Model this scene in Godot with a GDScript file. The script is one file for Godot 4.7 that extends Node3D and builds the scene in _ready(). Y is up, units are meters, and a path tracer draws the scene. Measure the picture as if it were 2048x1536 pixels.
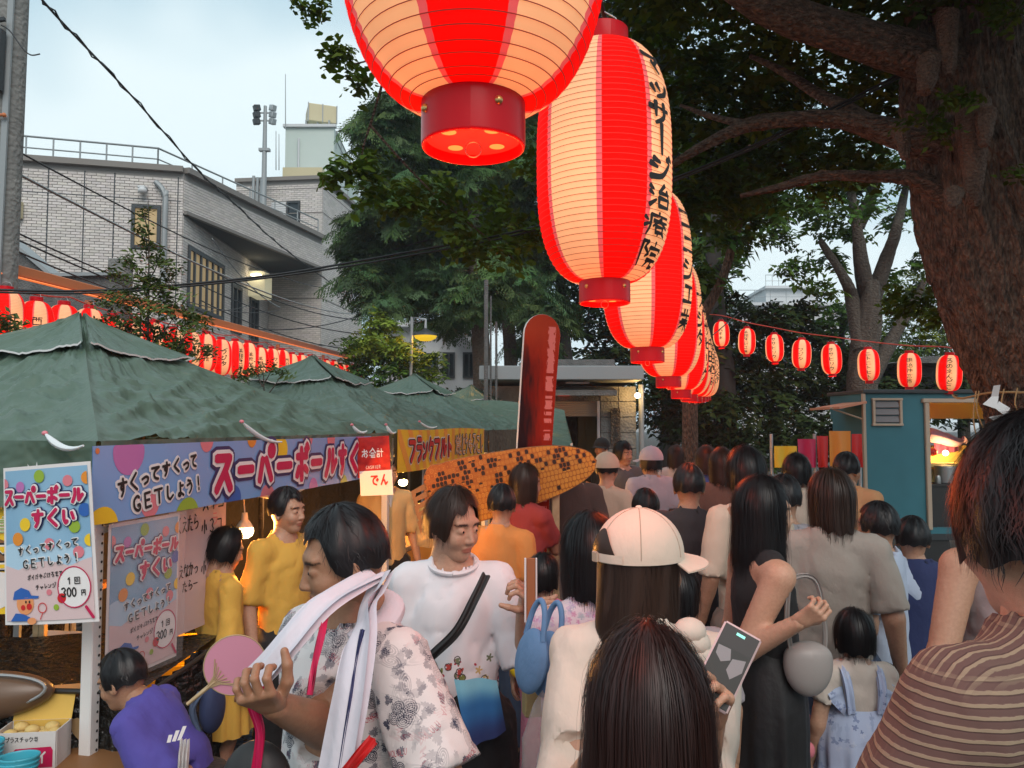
extends Node3D
# A summer festival in a shrine yard at dusk. y is up, units are metres, the camera looks along -z.

const EYE := Vector3(0, 1.85, 0)
const PITCH := 0.0533
const FOCAL := 1538.0
const GROUND := 0.0

var rng := RandomNumberGenerator.new()
var names := {}
var U := Vector3(0.206, 0, -0.9785)      # along the row of tents, away from the camera
var W := Vector3(0.9785, 0, 0.206)       # out of the tents, towards the crowd

func _ready() -> void:
	var cam := Camera3D.new()
	cam.name = "camera"
	cam.fov = 53.07
	cam.near = 0.05
	cam.far = 400.0
	cam.position = EYE
	cam.rotation.x = PITCH
	add_child(cam)
	cam.current = true
	var env := Environment.new()
	env.background_mode = Environment.BG_SKY
	env.sky = make_sky()
	env.tonemap_mode = Environment.TONE_MAPPER_LINEAR
	env.tonemap_exposure = 1.32
	env.sdfgi_enabled = true
	env.ssao_enabled = true
	env.ssil_enabled = true
	env.fog_enabled = true
	env.fog_light_color = Color(0.80, 0.87, 0.92)
	env.fog_density = 0.0014
	var we := WorldEnvironment.new()
	we.name = "world_environment"
	we.environment = env
	add_child(we)
	var sun := DirectionalLight3D.new()
	sun.name = "overcast_daylight"
	sun.light_energy = 0.5
	sun.light_color = Color(1.0, 0.965, 0.93)
	sun.light_angular_distance = 40.0
	sun.shadow_enabled = true
	sun.basis = Basis.looking_at(Vector3(-0.20, -0.66, -0.72), Vector3.UP)
	add_child(sun)
	rng.seed = 20240817
	make_materials()
	build_ground()
	build_buildings()
	build_gatehouse()
	build_trailer()
	build_trees()
	build_tents()
	build_lanterns()
	build_signs()
	build_wires()
	build_stall_goods()
	build_people()

func make_sky() -> Sky:
	var n := FastNoiseLite.new()
	n.seed = 5
	n.frequency = 0.9
	n.fractal_octaves = 4
	n.fractal_gain = 0.5
	var w := 512
	var h := 256
	var im := Image.create(w, h, false, Image.FORMAT_RGBF)
	for y in h:
		var el := PI * (0.5 - (y + 0.5) / h)
		for x in w:
			var az := TAU * (x + 0.5) / w
			var d := Vector3(cos(el) * sin(az), sin(el), cos(el) * cos(az))
			var p := d * Vector3(2.0, 3.4, 2.0)
			var t := clampf(0.48 + 1.7 * n.get_noise_3d(p.x, p.y, p.z), 0.0, 1.0)
			t = t * t * (3.0 - 2.0 * t)
			var c := Color(0.415, 0.565, 0.645).lerp(Color(0.66, 0.765, 0.795), t)
			if el < 0.0:
				c = c.lerp(Color(0.24, 0.23, 0.215), clampf(-el * 12.0, 0, 1))
			im.set_pixel(x, y, c)
	var m := PanoramaSkyMaterial.new()
	m.panorama = ImageTexture.create_from_image(im)
	var s := Sky.new()
	s.sky_material = m
	return s

# ---------------------------------------------------------------- placing
# a point on the sight line through a photo position (2048 x 1536), a given number of metres ahead
func pt(px: float, py: float, d: float) -> Vector3:
	var a := (px - 1024.0) / FOCAL
	var b := -(py - 768.0) / FOCAL
	var v := Vector3(a, b * cos(PITCH) + sin(PITCH), -cos(PITCH) + b * sin(PITCH))
	return EYE + v * (d / -v.z)

func xat(px: float, d: float) -> float:
	return pt(px, 768, d).x

func yat(py: float, d: float) -> float:
	return pt(1024, py, d).y

func numbered(called: String) -> String:
	if not names.has(called):
		names[called] = 0
		return called
	names[called] += 1
	return "%s_%03d" % [called, names[called]]

func thing(called: String, label: String, category: String, at := Vector3.ZERO, turn := 0.0, group := "") -> Node3D:
	var o := Node3D.new()
	o.name = numbered(called)
	add_child(o)
	o.position = at
	o.rotation.y = turn
	tag(o, label, category, group)
	return o

func tag(o: Node, label: String, category: String, group := "") -> void:
	o.set_meta("label", label)
	o.set_meta("category", category)
	if group != "":
		o.set_meta("group", group)

func part(called: String, mesh: Mesh, m: Material, parent: Node, at := Vector3.ZERO) -> MeshInstance3D:
	var o := MeshInstance3D.new()
	o.name = called if parent != self else numbered(called)
	o.mesh = mesh
	if m:
		o.material_override = m
	o.position = at
	parent.add_child(o, true)
	return o

func whole(called: String, mesh: Mesh, m: Material, label: String, category: String, at := Vector3.ZERO, group := "") -> MeshInstance3D:
	var o := part(called, mesh, m, self, at)
	tag(o, label, category, group)
	return o

func struct(called: String, mesh: Mesh, m: Material, at := Vector3.ZERO, label := "") -> MeshInstance3D:
	var o := part(called, mesh, m, self, at)
	o.set_meta("kind", "structure")
	if label != "":
		o.set_meta("label", label)
	return o

func stuff(called: String, mesh: Mesh, m: Material, places: Array, parent: Node, tints := []) -> MultiMeshInstance3D:
	var mm := MultiMesh.new()
	mm.transform_format = MultiMesh.TRANSFORM_3D
	mm.use_colors = tints.size() > 0
	mm.mesh = mesh
	mm.instance_count = places.size()
	for i in places.size():
		mm.set_instance_transform(i, places[i])
		if tints.size() > 0:
			mm.set_instance_color(i, tints[i])
	var o := MultiMeshInstance3D.new()
	o.name = called if parent != self else numbered(called)
	o.multimesh = mm
	o.material_override = m
	o.set_meta("kind", "stuff")
	parent.add_child(o, true)
	return o

func lamp(parent: Node, at: Vector3, colour: Color, energy: float, size: float, reach := 12.0) -> void:
	var l := OmniLight3D.new()
	l.name = "light"
	l.light_color = colour
	l.light_energy = energy
	l.light_size = size
	l.omni_range = reach
	l.omni_attenuation = 2.0
	l.shadow_enabled = true
	l.position = at
	parent.add_child(l, true)

# ---------------------------------------------------------------- meshes
class MB:
	var v := PackedVector3Array()
	var uv := PackedVector2Array()
	var ix := PackedInt32Array()
	var col := PackedColorArray()
	var tint := Color.WHITE

	func add(p: Vector3, t := Vector2.ZERO) -> int:
		v.append(p)
		uv.append(t)
		col.append(tint)
		return v.size() - 1

	func tri(a: int, b: int, c: int) -> void:
		ix.append(a)
		ix.append(b)
		ix.append(c)

	func face(a: int, b: int, c: int, d: int) -> void:
		tri(a, b, c)
		tri(a, c, d)

	# corners clockwise seen from the front
	func quad(a: Vector3, b: Vector3, c: Vector3, d: Vector3) -> void:
		var i := add(a, Vector2(0, 0))
		add(b, Vector2(1, 0))
		add(c, Vector2(1, 1))
		add(d, Vector2(0, 1))
		face(i, i + 1, i + 2, i + 3)

	func poly(p: PackedVector3Array) -> void:
		var i := v.size()
		for q in p:
			add(q)
		for k in range(1, p.size() - 1):
			tri(i, i + k, i + k + 1)

	# a box with small chamfers on all its edges when bevel > 0
	func box(c: Vector3, s: Vector3, b := Basis.IDENTITY, bevel := 0.0) -> void:
		var h := s * 0.5
		for ax in 3:
			for sg in [-1.0, 1.0]:
				var n := Vector3.ZERO
				n[ax] = sg
				var e := Vector3.ZERO
				e[(ax + 1) % 3] = 1.0
				var f := n.cross(e)
				var hn: float = h[ax]
				var he: float = h[(ax + 1) % 3] - bevel
				var hf: float = h[(ax + 2) % 3] - bevel
				quad(c + b * (n * hn - e * he + f * hf), c + b * (n * hn + e * he + f * hf), c + b * (n * hn + e * he - f * hf), c + b * (n * hn - e * he - f * hf))
		if bevel > 0.0:
			for ax in 3:
				var a1 := (ax + 1) % 3
				var a2 := (ax + 2) % 3
				for s1 in [-1.0, 1.0]:
					for s2 in [-1.0, 1.0]:
						var p := Vector3.ZERO
						p[a1] = s1 * h[a1]
						p[a2] = s2 * (h[a2] - bevel)
						var q := Vector3.ZERO
						q[a1] = s1 * (h[a1] - bevel)
						q[a2] = s2 * h[a2]
						var l := Vector3.ZERO
						l[ax] = h[ax] - bevel
						if s1 * s2 > 0:
							quad(c + b * (p + l), c + b * (q + l), c + b * (q - l), c + b * (p - l))
						else:
							quad(c + b * (p - l), c + b * (q - l), c + b * (q + l), c + b * (p + l))

	func bar(a: Vector3, b2: Vector3, w: float, t: float, up := Vector3.UP, bevel := 0.0) -> void:
		var z := (b2 - a).normalized()
		var x := up.cross(z)
		if x.length() < 0.01:
			x = Vector3.RIGHT.cross(z)
		x = x.normalized()
		box((a + b2) * 0.5, Vector3(w, t, (b2 - a).length()), Basis(x, z.cross(x), z), bevel)

	func tube(p: Array, r: Array, sides := 8, caps := true) -> void:
		var base := v.size()
		var n := p.size()
		var x := Vector3.ZERO
		for i in n:
			var z: Vector3 = (p[mini(i + 1, n - 1)] - p[maxi(i - 1, 0)]).normalized()
			if x == Vector3.ZERO:
				x = z.cross(Vector3.UP if absf(z.y) < 0.9 else Vector3.RIGHT).normalized()
			else:
				x = (x - z * x.dot(z)).normalized()
			var y := z.cross(x)
			var rad: float = r[mini(i, r.size() - 1)]
			for k in sides + 1:
				var a := TAU * k / sides
				add(p[i] + (x * cos(a) + y * sin(a)) * rad, Vector2(float(k) / sides, float(i) / maxi(1, n - 1)))
		for i in n - 1:
			for k in sides:
				var a := base + i * (sides + 1) + k
				face(a, a + sides + 1, a + sides + 2, a + 1)
		if caps:
			for e in 2:
				var o := base if e == 0 else base + (n - 1) * (sides + 1)
				var ring := PackedVector3Array()
				for k in sides:
					ring.append(v[o + (k if e == 0 else sides - k)])
				poly(ring)

	# profile: Vector2(radius, height) from top to bottom; wave bends the radius with the angle
	func lathe(prof: Array, sides := 32, at := Vector3.ZERO, squash := 1.0, wave = null) -> void:
		var base := v.size()
		for i in prof.size():
			for k in sides + 1:
				var a := TAU * k / sides
				var rr: float = prof[i].x
				if wave != null:
					rr = wave.call(a, i, rr)
				add(at + Vector3(sin(a) * rr, prof[i].y, cos(a) * rr * squash), Vector2(float(k) / sides, float(i) / (prof.size() - 1)))
		for i in prof.size() - 1:
			for k in sides:
				var a := base + i * (sides + 1) + k
				face(a, a + 1, a + sides + 2, a + sides + 1)

	func disc(c: Vector3, n: Vector3, r: float, sides := 20) -> void:
		var x := n.cross(Vector3.UP if absf(n.y) < 0.9 else Vector3.RIGHT).normalized()
		var y := n.cross(x)
		var p := PackedVector3Array()
		for k in sides:
			var a := -TAU * k / sides
			p.append(c + (x * cos(a) + y * sin(a)) * r)
		poly(p)

	func ball(c: Vector3, r: Vector3, seg := 12, rings := 8) -> void:
		var base := v.size()
		for i in rings + 1:
			var e := PI * i / rings
			for k in seg + 1:
				var a := TAU * k / seg
				add(c + Vector3(sin(e) * sin(a) * r.x, cos(e) * r.y, sin(e) * cos(a) * r.z), Vector2(float(k) / seg, float(i) / rings))
		for i in rings:
			for k in seg:
				var a := base + i * (seg + 1) + k
				face(a, a + 1, a + seg + 2, a + seg + 1)

	# a sheet: f(u, w) gives the point, u along and w down
	func sheet(nu: int, nw: int, f: Callable) -> void:
		var base := v.size()
		for j in nw + 1:
			for i in nu + 1:
				var t := Vector2(float(i) / nu, float(j) / nw)
				add(f.call(t.x, t.y), t)
		for j in nw:
			for i in nu:
				var a := base + j * (nu + 1) + i
				face(a, a + 1, a + nu + 2, a + nu + 1)

	# a flat outline with thickness: pts in the plane (x right, y up), front towards +z
	func slab(pts: PackedVector2Array, t: float, b := Transform3D.IDENTITY) -> void:
		var tr := Geometry2D.triangulate_polygon(pts)
		var n := pts.size()
		var base := v.size()
		var lo := pts[0]
		var hi := pts[0]
		for q in pts:
			lo = lo.min(q)
			hi = hi.max(q)
		for sgn in 2:
			for q in pts:
				add(b * Vector3(q.x, q.y, t * (0.5 if sgn == 0 else -0.5)), Vector2((q.x - lo.x) / (hi.x - lo.x), (hi.y - q.y) / (hi.y - lo.y)))
		for k in range(0, tr.size(), 3):
			var a := pts[tr[k]]
			var b2 := pts[tr[k + 1]]
			var c := pts[tr[k + 2]]
			var ccw := (b2 - a).cross(c - a) > 0
			if ccw:
				tri(base + tr[k], base + tr[k + 2], base + tr[k + 1])
				tri(base + n + tr[k], base + n + tr[k + 1], base + n + tr[k + 2])
			else:
				tri(base + tr[k], base + tr[k + 1], base + tr[k + 2])
				tri(base + n + tr[k], base + n + tr[k + 2], base + n + tr[k + 1])
		var area := 0.0
		for k in n:
			area += pts[k].cross(pts[(k + 1) % n])
		for k in n:
			var p := pts[k]
			var q := pts[(k + 1) % n]
			if area < 0:
				var sw := p
				p = q
				q = sw
			quad(b * Vector3(p.x, p.y, t * 0.5), b * Vector3(q.x, q.y, t * 0.5), b * Vector3(q.x, q.y, -t * 0.5), b * Vector3(p.x, p.y, -t * 0.5))

	func merge(o: MB, t := Transform3D.IDENTITY, flip := false) -> void:
		var base := v.size()
		for i in o.v.size():
			v.append(t * o.v[i])
			uv.append(o.uv[i])
			col.append(o.col[i] * tint)
		for i in range(0, o.ix.size(), 3):
			ix.append(base + o.ix[i])
			ix.append(base + o.ix[i + (2 if flip else 1)])
			ix.append(base + o.ix[i + (1 if flip else 2)])

	func arrays(colours := false) -> Array:
		var nn := PackedVector3Array()
		nn.resize(v.size())
		for i in range(0, ix.size(), 3):
			var a := ix[i]
			var b := ix[i + 1]
			var c := ix[i + 2]
			var f := (v[c] - v[a]).cross(v[b] - v[a])
			nn[a] += f
			nn[b] += f
			nn[c] += f
		for i in nn.size():
			nn[i] = nn[i].normalized() if nn[i].length_squared() > 1e-20 else Vector3.UP
		var a2 := []
		a2.resize(Mesh.ARRAY_MAX)
		a2[Mesh.ARRAY_VERTEX] = v
		a2[Mesh.ARRAY_NORMAL] = nn
		a2[Mesh.ARRAY_TEX_UV] = uv
		a2[Mesh.ARRAY_INDEX] = ix
		if colours:
			a2[Mesh.ARRAY_COLOR] = col
		return a2

	func done(colours := false, into: ArrayMesh = null, m: Material = null) -> ArrayMesh:
		var am := into if into else ArrayMesh.new()
		if ix.size() == 0:
			return am
		am.add_surface_from_arrays(Mesh.PRIMITIVE_TRIANGLES, arrays(colours))
		if m:
			am.surface_set_material(am.get_surface_count() - 1, m)
		return am

func box_mesh(s: Vector3, bevel := 0.0, c := Vector3.ZERO) -> ArrayMesh:
	var b := MB.new()
	b.box(c, s, Basis.IDENTITY, bevel)
	return b.done()

func arc(p: Array, n := 6) -> Array:
	# a smooth line through the points
	var out := []
	for i in p.size() - 1:
		var a = p[maxi(i - 1, 0)]
		var b = p[i]
		var c = p[i + 1]
		var d = p[mini(i + 2, p.size() - 1)]
		for k in n:
			var t := float(k) / n
			out.append(b.cubic_interpolate(c, a, d, t))
	out.append(p[p.size() - 1])
	return out

func sag(a: Vector3, b: Vector3, drop: float, n := 16) -> Array:
	var out := []
	for i in n + 1:
		var t := float(i) / n
		out.append(a.lerp(b, t) - Vector3(0, drop * 4.0 * t * (1.0 - t), 0))
	return out

# ---------------------------------------------------------------- materials
var M := {}

func lin(r: float, g: float, b: float) -> Color:
	return Color(r, g, b).linear_to_srgb()

func mat(c: Color, rough := 0.8, metal := 0.0) -> StandardMaterial3D:
	var m := StandardMaterial3D.new()
	m.albedo_color = c
	m.roughness = rough
	m.metallic = metal
	m.cull_mode = BaseMaterial3D.CULL_DISABLED
	return m

func noise_tex(seed_: int, freq: float, lo: Color, hi: Color, size := 256, oct := 4, mid := -1.0) -> NoiseTexture2D:
	var n := FastNoiseLite.new()
	n.seed = seed_
	n.frequency = freq
	n.fractal_octaves = oct
	var g := Gradient.new()
	g.set_color(0, lo)
	g.set_color(1, hi)
	if mid > 0.0:
		g.add_point(mid, lo)
	var t := NoiseTexture2D.new()
	t.width = size
	t.height = size
	t.seamless = true
	t.noise = n
	t.color_ramp = g
	return t

func bump(m: StandardMaterial3D, seed_: int, freq: float, depth: float, scale: float, oct := 3, world := false) -> StandardMaterial3D:
	m.heightmap_enabled = true
	m.heightmap_scale = depth
	m.heightmap_texture = noise_tex(seed_, freq, Color.BLACK, Color.WHITE, 256, oct)
	m.uv1_triplanar = true
	m.uv1_world_triplanar = world
	m.uv1_scale = Vector3.ONE * scale
	return m

func grain(m: StandardMaterial3D, seed_: int, freq: float, lo: Color, hi: Color, scale: float, oct := 4, world := false) -> StandardMaterial3D:
	m.albedo_texture = noise_tex(seed_, freq, lo, hi, 256, oct)
	m.uv1_triplanar = true
	m.uv1_world_triplanar = world
	m.uv1_scale = Vector3.ONE * scale
	return m

func glowing(c: Color, e: Color, energy: float) -> StandardMaterial3D:
	var m := mat(c, 0.7)
	m.emission_enabled = true
	m.emission = e
	m.emission_energy_multiplier = energy
	return m

func leafy(c: Color, through := 0.35) -> StandardMaterial3D:
	var m := mat(c, 0.7)
	m.metallic_specular = 0.22
	m.vertex_color_use_as_albedo = true
	m.backlight_enabled = true
	m.backlight = Color(through, through, through * 0.5)
	return m

func make_materials() -> void:
	M.gravel = grain(mat(Color.WHITE, 0.95), 3, 0.03, lin(0.030, 0.026, 0.022), lin(0.085, 0.070, 0.052), 0.9, 5)
	bump(M.gravel, 4, 0.12, 2.5, 0.9, 4)
	M.stone = mat(Color.WHITE, 0.85)
	M.stone.vertex_color_use_as_albedo = true
	M.dirt = grain(mat(Color.WHITE, 0.95), 7, 0.02, lin(0.10, 0.07, 0.04), lin(0.24, 0.17, 0.09), 0.6, 5)
	M.tile = grain(mat(Color.WHITE, 0.55), 11, 0.02, lin(0.53, 0.49, 0.465), lin(0.67, 0.62, 0.585), 0.35, 3)
	M.tile.vertex_color_use_as_albedo = true
	M.joint = mat(lin(0.30, 0.28, 0.265), 0.9)
	M.concrete = grain(mat(Color.WHITE, 0.9), 13, 0.02, lin(0.15, 0.15, 0.145), lin(0.27, 0.265, 0.25), 0.5, 5)
	bump(M.concrete, 14, 0.15, 1.5, 0.5, 4)
	M.darkconcrete = grain(mat(Color.WHITE, 0.9), 15, 0.02, lin(0.085, 0.085, 0.085), lin(0.16, 0.155, 0.15), 0.5, 5)
	bump(M.darkconcrete, 16, 0.15, 1.5, 0.8, 4)
	M.coping = mat(lin(0.20, 0.18, 0.165), 0.7)
	M.mint = grain(mat(Color.WHITE, 0.8), 17, 0.01, lin(0.46, 0.53, 0.49), lin(0.56, 0.62, 0.58), 0.1, 4)
	M.cream = mat(lin(0.52, 0.45, 0.28), 0.6)
	M.palewall = grain(mat(Color.WHITE, 0.85), 18, 0.01, lin(0.42, 0.42, 0.43), lin(0.56, 0.56, 0.56), 0.2, 4)
	M.darkframe = mat(lin(0.035, 0.04, 0.045), 0.5, 0.2)
	M.darkglass = mat(lin(0.02, 0.025, 0.03), 0.08)
	M.litglass = glowing(lin(0.35, 0.27, 0.15), lin(0.8, 0.52, 0.22), 0.17)
	M.paleglass = glowing(lin(0.5, 0.46, 0.34), lin(0.75, 0.68, 0.42), 0.3)
	M.shutterwhite = mat(lin(0.55, 0.56, 0.57), 0.6)
	M.steel = mat(lin(0.42, 0.44, 0.45), 0.45, 0.7)
	M.galv = mat(lin(0.30, 0.32, 0.33), 0.6, 0.3)
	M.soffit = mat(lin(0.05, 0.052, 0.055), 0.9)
	M.wire = mat(lin(0.02, 0.02, 0.022), 0.6)
	M.orangewood = mat(lin(0.55, 0.17, 0.06), 0.6)
	M.orangelight = glowing(lin(0.9, 0.25, 0.08), lin(1.0, 0.22, 0.04), 0.5)
	M.redcord = mat(lin(0.45, 0.05, 0.03), 0.6)
	# tents
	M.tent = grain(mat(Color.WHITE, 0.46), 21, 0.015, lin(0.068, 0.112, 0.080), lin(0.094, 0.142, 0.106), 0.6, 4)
	bump(M.tent, 22, 0.013, 3.0, 0.9, 4)
	M.tent.backlight_enabled = true
	M.tent.backlight = Color(0.16, 0.16, 0.14)
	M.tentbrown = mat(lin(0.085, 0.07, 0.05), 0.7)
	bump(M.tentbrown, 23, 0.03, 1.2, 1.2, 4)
	M.tentgrey = grain(mat(Color.WHITE, 0.5), 24, 0.02, lin(0.26, 0.31, 0.29), lin(0.36, 0.40, 0.36), 0.6, 4)
	bump(M.tentgrey, 25, 0.04, 1.2, 1.2, 4)
	M.piping = mat(lin(0.62, 0.62, 0.62), 0.6)
	M.whitepaint = mat(lin(0.72, 0.70, 0.68), 0.45)
	M.tape = mat(lin(0.66, 0.70, 0.72), 0.5)
	# lanterns
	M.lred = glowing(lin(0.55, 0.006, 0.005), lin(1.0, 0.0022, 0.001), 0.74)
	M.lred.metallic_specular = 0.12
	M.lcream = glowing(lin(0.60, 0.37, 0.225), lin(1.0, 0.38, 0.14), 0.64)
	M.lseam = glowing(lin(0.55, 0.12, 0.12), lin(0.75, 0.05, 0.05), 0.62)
	M.lring = mat(lin(0.50, 0.003, 0.010), 0.28)
	M.lring.metallic_specular = 0.25
	M.lring.clearcoat_enabled = true
	M.lring.clearcoat = 0.2
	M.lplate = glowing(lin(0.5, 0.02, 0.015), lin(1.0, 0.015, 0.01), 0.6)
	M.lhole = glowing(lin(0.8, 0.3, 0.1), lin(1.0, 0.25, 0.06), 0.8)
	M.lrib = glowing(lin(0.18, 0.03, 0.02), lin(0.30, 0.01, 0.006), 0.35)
	M.ink = mat(lin(0.012, 0.010, 0.010), 0.65)
	M.brass = mat(lin(0.55, 0.36, 0.14), 0.3, 0.9)
	# prints
	M.white = mat(lin(0.78, 0.76, 0.75), 0.5)
	M.paper = mat(lin(0.74, 0.70, 0.69), 0.55)
	M.skyblue = mat(lin(0.19, 0.36, 0.66), 0.35)
	M.skyblue2 = grain(mat(Color.WHITE, 0.3), 31, 0.006, lin(0.17, 0.34, 0.52), lin(0.30, 0.50, 0.66), 1.2, 2)
	M.cloudblue = mat(lin(0.42, 0.60, 0.74), 0.35)
	M.navy = mat(lin(0.02, 0.025, 0.11), 0.4)
	M.crimson = mat(lin(0.52, 0.01, 0.08), 0.4)
	M.mauve = mat(lin(0.48, 0.16, 0.42), 0.4)
	M.salmon = mat(lin(0.68, 0.20, 0.24), 0.4)
	M.yellow = mat(lin(0.82, 0.54, 0.02), 0.5)
	M.orange = mat(lin(0.74, 0.26, 0.03), 0.4)
	M.lime = mat(lin(0.28, 0.42, 0.04), 0.4)
	M.blue = mat(lin(0.03, 0.12, 0.42), 0.4)
	M.red = mat(lin(0.58, 0.02, 0.02), 0.4)
	M.signred = grain(mat(Color.WHITE, 0.35), 33, 0.03, lin(0.30, 0.008, 0.01), lin(0.62, 0.05, 0.03), 2.0, 4)
	M.lightpink = mat(lin(0.66, 0.50, 0.50), 0.5)
	M.skin2 = mat(lin(0.75, 0.30, 0.12), 0.5)
	M.goldprint = mat(lin(0.78, 0.34, 0.04), 0.5)
	# wood, metal, plastics
	M.wood = grain(mat(Color.WHITE, 0.6), 41, 0.03, lin(0.36, 0.25, 0.13), lin(0.48, 0.36, 0.21), 2.0, 3)
	M.woodbrown = mat(lin(0.24, 0.11, 0.04), 0.55)
	M.black = mat(lin(0.018, 0.017, 0.017), 0.5)
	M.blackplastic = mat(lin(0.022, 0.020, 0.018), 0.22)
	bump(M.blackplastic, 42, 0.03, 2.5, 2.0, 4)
	M.brownvinyl = mat(lin(0.13, 0.075, 0.045), 0.35)
	M.aqua = mat(lin(0.05, 0.36, 0.46), 0.35)
	M.cardboard = mat(lin(0.42, 0.27, 0.13), 0.85)
	M.boxwhite = mat(lin(0.60, 0.57, 0.55), 0.7)
	M.boxyellow = mat(lin(0.66, 0.42, 0.08), 0.7)
	M.tarp = mat(lin(0.02, 0.10, 0.26), 0.4)
	bump(M.tarp, 43, 0.04, 1.5, 1.5, 4)
	M.teal = grain(mat(Color.WHITE, 0.55), 45, 0.01, lin(0.022, 0.13, 0.17), lin(0.032, 0.165, 0.21), 0.5, 3)
	M.taupe = mat(lin(0.42, 0.33, 0.25), 0.5)
	M.louver = mat(lin(0.14, 0.13, 0.14), 0.5)
	M.inner = mat(lin(0.62, 0.44, 0.16), 0.6)
	M.bulb = glowing(lin(1, 0.9, 0.7), lin(1.0, 0.74, 0.38), 11.0)
	M.bulbwhite = glowing(lin(1, 0.95, 0.85), lin(1.0, 0.88, 0.62), 6.0)
	M.yellowshade = glowing(lin(0.8, 0.55, 0.04), lin(1.0, 0.62, 0.03), 0.55)
	# bark and leaves
	M.ginkgobark = grain(mat(Color.WHITE, 0.9), 51, 0.04, lin(0.028, 0.016, 0.011), lin(0.36, 0.215, 0.145), 1.6, 5)
	bump(M.ginkgobark, 52, 0.05, 8.0, 1.6, 5)
	M.ginkgobark.uv1_scale = Vector3(3.4, 1.0, 3.4)
	M.limbbark = M.ginkgobark.duplicate()
	M.limbbark.uv1_scale = Vector3(1.3, 3.2, 3.0)
	M.burl = grain(mat(Color.WHITE, 0.9), 57, 0.06, lin(0.05, 0.026, 0.018), lin(0.26, 0.15, 0.10), 2.5, 4)
	bump(M.burl, 58, 0.08, 3.0, 2.5, 4)
	M.bark = grain(mat(Color.WHITE, 0.9), 53, 0.04, lin(0.045, 0.035, 0.028), lin(0.12, 0.095, 0.075), 1.6, 4)
	bump(M.bark, 54, 0.05, 3.0, 1.6, 4)
	M.darkbark = mat(lin(0.030, 0.026, 0.024), 0.9)
	M.ginkgoleaf = leafy(lin(0.066, 0.112, 0.014), 0.7)
	M.broadleaf = leafy(lin(0.066, 0.125, 0.026), 0.7)
	M.conifer = leafy(lin(0.078, 0.140, 0.060), 0.5)
	M.darkleaf = leafy(lin(0.026, 0.044, 0.012), 0.35)
	M.glossleaf = leafy(lin(0.055, 0.085, 0.022), 0.45)
	M.glossleaf.roughness = 0.3
	M.limeleaf = leafy(lin(0.14, 0.20, 0.030), 0.6)
	M.yellowleaf = mat(lin(0.55, 0.32, 0.04), 0.7)
	M.rope = mat(lin(0.40, 0.26, 0.12), 0.9)
	# people
	M.skin = mat(Color.WHITE, 0.5)
	grain(M.skin, 81, 0.03, lin(0.80, 0.74, 0.72), lin(1.0, 1.0, 1.0), 9.0, 4)
	M.skin.heightmap_enabled = true
	M.skin.heightmap_scale = 0.05
	M.skin.heightmap_texture = noise_tex(82, 0.2, Color.BLACK, Color.WHITE, 256, 2)
	M.skin.vertex_color_use_as_albedo = true
	M.skin.subsurf_scatter_enabled = true
	M.skin.subsurf_scatter_strength = 0.08
	M.hairblack = mat(lin(0.010, 0.009, 0.010), 0.38)
	M.hairbrown = mat(lin(0.026, 0.010, 0.008), 0.42)
	M.hairmid = mat(lin(0.035, 0.019, 0.013), 0.4)
	for h in [M.hairblack, M.hairbrown, M.hairmid]:
		h.vertex_color_use_as_albedo = true
		h.metallic_specular = 0.4
	M.weave = noise_tex(71, 0.02, Color.BLACK, Color.WHITE, 256, 4)
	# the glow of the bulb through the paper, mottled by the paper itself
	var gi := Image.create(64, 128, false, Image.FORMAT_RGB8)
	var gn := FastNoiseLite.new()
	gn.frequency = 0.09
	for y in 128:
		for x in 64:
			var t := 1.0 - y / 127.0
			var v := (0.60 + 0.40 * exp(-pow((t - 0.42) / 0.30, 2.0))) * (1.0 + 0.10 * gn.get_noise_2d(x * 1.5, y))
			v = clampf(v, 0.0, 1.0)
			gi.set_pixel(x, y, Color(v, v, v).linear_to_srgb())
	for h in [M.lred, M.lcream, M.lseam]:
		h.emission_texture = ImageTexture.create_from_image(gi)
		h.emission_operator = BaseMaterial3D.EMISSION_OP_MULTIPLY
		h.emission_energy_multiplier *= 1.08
	M.eyewhite = mat(lin(0.7, 0.68, 0.66), 0.2)
	M.iris = mat(lin(0.012, 0.008, 0.006), 0.15)

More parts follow.
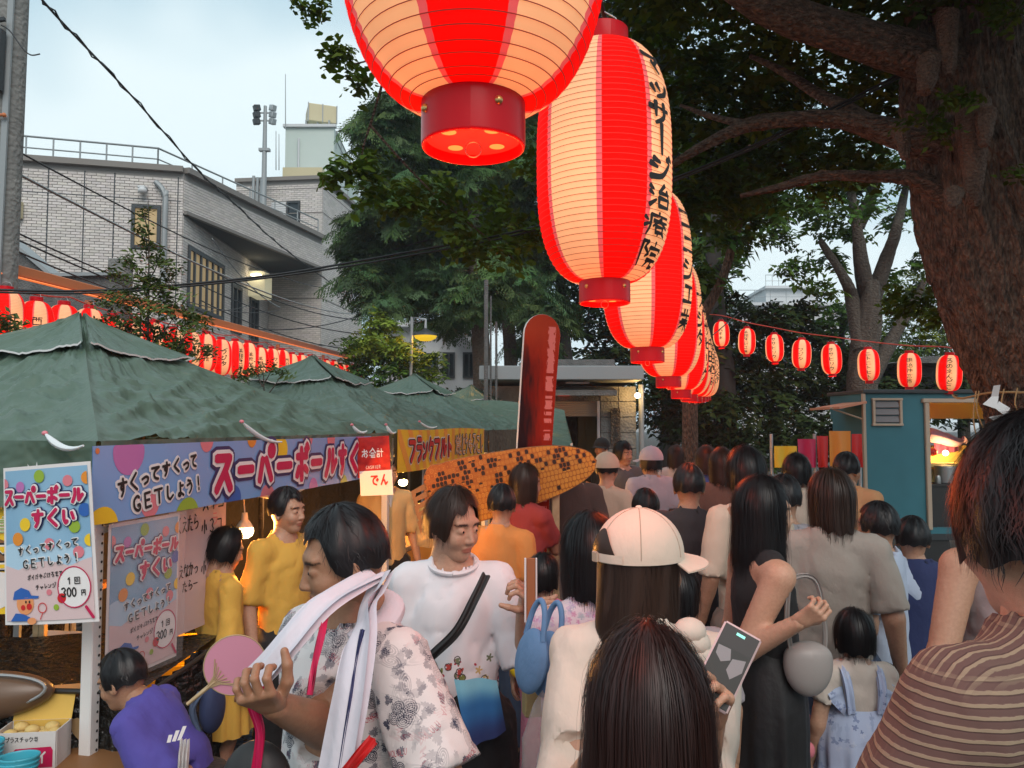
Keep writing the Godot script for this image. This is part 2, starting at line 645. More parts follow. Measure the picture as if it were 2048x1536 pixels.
# ---------------------------------------------------------------- lettering
# every character as strokes on a grid of 0..9 (x right, y down); oXYR is a ring
var GLYPH := {
	"ー": "1585", "ス": "12725519 5589", "パ": "3318 5388 o811", "ボ": "1383 4149 2618 6687 7182 8091", "ル": "323519 626895", "フ": "12827539", "ラ": "2171 14847739",
	"ン": "1334 185783", "ク": "4115 33837639", "ト": "3139 3476", "タ": "4115 33837639 3567", "シ": "2243 1435 195883", "ジ": "2243 1435 195883 7182 8091", "マ": "128256 4569",
	"ッ": "2537 4456 847749", "サ": "1383 3136 616639", "ポ": "1383 4149 2618 6687 o811", "イ": "714416 5359", "チ": "714222 1484 525639", "ャ": "268577 3459", "レ": "313885",
	"コ": "128288 1888", "ニ": "2373 1888", "ヒ": "21273888 2583", "リ": "3236 727649", "プ": "13737549 o811", "ロ": "2282 2228 8288 2888", "ソ": "2244 826749", "キ": "2372 1585 4159",
	"す": "1383 515639 o451", "く": "712579", "っ": "2665867849", "て": "1282 8244364879", "し": "31375987", "よ": "5383 5158 o481 5789", "う": "3162 2463756749", "い": "22263847 7386",
	"が": "1363665948 4119 7385 7182 8091", "や": "1563847656 5153 3259", "ぶ": "4152 5345574938 2618 7688 7182 8091", "け": "211529 4393 717659", "る": "217126 265486785948",
	"ま": "1282 2474 5158 o481 5789", "で": "1282 8244364879 7586 8495", "え": "4162 247419 465889", "た": "1363 4119 5585 576989", "ら": "3152 3326 2665867849", "な": "1353 3116 7284 6468 o581 6889",
	"か": "1363665948 4119 7385", "お": "1363 4148 1826658769 7284", "き": "2372 2574 4166 263979", "と": "3144 8335274989", "も": "4147698786 1464 1666", "ろ": "217126 2654867849",
	"こ": "227263 26284989", "ん": "5119 2745566987", "ど": "3144 8335274989 7182 8091", "の": "524728163362857859", "ょ": "5475 5358 o481 5789",
	"治": "1223 1425 1937 614484 7385 4686 4649 8689 4989", "療": "5152 2292 222619 0314 0625 3494 6336 6496 4676 4648 7678 4878 5859 7889", "院": "113123 234536 1119 6162 4393 4344 9394 5585 4797 5749 777999",
	"会": "5114 5095 3575 1787 573989", "計": "2131 1343 1444 1646 1747 1719 4749 1949 5494 7179", "焼": "1324 4334 313519 3548 5292 7173 4494 5595 4696 5859 7899", "回": "1181 1119 8189 1989 3363 3336 6366 3666",
	"円": "1181 1119 8189 5155 1585", "小": "5159 2417 7487", "大": "1383 515419 5489", "西": "1191 1383 1319 8389 1989 4145 6165", "武": "2252 1383 718699 3538 3656 1518 1958 8192",
	"信": "3115 2429 6162 4393 5484 5686 5888 5859 8889", "千": "7122 1585 5259", "高": "5051 1282 3363 3335 6365 3565 1686 1619 8689 3767 3739 6769", "島": "5041 2181 2126 8184 2383 2484 2686 8689 1838 1718 5758",
	"屋": "1181 8183 1383 111509 3474 4537 3777 5559 2989", "都": "1252 3135 1555 5217 2646 2629 4649 2949 618163 638467 6169", "宮": "5051 1282 1213 8283 3363 3335 6365 3565 2777 2729 7779 2979",
	"市": "5051 1282 2474 2428 7478 5259", "森": "3272 5155 5235 5275 1646 3539 3718 6696 8589 8768 8799", "半": "2132 7162 2474 1686 5059", "本": "1383 5159 5417 5487 3767", "田": "1181 1119 8189 1989 5159 1585",
	"建": "4272 3383 4474 3575 6168 1131 3114 1989", "設": "2131 1343 1444 1646 1747 1719 4749 1949 6164 6181 8184 5585 8558 6589", "工": "2282 5258 1888", "業": "3133 5153 1383 2575 1686 5459 5618 5689",
	"明": "1242 1218 4248 1545 1848 5282 5259 8289 5484 5686", "神": "2132 1343 4326 2529 5383 5357 8387 5757 5585 6169", "製": "2252 3136 1454 6165 8187 1787 4759 5789",
	"G": "7251232759787656", "E": "2129 2171 2565 2979", "T": "1181 5159", "C": "7251232759 5978", "A": "5119 5189 3666", "S": "7251223465785928", "H": "2129 7179 2575", "I": "5159", "R": "2129 2161736525 5579",
	"O": "51838759272351", "N": "2129 2179 7179", "L": "2129 2979", "U": "2127597771", "Y": "2155 8155 5559", "B": "2129 2161736525 256576786929", "0": "51737759373351", "1": "3351 5159",
	"3": "22517355 55775928", "e": "2777755427 2749 4978", "t": "4147597 3474", "!": "5156 5859", "「": "2151",
}

func strokes(ch: String) -> Array:
	var out := []
	for tok in str(GLYPH.get(ch, "")).split(" ", false):
		if tok.begins_with("o"):
			var c := Vector2(tok[1].to_float(), tok[2].to_float())
			var ring := []
			for k in 13:
				ring.append(c + Vector2(sin(TAU * k / 12), -cos(TAU * k / 12)) * tok[3].to_float())
			out.append(ring)
			continue
		var p := []
		for k in range(0, tok.length() - 1, 2):
			p.append(Vector2(tok[k].to_float(), tok[k + 1].to_float()))
		# break at sharp corners, then smooth what is left
		var run := [p[0]]
		for k in range(1, p.size()):
			run.append(p[k])
			if k < p.size() - 1 and p.size() < 7:
				var t := absf((p[k] - p[k - 1]).angle_to(p[k + 1] - p[k]))
				if t > 1.15:
					out.append(run)
					run = [p[k]]
		out.append(run)
	var smooth := []
	for s in out:
		smooth.append(arc(s, 4) if s.size() > 2 and s.size() != 13 else s)
	return smooth

# writes one character with its centre at c; map(Vector2, lift) lays the plane on a surface
func glyph(mb: MB, ch: String, c: Vector2, em: Vector2, weight: float, lay: Callable, lift := 0.0, taper := 0.0, turn := 0.0) -> void:
	var k := 0
	var all := strokes(ch)
	if all.size() > 6:
		weight *= 0.74 if all.size() < 11 else 0.60
	for s in all:
		k += 1
		var p := []
		for q in s:
			p.append(c + (Vector2((q.x - 5.0) / 9.0, -(q.y - 5.0) / 9.0) * em).rotated(turn))
		ribbon(mb, p, weight, lay, lift + 0.00025 * k, taper)

func ribbon(mb: MB, p: Array, weight: float, lay: Callable, lift: float, taper := 0.0) -> void:
	var n := p.size()
	if n < 2:
		return
	var w := weight * 0.5
	var base := mb.v.size()
	var pts := p.duplicate()
	var closed: bool = p[0].distance_to(p[n - 1]) < weight * 0.05
	var ws := []
	for i in n:
		ws.append(w * (1.0 + taper * (0.7 - 1.5 * float(i) / (n - 1))))
	if not closed:
		var d0: Vector2 = (p[0] - p[1]).normalized()
		var d1: Vector2 = (p[n - 1] - p[n - 2]).normalized()
		pts.push_front(p[0] + d0 * w * 0.75)
		ws.push_front(ws[0] * 0.62)
		pts.push_back(p[n - 1] + d1 * w * 0.75)
		ws.push_back(ws[ws.size() - 1] * 0.62)
	n = pts.size()
	for i in n:
		var t: Vector2
		if closed and (i == 0 or i == n - 1):
			t = (pts[1] - pts[n - 2]).normalized()
		else:
			t = (pts[mini(i + 1, n - 1)] - pts[maxi(i - 1, 0)]).normalized()
		var q = Vector2(-t.y, t.x) * ws[i]
		mb.add(lay.call(pts[i] + q, lift))
		mb.add(lay.call(pts[i] - q, lift))
	for i in n - 1:
		mb.face(base + i * 2, base + i * 2 + 2, base + i * 2 + 3, base + i * 2 + 1)

# a line of text from left to right, centred on c
func line(mb: MB, text: String, c: Vector2, em: Vector2, pitch: float, weight: float, lay: Callable, lift := 0.0, taper := 0.0, slope := 0.0) -> void:
	var n := text.length()
	for i in n:
		var o := (i - (n - 1) * 0.5) * pitch
		glyph(mb, text[i], c + Vector2(cos(slope), sin(slope)) * o, em, weight, lay, lift, taper, slope)

# a column from top to bottom, its top at c
func column(mb: MB, text: String, c: Vector2, em: Vector2, pitch: float, weight: float, lay: Callable, lift := 0.0, taper := 0.0) -> void:
	for i in text.length():
		var ch := text[i]
		glyph(mb, ch, c - Vector2(0, pitch * (i + 0.5)), em, weight, lay, lift, taper, -PI / 2 if ch == "ー" else 0.0)

func lay_on(t: Transform3D) -> Callable:
	return func(p: Vector2, lift: float) -> Vector3: return t * Vector3(p.x, p.y, lift)

func dot(mb: MB, c: Vector2, r: Vector2, lay: Callable, lift: float, lo := Vector2(-1e3, -1e3), hi := Vector2(1e3, 1e3)) -> void:
	var base := mb.v.size()
	mb.add(lay.call(c.clamp(lo, hi), lift))
	for k in 25:
		mb.add(lay.call((c + Vector2(sin(TAU * k / 24), cos(TAU * k / 24)) * r).clamp(lo, hi), lift))
	for k in 24:
		mb.tri(base, base + 1 + k, base + 2 + k)

func patch(mb: MB, p: Array, lay: Callable, lift: float) -> void:
	var pts := PackedVector2Array(p)
	var tr := Geometry2D.triangulate_polygon(pts)
	var base := mb.v.size()
	for q in pts:
		mb.add(lay.call(q, lift))
	for k in range(0, tr.size(), 3):
		mb.tri(base + tr[k], base + tr[k + 2], base + tr[k + 1])

# ---------------------------------------------------------------- lanterns
const LR := 0.15       # radius
const LH := 0.53       # height of the paper
const LB := 0.048      # height of the lower ring
var lantern_mesh := {}
const ORD := ["first", "second", "third", "fourth", "fifth", "sixth", "seventh", "eighth", "ninth", "tenth", "eleventh", "twelfth", "thirteenth", "fourteenth", "fifteenth", "sixteenth", "seventeenth", "eighteenth", "nineteenth", "twentieth", "twenty-first", "twenty-second", "twenty-third", "twenty-fourth", "twenty-fifth", "twenty-sixth", "twenty-seventh", "twenty-eighth", "twenty-ninth", "thirtieth", "thirty-first", "thirty-second", "thirty-third", "thirty-fourth", "thirty-fifth", "thirty-sixth"]

func lantern_radius(t: float) -> float:
	var x := absf(2.0 * t - 1.0)
	return 0.052 + (LR - 0.052) * pow(maxf(0.0, 1.0 - pow(x, 3.0)), 0.5)

func lantern_lay(a0: float) -> Callable:
	return func(p: Vector2, lift: float) -> Vector3:
		var t := clampf(p.y / LH, 0.004, 0.996)
		var r := lantern_radius(t)
		var a := a0 + p.x / LR
		var slope := (lantern_radius(minf(t + 0.01, 1.0)) - lantern_radius(maxf(t - 0.01, 0.0))) / (0.02 * LH)
		var n := Vector2(1.0, -slope).normalized()
		var rr := r + n.x * (lift + 0.0022)
		return Vector3(sin(a) * rr, LB + t * LH + n.y * (lift + 0.0022), cos(a) * rr)

func lantern_parts() -> void:
	# the heights of the bamboo hoops, evenly spaced along the curve of the paper
	var ts := []
	var length := 0.0
	var prev := Vector2(lantern_radius(0.0), 0)
	var table := [[0.0, 0.0]]
	for i in range(1, 401):
		var t := i / 400.0
		var q := Vector2(lantern_radius(t), t * LH)
		length += q.distance_to(prev)
		prev = q
		table.append([t, length])
	var hoops := 46
	var k := 0
	for i in hoops + 1:
		var want := length * i / hoops
		while k < table.size() - 1 and table[k][1] < want:
			k += 1
		ts.append(table[k][0])
	var paper := ArrayMesh.new()
	for kind in 3:
		var mb := MB.new()
		for sector in 4:
			var c := sector * PI / 2
			var spans := [[c - 0.335, c + 0.335]] if kind == 0 else [[c + 0.415, c + PI / 2 - 0.415]] if kind == 1 else [[c + 0.335, c + 0.415], [c - 0.415, c - 0.335]]
			for sp in spans:
				var cols := 9 if kind == 0 else 9 if kind == 1 else 2
				var base := mb.v.size()
				for i in hoops * 2 + 1:
					var t: float = ts[i / 2] if i % 2 == 0 else (ts[i / 2] + ts[i / 2 + 1]) * 0.5
					var r := lantern_radius(t) - (0.0 if i % 2 == 0 else 0.0017)
					for j in cols + 1:
						var a: float = lerpf(sp[0], sp[1], float(j) / cols)
						mb.add(Vector3(sin(a) * r, LB + t * LH, cos(a) * r), Vector2(a / TAU * 2.0, 1.0 - t))
				for i in hoops * 2:
					for j in cols:
						var q := base + i * (cols + 1) + j
						mb.face(q + cols + 1, q + cols + 2, q + 1, q)
		mb.done(false, paper, [M.lred, M.lcream, M.lseam][kind])
	lantern_mesh.paper = paper
	var hb := MB.new()
	for i in range(1, hoops):
		var t: float = ts[i]
		var r := lantern_radius(t)
		var slope := (lantern_radius(minf(t + 0.01, 1.0)) - lantern_radius(maxf(t - 0.01, 0.0))) / 0.02 / LH
		var tang := Vector2(slope, 1.0).normalized() * 0.00052
		var nrm := Vector2(tang.y, -tang.x).normalized() * 0.0006
		hb.lathe([Vector2(r + tang.x + nrm.x, LB + t * LH + tang.y + nrm.y), Vector2(r - tang.x + nrm.x, LB + t * LH - tang.y + nrm.y)], 64)
	lantern_mesh.hoops = hb.done()
	var ring := MB.new()
	ring.lathe([Vector2(0.050, LB + 0.004), Vector2(0.0555, LB + 0.003), Vector2(0.0565, LB), Vector2(0.0565, 0.003), Vector2(0.0555, 0.0), Vector2(0.053, 0.0), Vector2(0.053, 0.010), Vector2(0.0525, 0.012)], 40)
	lantern_mesh.ring = ring.done()
	var plate := MB.new()
	plate.disc(Vector3(0, 0.011, 0), Vector3.DOWN, 0.0528, 32)
	lantern_mesh.plate = plate.done()
	var holes := MB.new()
	for a in 4:
		holes.disc(Vector3(sin(a * PI / 2 + 0.7), 0, cos(a * PI / 2 + 0.7)) * 0.033 + Vector3(0, 0.0095, 0), Vector3.DOWN, 0.0085, 14)
	lantern_mesh.holes = holes.done()
	var loop := MB.new()
	var lp := []
	for i in 17:
		lp.append(Vector3(sin(TAU * i / 16) * 0.0085, -0.0015 + cos(TAU * i / 16) * 0.0085, 0.0))
	loop.tube(lp, [0.0008], 5, false)
	lantern_mesh.loop = loop.done()
	var top := MB.new()
	var y0 := LB + LH
	top.lathe([Vector2(0.0, y0 + 0.040), Vector2(0.050, y0 + 0.040), Vector2(0.054, y0 + 0.043), Vector2(0.0565, y0 + 0.040), Vector2(0.0565, y0 - 0.002), Vector2(0.052, y0 - 0.004)], 40)
	lantern_mesh.top = top.done()
	var hook := MB.new()
	hook.tube([Vector3(-0.045, y0 + 0.04, 0), Vector3(-0.03, y0 + 0.075, 0), Vector3(0, y0 + 0.088, 0), Vector3(0.03, y0 + 0.075, 0), Vector3(0.045, y0 + 0.04, 0)], [0.0018], 6)
	lantern_mesh.hook = hook.done()
	var bolt := MB.new()
	bolt.ball(Vector3.ZERO, Vector3(0.0048, 0.0048, 0.0035), 10, 6)
	lantern_mesh.bolt = bolt.done()

func lantern(at: Vector3, turn: float, text: String, label: String, group: String, size := Vector3.ONE, detail := true, both := false) -> Node3D:
	var o := thing("paper_lantern", label, "lantern", at, turn, group)
	o.scale = size
	part("paper", lantern_mesh.paper, null, o)
	if detail:
		part("hoops", lantern_mesh.hoops, M.lrib, o)
	var r := part("bottom_ring", lantern_mesh.ring, M.lring, o)
	part("base_plate", lantern_mesh.plate, M.lplate, o)
	if detail:
		part("vent_holes", lantern_mesh.holes, M.lhole, o)
		part("wire_loop", lantern_mesh.loop, M.steel, o)
		for a in 4:
			var t := a * PI / 2 + 0.52
			part("bolt", lantern_mesh.bolt, M.brass, r, Vector3(sin(t) * 0.0565, LB * 0.68, cos(t) * 0.0565))
	part("top_ring", lantern_mesh.top, M.lring, o)
	part("hook", lantern_mesh.hook, M.steel, o)
	if text != "":
		var key := text + str(both)
		if not lantern_mesh.has(key):
			var mb := MB.new()
			var n := text.length()
			var pitch := minf(0.083, 0.465 / n)
			for side in (2 if both else 1):
				column(mb, text, Vector2(0.0, LH * 0.472 + pitch * n * 0.5), Vector2(0.080, pitch * 0.86), pitch, (0.0118 if n < 9 else 0.008) * (1.0 if detail else 0.66), lantern_lay(PI / 4 - 0.17 + side * PI), 0.0, 0.35)
			lantern_mesh[key] = mb.done()
		part("lettering", lantern_mesh[key], M.ink, o)
	return o

func build_lanterns() -> void:
	lantern_parts()
	# the near string, running away over the crowd
	var drop := [0.30, 0.268, 0.208, 0.167, 0.148, 0.156, 0.175, 0.205, 0.24, 0.28]
	var turns := [0.0, 0.19, 0.34, 0.42, 0.47, 0.40, 0.36, 0.45, 0.42, 0.40]
	var words := ["", "マッサージ治療院", "コニシ工業", "フジタ", "ササヒリク", "千田本", "高田建設", "ニトヒト", "フジタ", "西武"]
	var looks := ["huge red and cream paper lantern closest overhead, only its lower half in view", "large red and cream paper lantern with eight black characters down its right side",
		"third lantern of the near string, partly behind the one lettered with eight characters", "fourth lantern of the near string, its red lower ring just below the third one's", "fifth lantern of the near string, mostly hidden by the fourth",
		"sixth lantern of the near string, a narrow sliver with black characters", "seventh lantern of the near string, a narrow red sliver", "eighth lantern of the near string, a sliver beside the seventh", "ninth lantern of the near string, last but one before the branch", "tenth and farthest lantern of the near string, by the drooping branch"]
	var cord := []
	for i in 10:
		var d := 0.82 + 0.87 * i
		var x := -0.042 + (d - 0.82) * 0.284
		var at := Vector3(x, EYE.y + drop[i], -d)
		var o := lantern(at, turns[i], words[i], looks[i], "near string of paper lanterns", Vector3.ONE, true, i > 1)
		lamp(o, Vector3(0, -0.12, 0), Color(1.0, 0.36, 0.16), 0.09, 0.1, 8.0)
		cord.append(at + Vector3(0, LB + LH + 0.09, 0))
	cord.push_front(Vector3(-0.29, cord[0].y + 0.07, 0.05))
	cord.append(Vector3(2.95, cord[9].y + 0.55, -9.9))
	var cb := MB.new()
	cb.tube(arc(cord, 6), [0.006], 6)
	whole("lantern_cable", cb.done(), M.wire, "black cord along which the near string of lanterns hangs", "cable")
	# the far string on the right
	var far_words := ["森半本", "高田建設工業", "ササヒリク", "フジタ", "ササヒリク", "ニトニトヒト", "明治神宮市", "ろのえんどこ"]
	var far_px := [1443, 1493, 1550, 1602, 1664, 1738, 1818, 1896]
	var far_py := [668, 683, 696, 708, 718, 730, 741, 747]
	var far_look := ["leftmost and smallest lantern of the far right string, before the dark trees", "second lantern from the left on the far right string", "third lantern from the left on the far right string, five characters down its side", "small far lantern with three sparse black characters, fourth on the right string",
		"fifth lantern on the far right string, left of the pale tree trunk", "sixth lantern on the far right string, in front of the forked tree trunk", "seventh lantern on the far right string, above the louvred vent of the teal trailer", "rightmost lantern of the far string, right beside the giant trunk"]
	var line2 := [pt(1395, 628, 14.8)]
	for i in 8:
		var d := 14.2 - 0.6 * i
		var c := pt(far_px[i], far_py[i], d)
		var s := 1.0 if i < 6 else 1.02
		var o := lantern(c - Vector3(0, 0.27, 0), [-0.95, -0.98, -1.02, -1.05, -1.0, -1.02, -1.05, -1.1][i], far_words[i], far_look[i], "far string of paper lanterns", Vector3(s, 0.86 * s, s), false)
		o.rotation.z = [0.02, -0.03, 0.03, -0.04, 0.03, 0.02, -0.02, -0.06][i]
		if i % 2 == 0:
			lamp(o, Vector3(0, -0.12, 0), Color(1.0, 0.36, 0.16), 0.12, 0.1, 8.0)
		line2.append(c + Vector3(0, 0.345, 0))
	line2.append(pt(1925, 706, 8.2))
	var lb := MB.new()
	lb.tube(arc(line2, 5), [0.009], 5)
	whole("lantern_cable", lb.done(), M.redcord, "thin reddish cord of the far lantern string, ending at the giant trunk", "cable")
	# the long row along the orange beam behind the tents
	var back := ["西武信", "千田", "高島屋", "フジタ", "高田建設"]
	var i := 0
	var dd := 6.1
	while dd < 21.5:
		var x := -4.3 + 0.01 * (dd - 7.0)
		var y := EYE.y + 0.57 + 0.031 * (dd - 7.1) + 0.02 * sin(i * 2.1)
		var px := 1024 + x * FOCAL / dd
		var where := "behind the first green tent" if px < 200 else "behind the glossy sapling" if px < 430 else "over the first tents' gap" if px < 610 else "beyond the second tent"
		var o := lantern(Vector3(x, y, -dd), 0.12 + 0.3 * sin(i * 1.7), back[[0, 1, 0, 3, 4, 2, 2, 3][i % 8]], "%s lantern from the front on the orange rack, %s" % [ORD[i], where], "row of lanterns along the orange beam", Vector3(1.0, 0.98, 1.0), px < 480, true)
		if i % 4 == 1:
			lamp(o, Vector3(0, -0.12, 0), Color(1.0, 0.36, 0.16), 0.12, 0.1, 8.0)
		i += 1
		dd += 0.38 + 0.014 * i
	var beam := thing("lantern_rack", "long orange timber rack on posts carrying the crowded lantern row", "rack")
	var a := Vector3(-4.42, EYE.y + 1.30, -4.6)
	var b := Vector3(-4.28, EYE.y + 1.86, -22.0)
	var bb := MB.new()
	bb.bar(a, b, 0.05, 0.10, Vector3.UP, 0.008)
	part("beam", bb.done(), M.orangewood, beam)
	var tb := MB.new()
	tb.tube([a + Vector3(0.05, -0.07, 0), b + Vector3(0.05, -0.07, 0)], [0.010], 6)
	part("light_strip", tb.done(), M.orangelight, beam)
	for k in 6:
		var t := [0.02, 0.19, 0.36, 0.55, 0.74, 0.96][k] as float
		var p := a.lerp(b, t)
		var pb := MB.new()
		pb.box(Vector3(p.x + 0.01, p.y * 0.5 - 0.06, p.z), Vector3(0.06, p.y - 0.12, 0.06), Basis.IDENTITY, 0.006)
		part("post", pb.done(), M.orangewood, beam)
	var wires := MB.new()
	for k in 12:
		var t0 := k / 12.0
		var t1 := (k + 1) / 12.0
		wires.tube(sag(a.lerp(b, t0) + Vector3(0.06, -0.14, 0), a.lerp(b, t1) + Vector3(0.06, -0.14, 0), 0.05, 8), [0.008], 5)
	whole("lantern_cable", wires.done(), M.redcord, "red cord sagging along the orange timber rack", "cable")

# ---------------------------------------------------------------- tents
const N0 := Vector3(-1.524, 0, -2.84)     # the near front corner of the first tent
const EAVE := 1.78
const APEX := 2.50
const TENT := 3.02

func tent_mesh(cap: bool, seed_: int, apex: float, hem: MB = null) -> MB:
	# in the tent's own axes: x along the row (U), z outwards (W), centred
	var n := FastNoiseLite.new()
	n.seed = seed_
	n.frequency = 1.0
	n.fractal_octaves = 4
	n.fractal_gain = 0.55
	var soft := FastNoiseLite.new()
	soft.seed = seed_ + 3
	soft.frequency = 1.0
	soft.fractal_octaves = 1
	var hx := 1.5
	var hz := 1.40
	var mb := MB.new()
	var cs := [Vector3(-hx, EAVE, hz), Vector3(hx, EAVE, hz), Vector3(hx, EAVE, -hz), Vector3(-hx, EAVE, -hz)]
	var top := Vector3(0, apex, 0)
	for f in 4:
		var c0: Vector3 = cs[f]
		var c1: Vector3 = cs[(f + 1) % 4]
		var out := ((c0 + c1) * 0.5 * Vector3(1, 0, 1)).normalized()
		var reach := 0.30 if cap else 1.0
		var shape := func(u: float, w: float) -> Vector3:
			var ww := w * reach
			var p := top.lerp(c0.lerp(c1, u), ww)
			var rid := absf(2.0 * u - 1.0)
			var slack := sin(PI * u)
			p.y -= (0.085 * sin(PI * pow(ww, 0.8)) * (0.55 + 0.45 * slack) + 0.035 * slack * ww * ww)
			# the cloth is drawn in folds from the corner and the peak
			var along := p.dot((c1 - c0).normalized())
			var fold := n.get_noise_3d(along * 2.2 + ww * 3.0 * (u - 0.5), ww * 3.2 + f * 7.0, rid * 2.0)
			var fine := n.get_noise_3d(along * 7.0 - ww * 6.0 + 31.0, ww * 9.0 + f * 3.0, 4.0)
			var pull := n.get_noise_3d((u - 0.5) * 26.0 * (1.0 if ww < 0.5 else 0.5) + 9.0, f * 5.0, ww * 1.5)
			var edge := smoothstep(0.0, 0.07, minf(u, 1.0 - u))
			# sharp creases that fan out from the corners and run across the panel
			var crease := 0.0
			for oc in 3:
				var sc := pow(1.7, oc)
				# each set of folds runs its own way
				var qq := Vector2(p.dot((c1 - c0).normalized()), ww * 1.8).rotated([0.45, -0.65, 1.25][oc])
				var nv := soft.get_noise_3d(qq.x * sc * 0.55 + 11.0 * oc, qq.y * sc * 2.3, f * 4.0 + seed_)
				crease += pow(1.0 - minf(1.0, absf(nv) * 2.6), 1.3) * (0.030 / sc)
			p += (out * 0.3 + Vector3.UP * 0.9) * (fold * 0.028 + fine * 0.005 + pull * 0.022 * (1.0 - absf(ww - 0.3)) + crease * (0.5 + 0.8 * ww)) * edge * (0.45 if cap else 1.0)
			# the seam along each ridge stands up a little
			p.y += 0.012 * smoothstep(0.955, 1.0, rid) * smoothstep(0.0, 0.2, ww)
			if cap:
				p += out * 0.02 + Vector3.UP * (0.016 + 0.022 * w * w + 0.004 * sin(u * 23.0 + f) * w)
			return p
		mb.sheet(110 if not cap else 50, 80 if not cap else 22, shape)
		if hem:
			var wave := func(u: float, w: float) -> Vector3:
				return shape.call(u, 1.0 + 0.015) + Vector3(0, 0.005 - 0.010 * w + 0.002 * sin(u * 31.0 + f * 2.0), 0) + out * 0.012
			hem.sheet(40, 1, wave)
	return mb

func build_tents() -> void:
	var looks := ["nearest green pop-up tent, its wrinkled roof filling the left side", "second green pop-up tent from the front, above the yellow banner", "third green pop-up tent from the front, right of the lime shrub", "fourth green pop-up tent, small and half behind the third"]
	for i in 4:
		var corner := N0 + U * TENT * i
		var t := thing("canopy_tent", looks[i], "tent", corner, 0.0, "green pop-up tents in a row")
		t.basis = Basis(U, Vector3.UP, W)
		var mid := Vector3(1.5, 0, -1.40)
		var apex := APEX + [0.0, 0.01, 0.03, 0.03][i] as float
		part("roof", tent_mesh(false, 5 + i * 13, apex).done(), M.tent, t, mid)
		var hem := MB.new()
		var cap := part("roof_cap", tent_mesh(true, 50 + i, apex, hem).done(), M.tent, t, mid)
		part("white_piping", hem.done(), M.piping, cap)
		# the valance round the eaves
		var cs := [Vector3(0, EAVE, 0), Vector3(3.0, EAVE, 0), Vector3(3.0, EAVE, -2.8), Vector3(0, EAVE, -2.8)]
		for f in 4:
			var c0: Vector3 = cs[(f + 3) % 4] if f == 0 else cs[(f + 3) % 4]
			var c1: Vector3 = cs[f]
			var nn := (c1 - c0).cross(Vector3.UP).normalized()
			var vb := MB.new()
			vb.sheet(30, 5, func(u: float, w: float) -> Vector3:
				return c0.lerp(c1, u) + Vector3(0, 0.012 - 0.25 * w, 0) + nn * (0.012 * sin(u * 17.0 + i) * w + 0.006 * sin(u * 41.0) * w + 0.012))
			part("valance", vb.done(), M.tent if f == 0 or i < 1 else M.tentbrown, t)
		for f in 4:
			var c: Vector3 = cs[f]
			var inx := 0.03 if c.x < 1.0 else -0.03
			var inz := -0.03 if c.z > -1.0 else 0.03
			var pb := MB.new()
			pb.box(Vector3(c.x + inx, EAVE * 0.5 - 0.02, c.z + inz), Vector3(0.048, EAVE - 0.02, 0.048), Basis.IDENTITY, 0.004)
			var leg := part("leg", pb.done(), M.whitepaint, t)
			if i == 0 and f == 0:
				var hb := MB.new()
				for k in 44:
					hb.disc(Vector3(c.x + inx - 0.0255 + 0.051, 0.12 + k * 0.034, c.z + inz + 0.006), Vector3.RIGHT, 0.006, 8)
					hb.disc(Vector3(c.x + inx + 0.010, 0.12 + k * 0.034, c.z + inz + 0.0255), Vector3.BACK, 0.0055, 8)
				var hs := part("peg_holes", hb.done(), M.black, leg)
				hs.set_meta("kind", "stuff")
			var fb := MB.new()
			fb.box(Vector3(c.x + inx, 0.006, c.z + inz), Vector3(0.10, 0.012, 0.10))
			part("foot", fb.done(), M.steel, leg)
		# scissor struts under the eaves
		var sb := MB.new()
		for k in 2:
			var x0 := 0.06 + k * 1.44
			sb.bar(Vector3(x0, 1.70, -0.05), Vector3(x0 + 1.42, 1.44, -0.05), 0.012, 0.026)
			sb.bar(Vector3(x0, 1.44, -0.064), Vector3(x0 + 1.42, 1.70, -0.064), 0.012, 0.026)
			var z0 := -0.06 - k * 1.36
			sb.bar(Vector3(0.05, 1.70, z0), Vector3(0.05, 1.44, z0 - 1.32), 0.012, 0.026)
			sb.bar(Vector3(0.064, 1.44, z0), Vector3(0.064, 1.70, z0 - 1.32), 0.012, 0.026)
		part("scissor_frame", sb.done(), M.whitepaint, t)
	# the star emblem on the near valance of the first tent
	var star := MB.new()
	var near := Transform3D(Basis(W, Vector3.UP, -U), N0 - W * 0.235 - U * 0.028)
	for k in 7:
		var a := -1.2 + k * 0.4
		var c := Vector2(0, 1.61)
		var d := Vector2(sin(a), cos(a))
		patch(star, [c + d.orthogonal() * 0.020 + d * 0.02, c + d * 0.105, c - d.orthogonal() * 0.020 + d * 0.02], lay_on(near), 0.0004 * k)
	var tent1 := get_node("canopy_tent")
	var em := part("star_emblem", star.done(), M.piping, tent1)
	em.transform = tent1.transform.affine_inverse()
	# the ties that hold the banner
	tie("white tape tie from the tent corner to the banner's top left eyelet", pt(90, 878, 2.84), pt(166, 903, 2.76))
	tie("white tape tie lying down the tent roof to the middle of the blue banner", pt(480, 852, 3.80), pt(560, 892, 4.05))
	tie("white tape tie between the blue and yellow banners", pt(700, 856, 5.2), pt(730, 868, 5.3))
	tie("white tape tie at the left end of the yellow banner", pt(768, 855, 5.7), pt(788, 870, 5.76))
	tie("white tape tie at the right end of the yellow banner", pt(835, 848, 6.6), pt(870, 858, 6.8))
	# two smaller tents at the end of the row
	var g := thing("canopy_tent", "small pale grey peaked tent lit from within, behind the row of green tents", "tent", Vector3(-0.33, 0, -15.6))
	var gb := MB.new()
	var gn := FastNoiseLite.new()
	gn.seed = 3
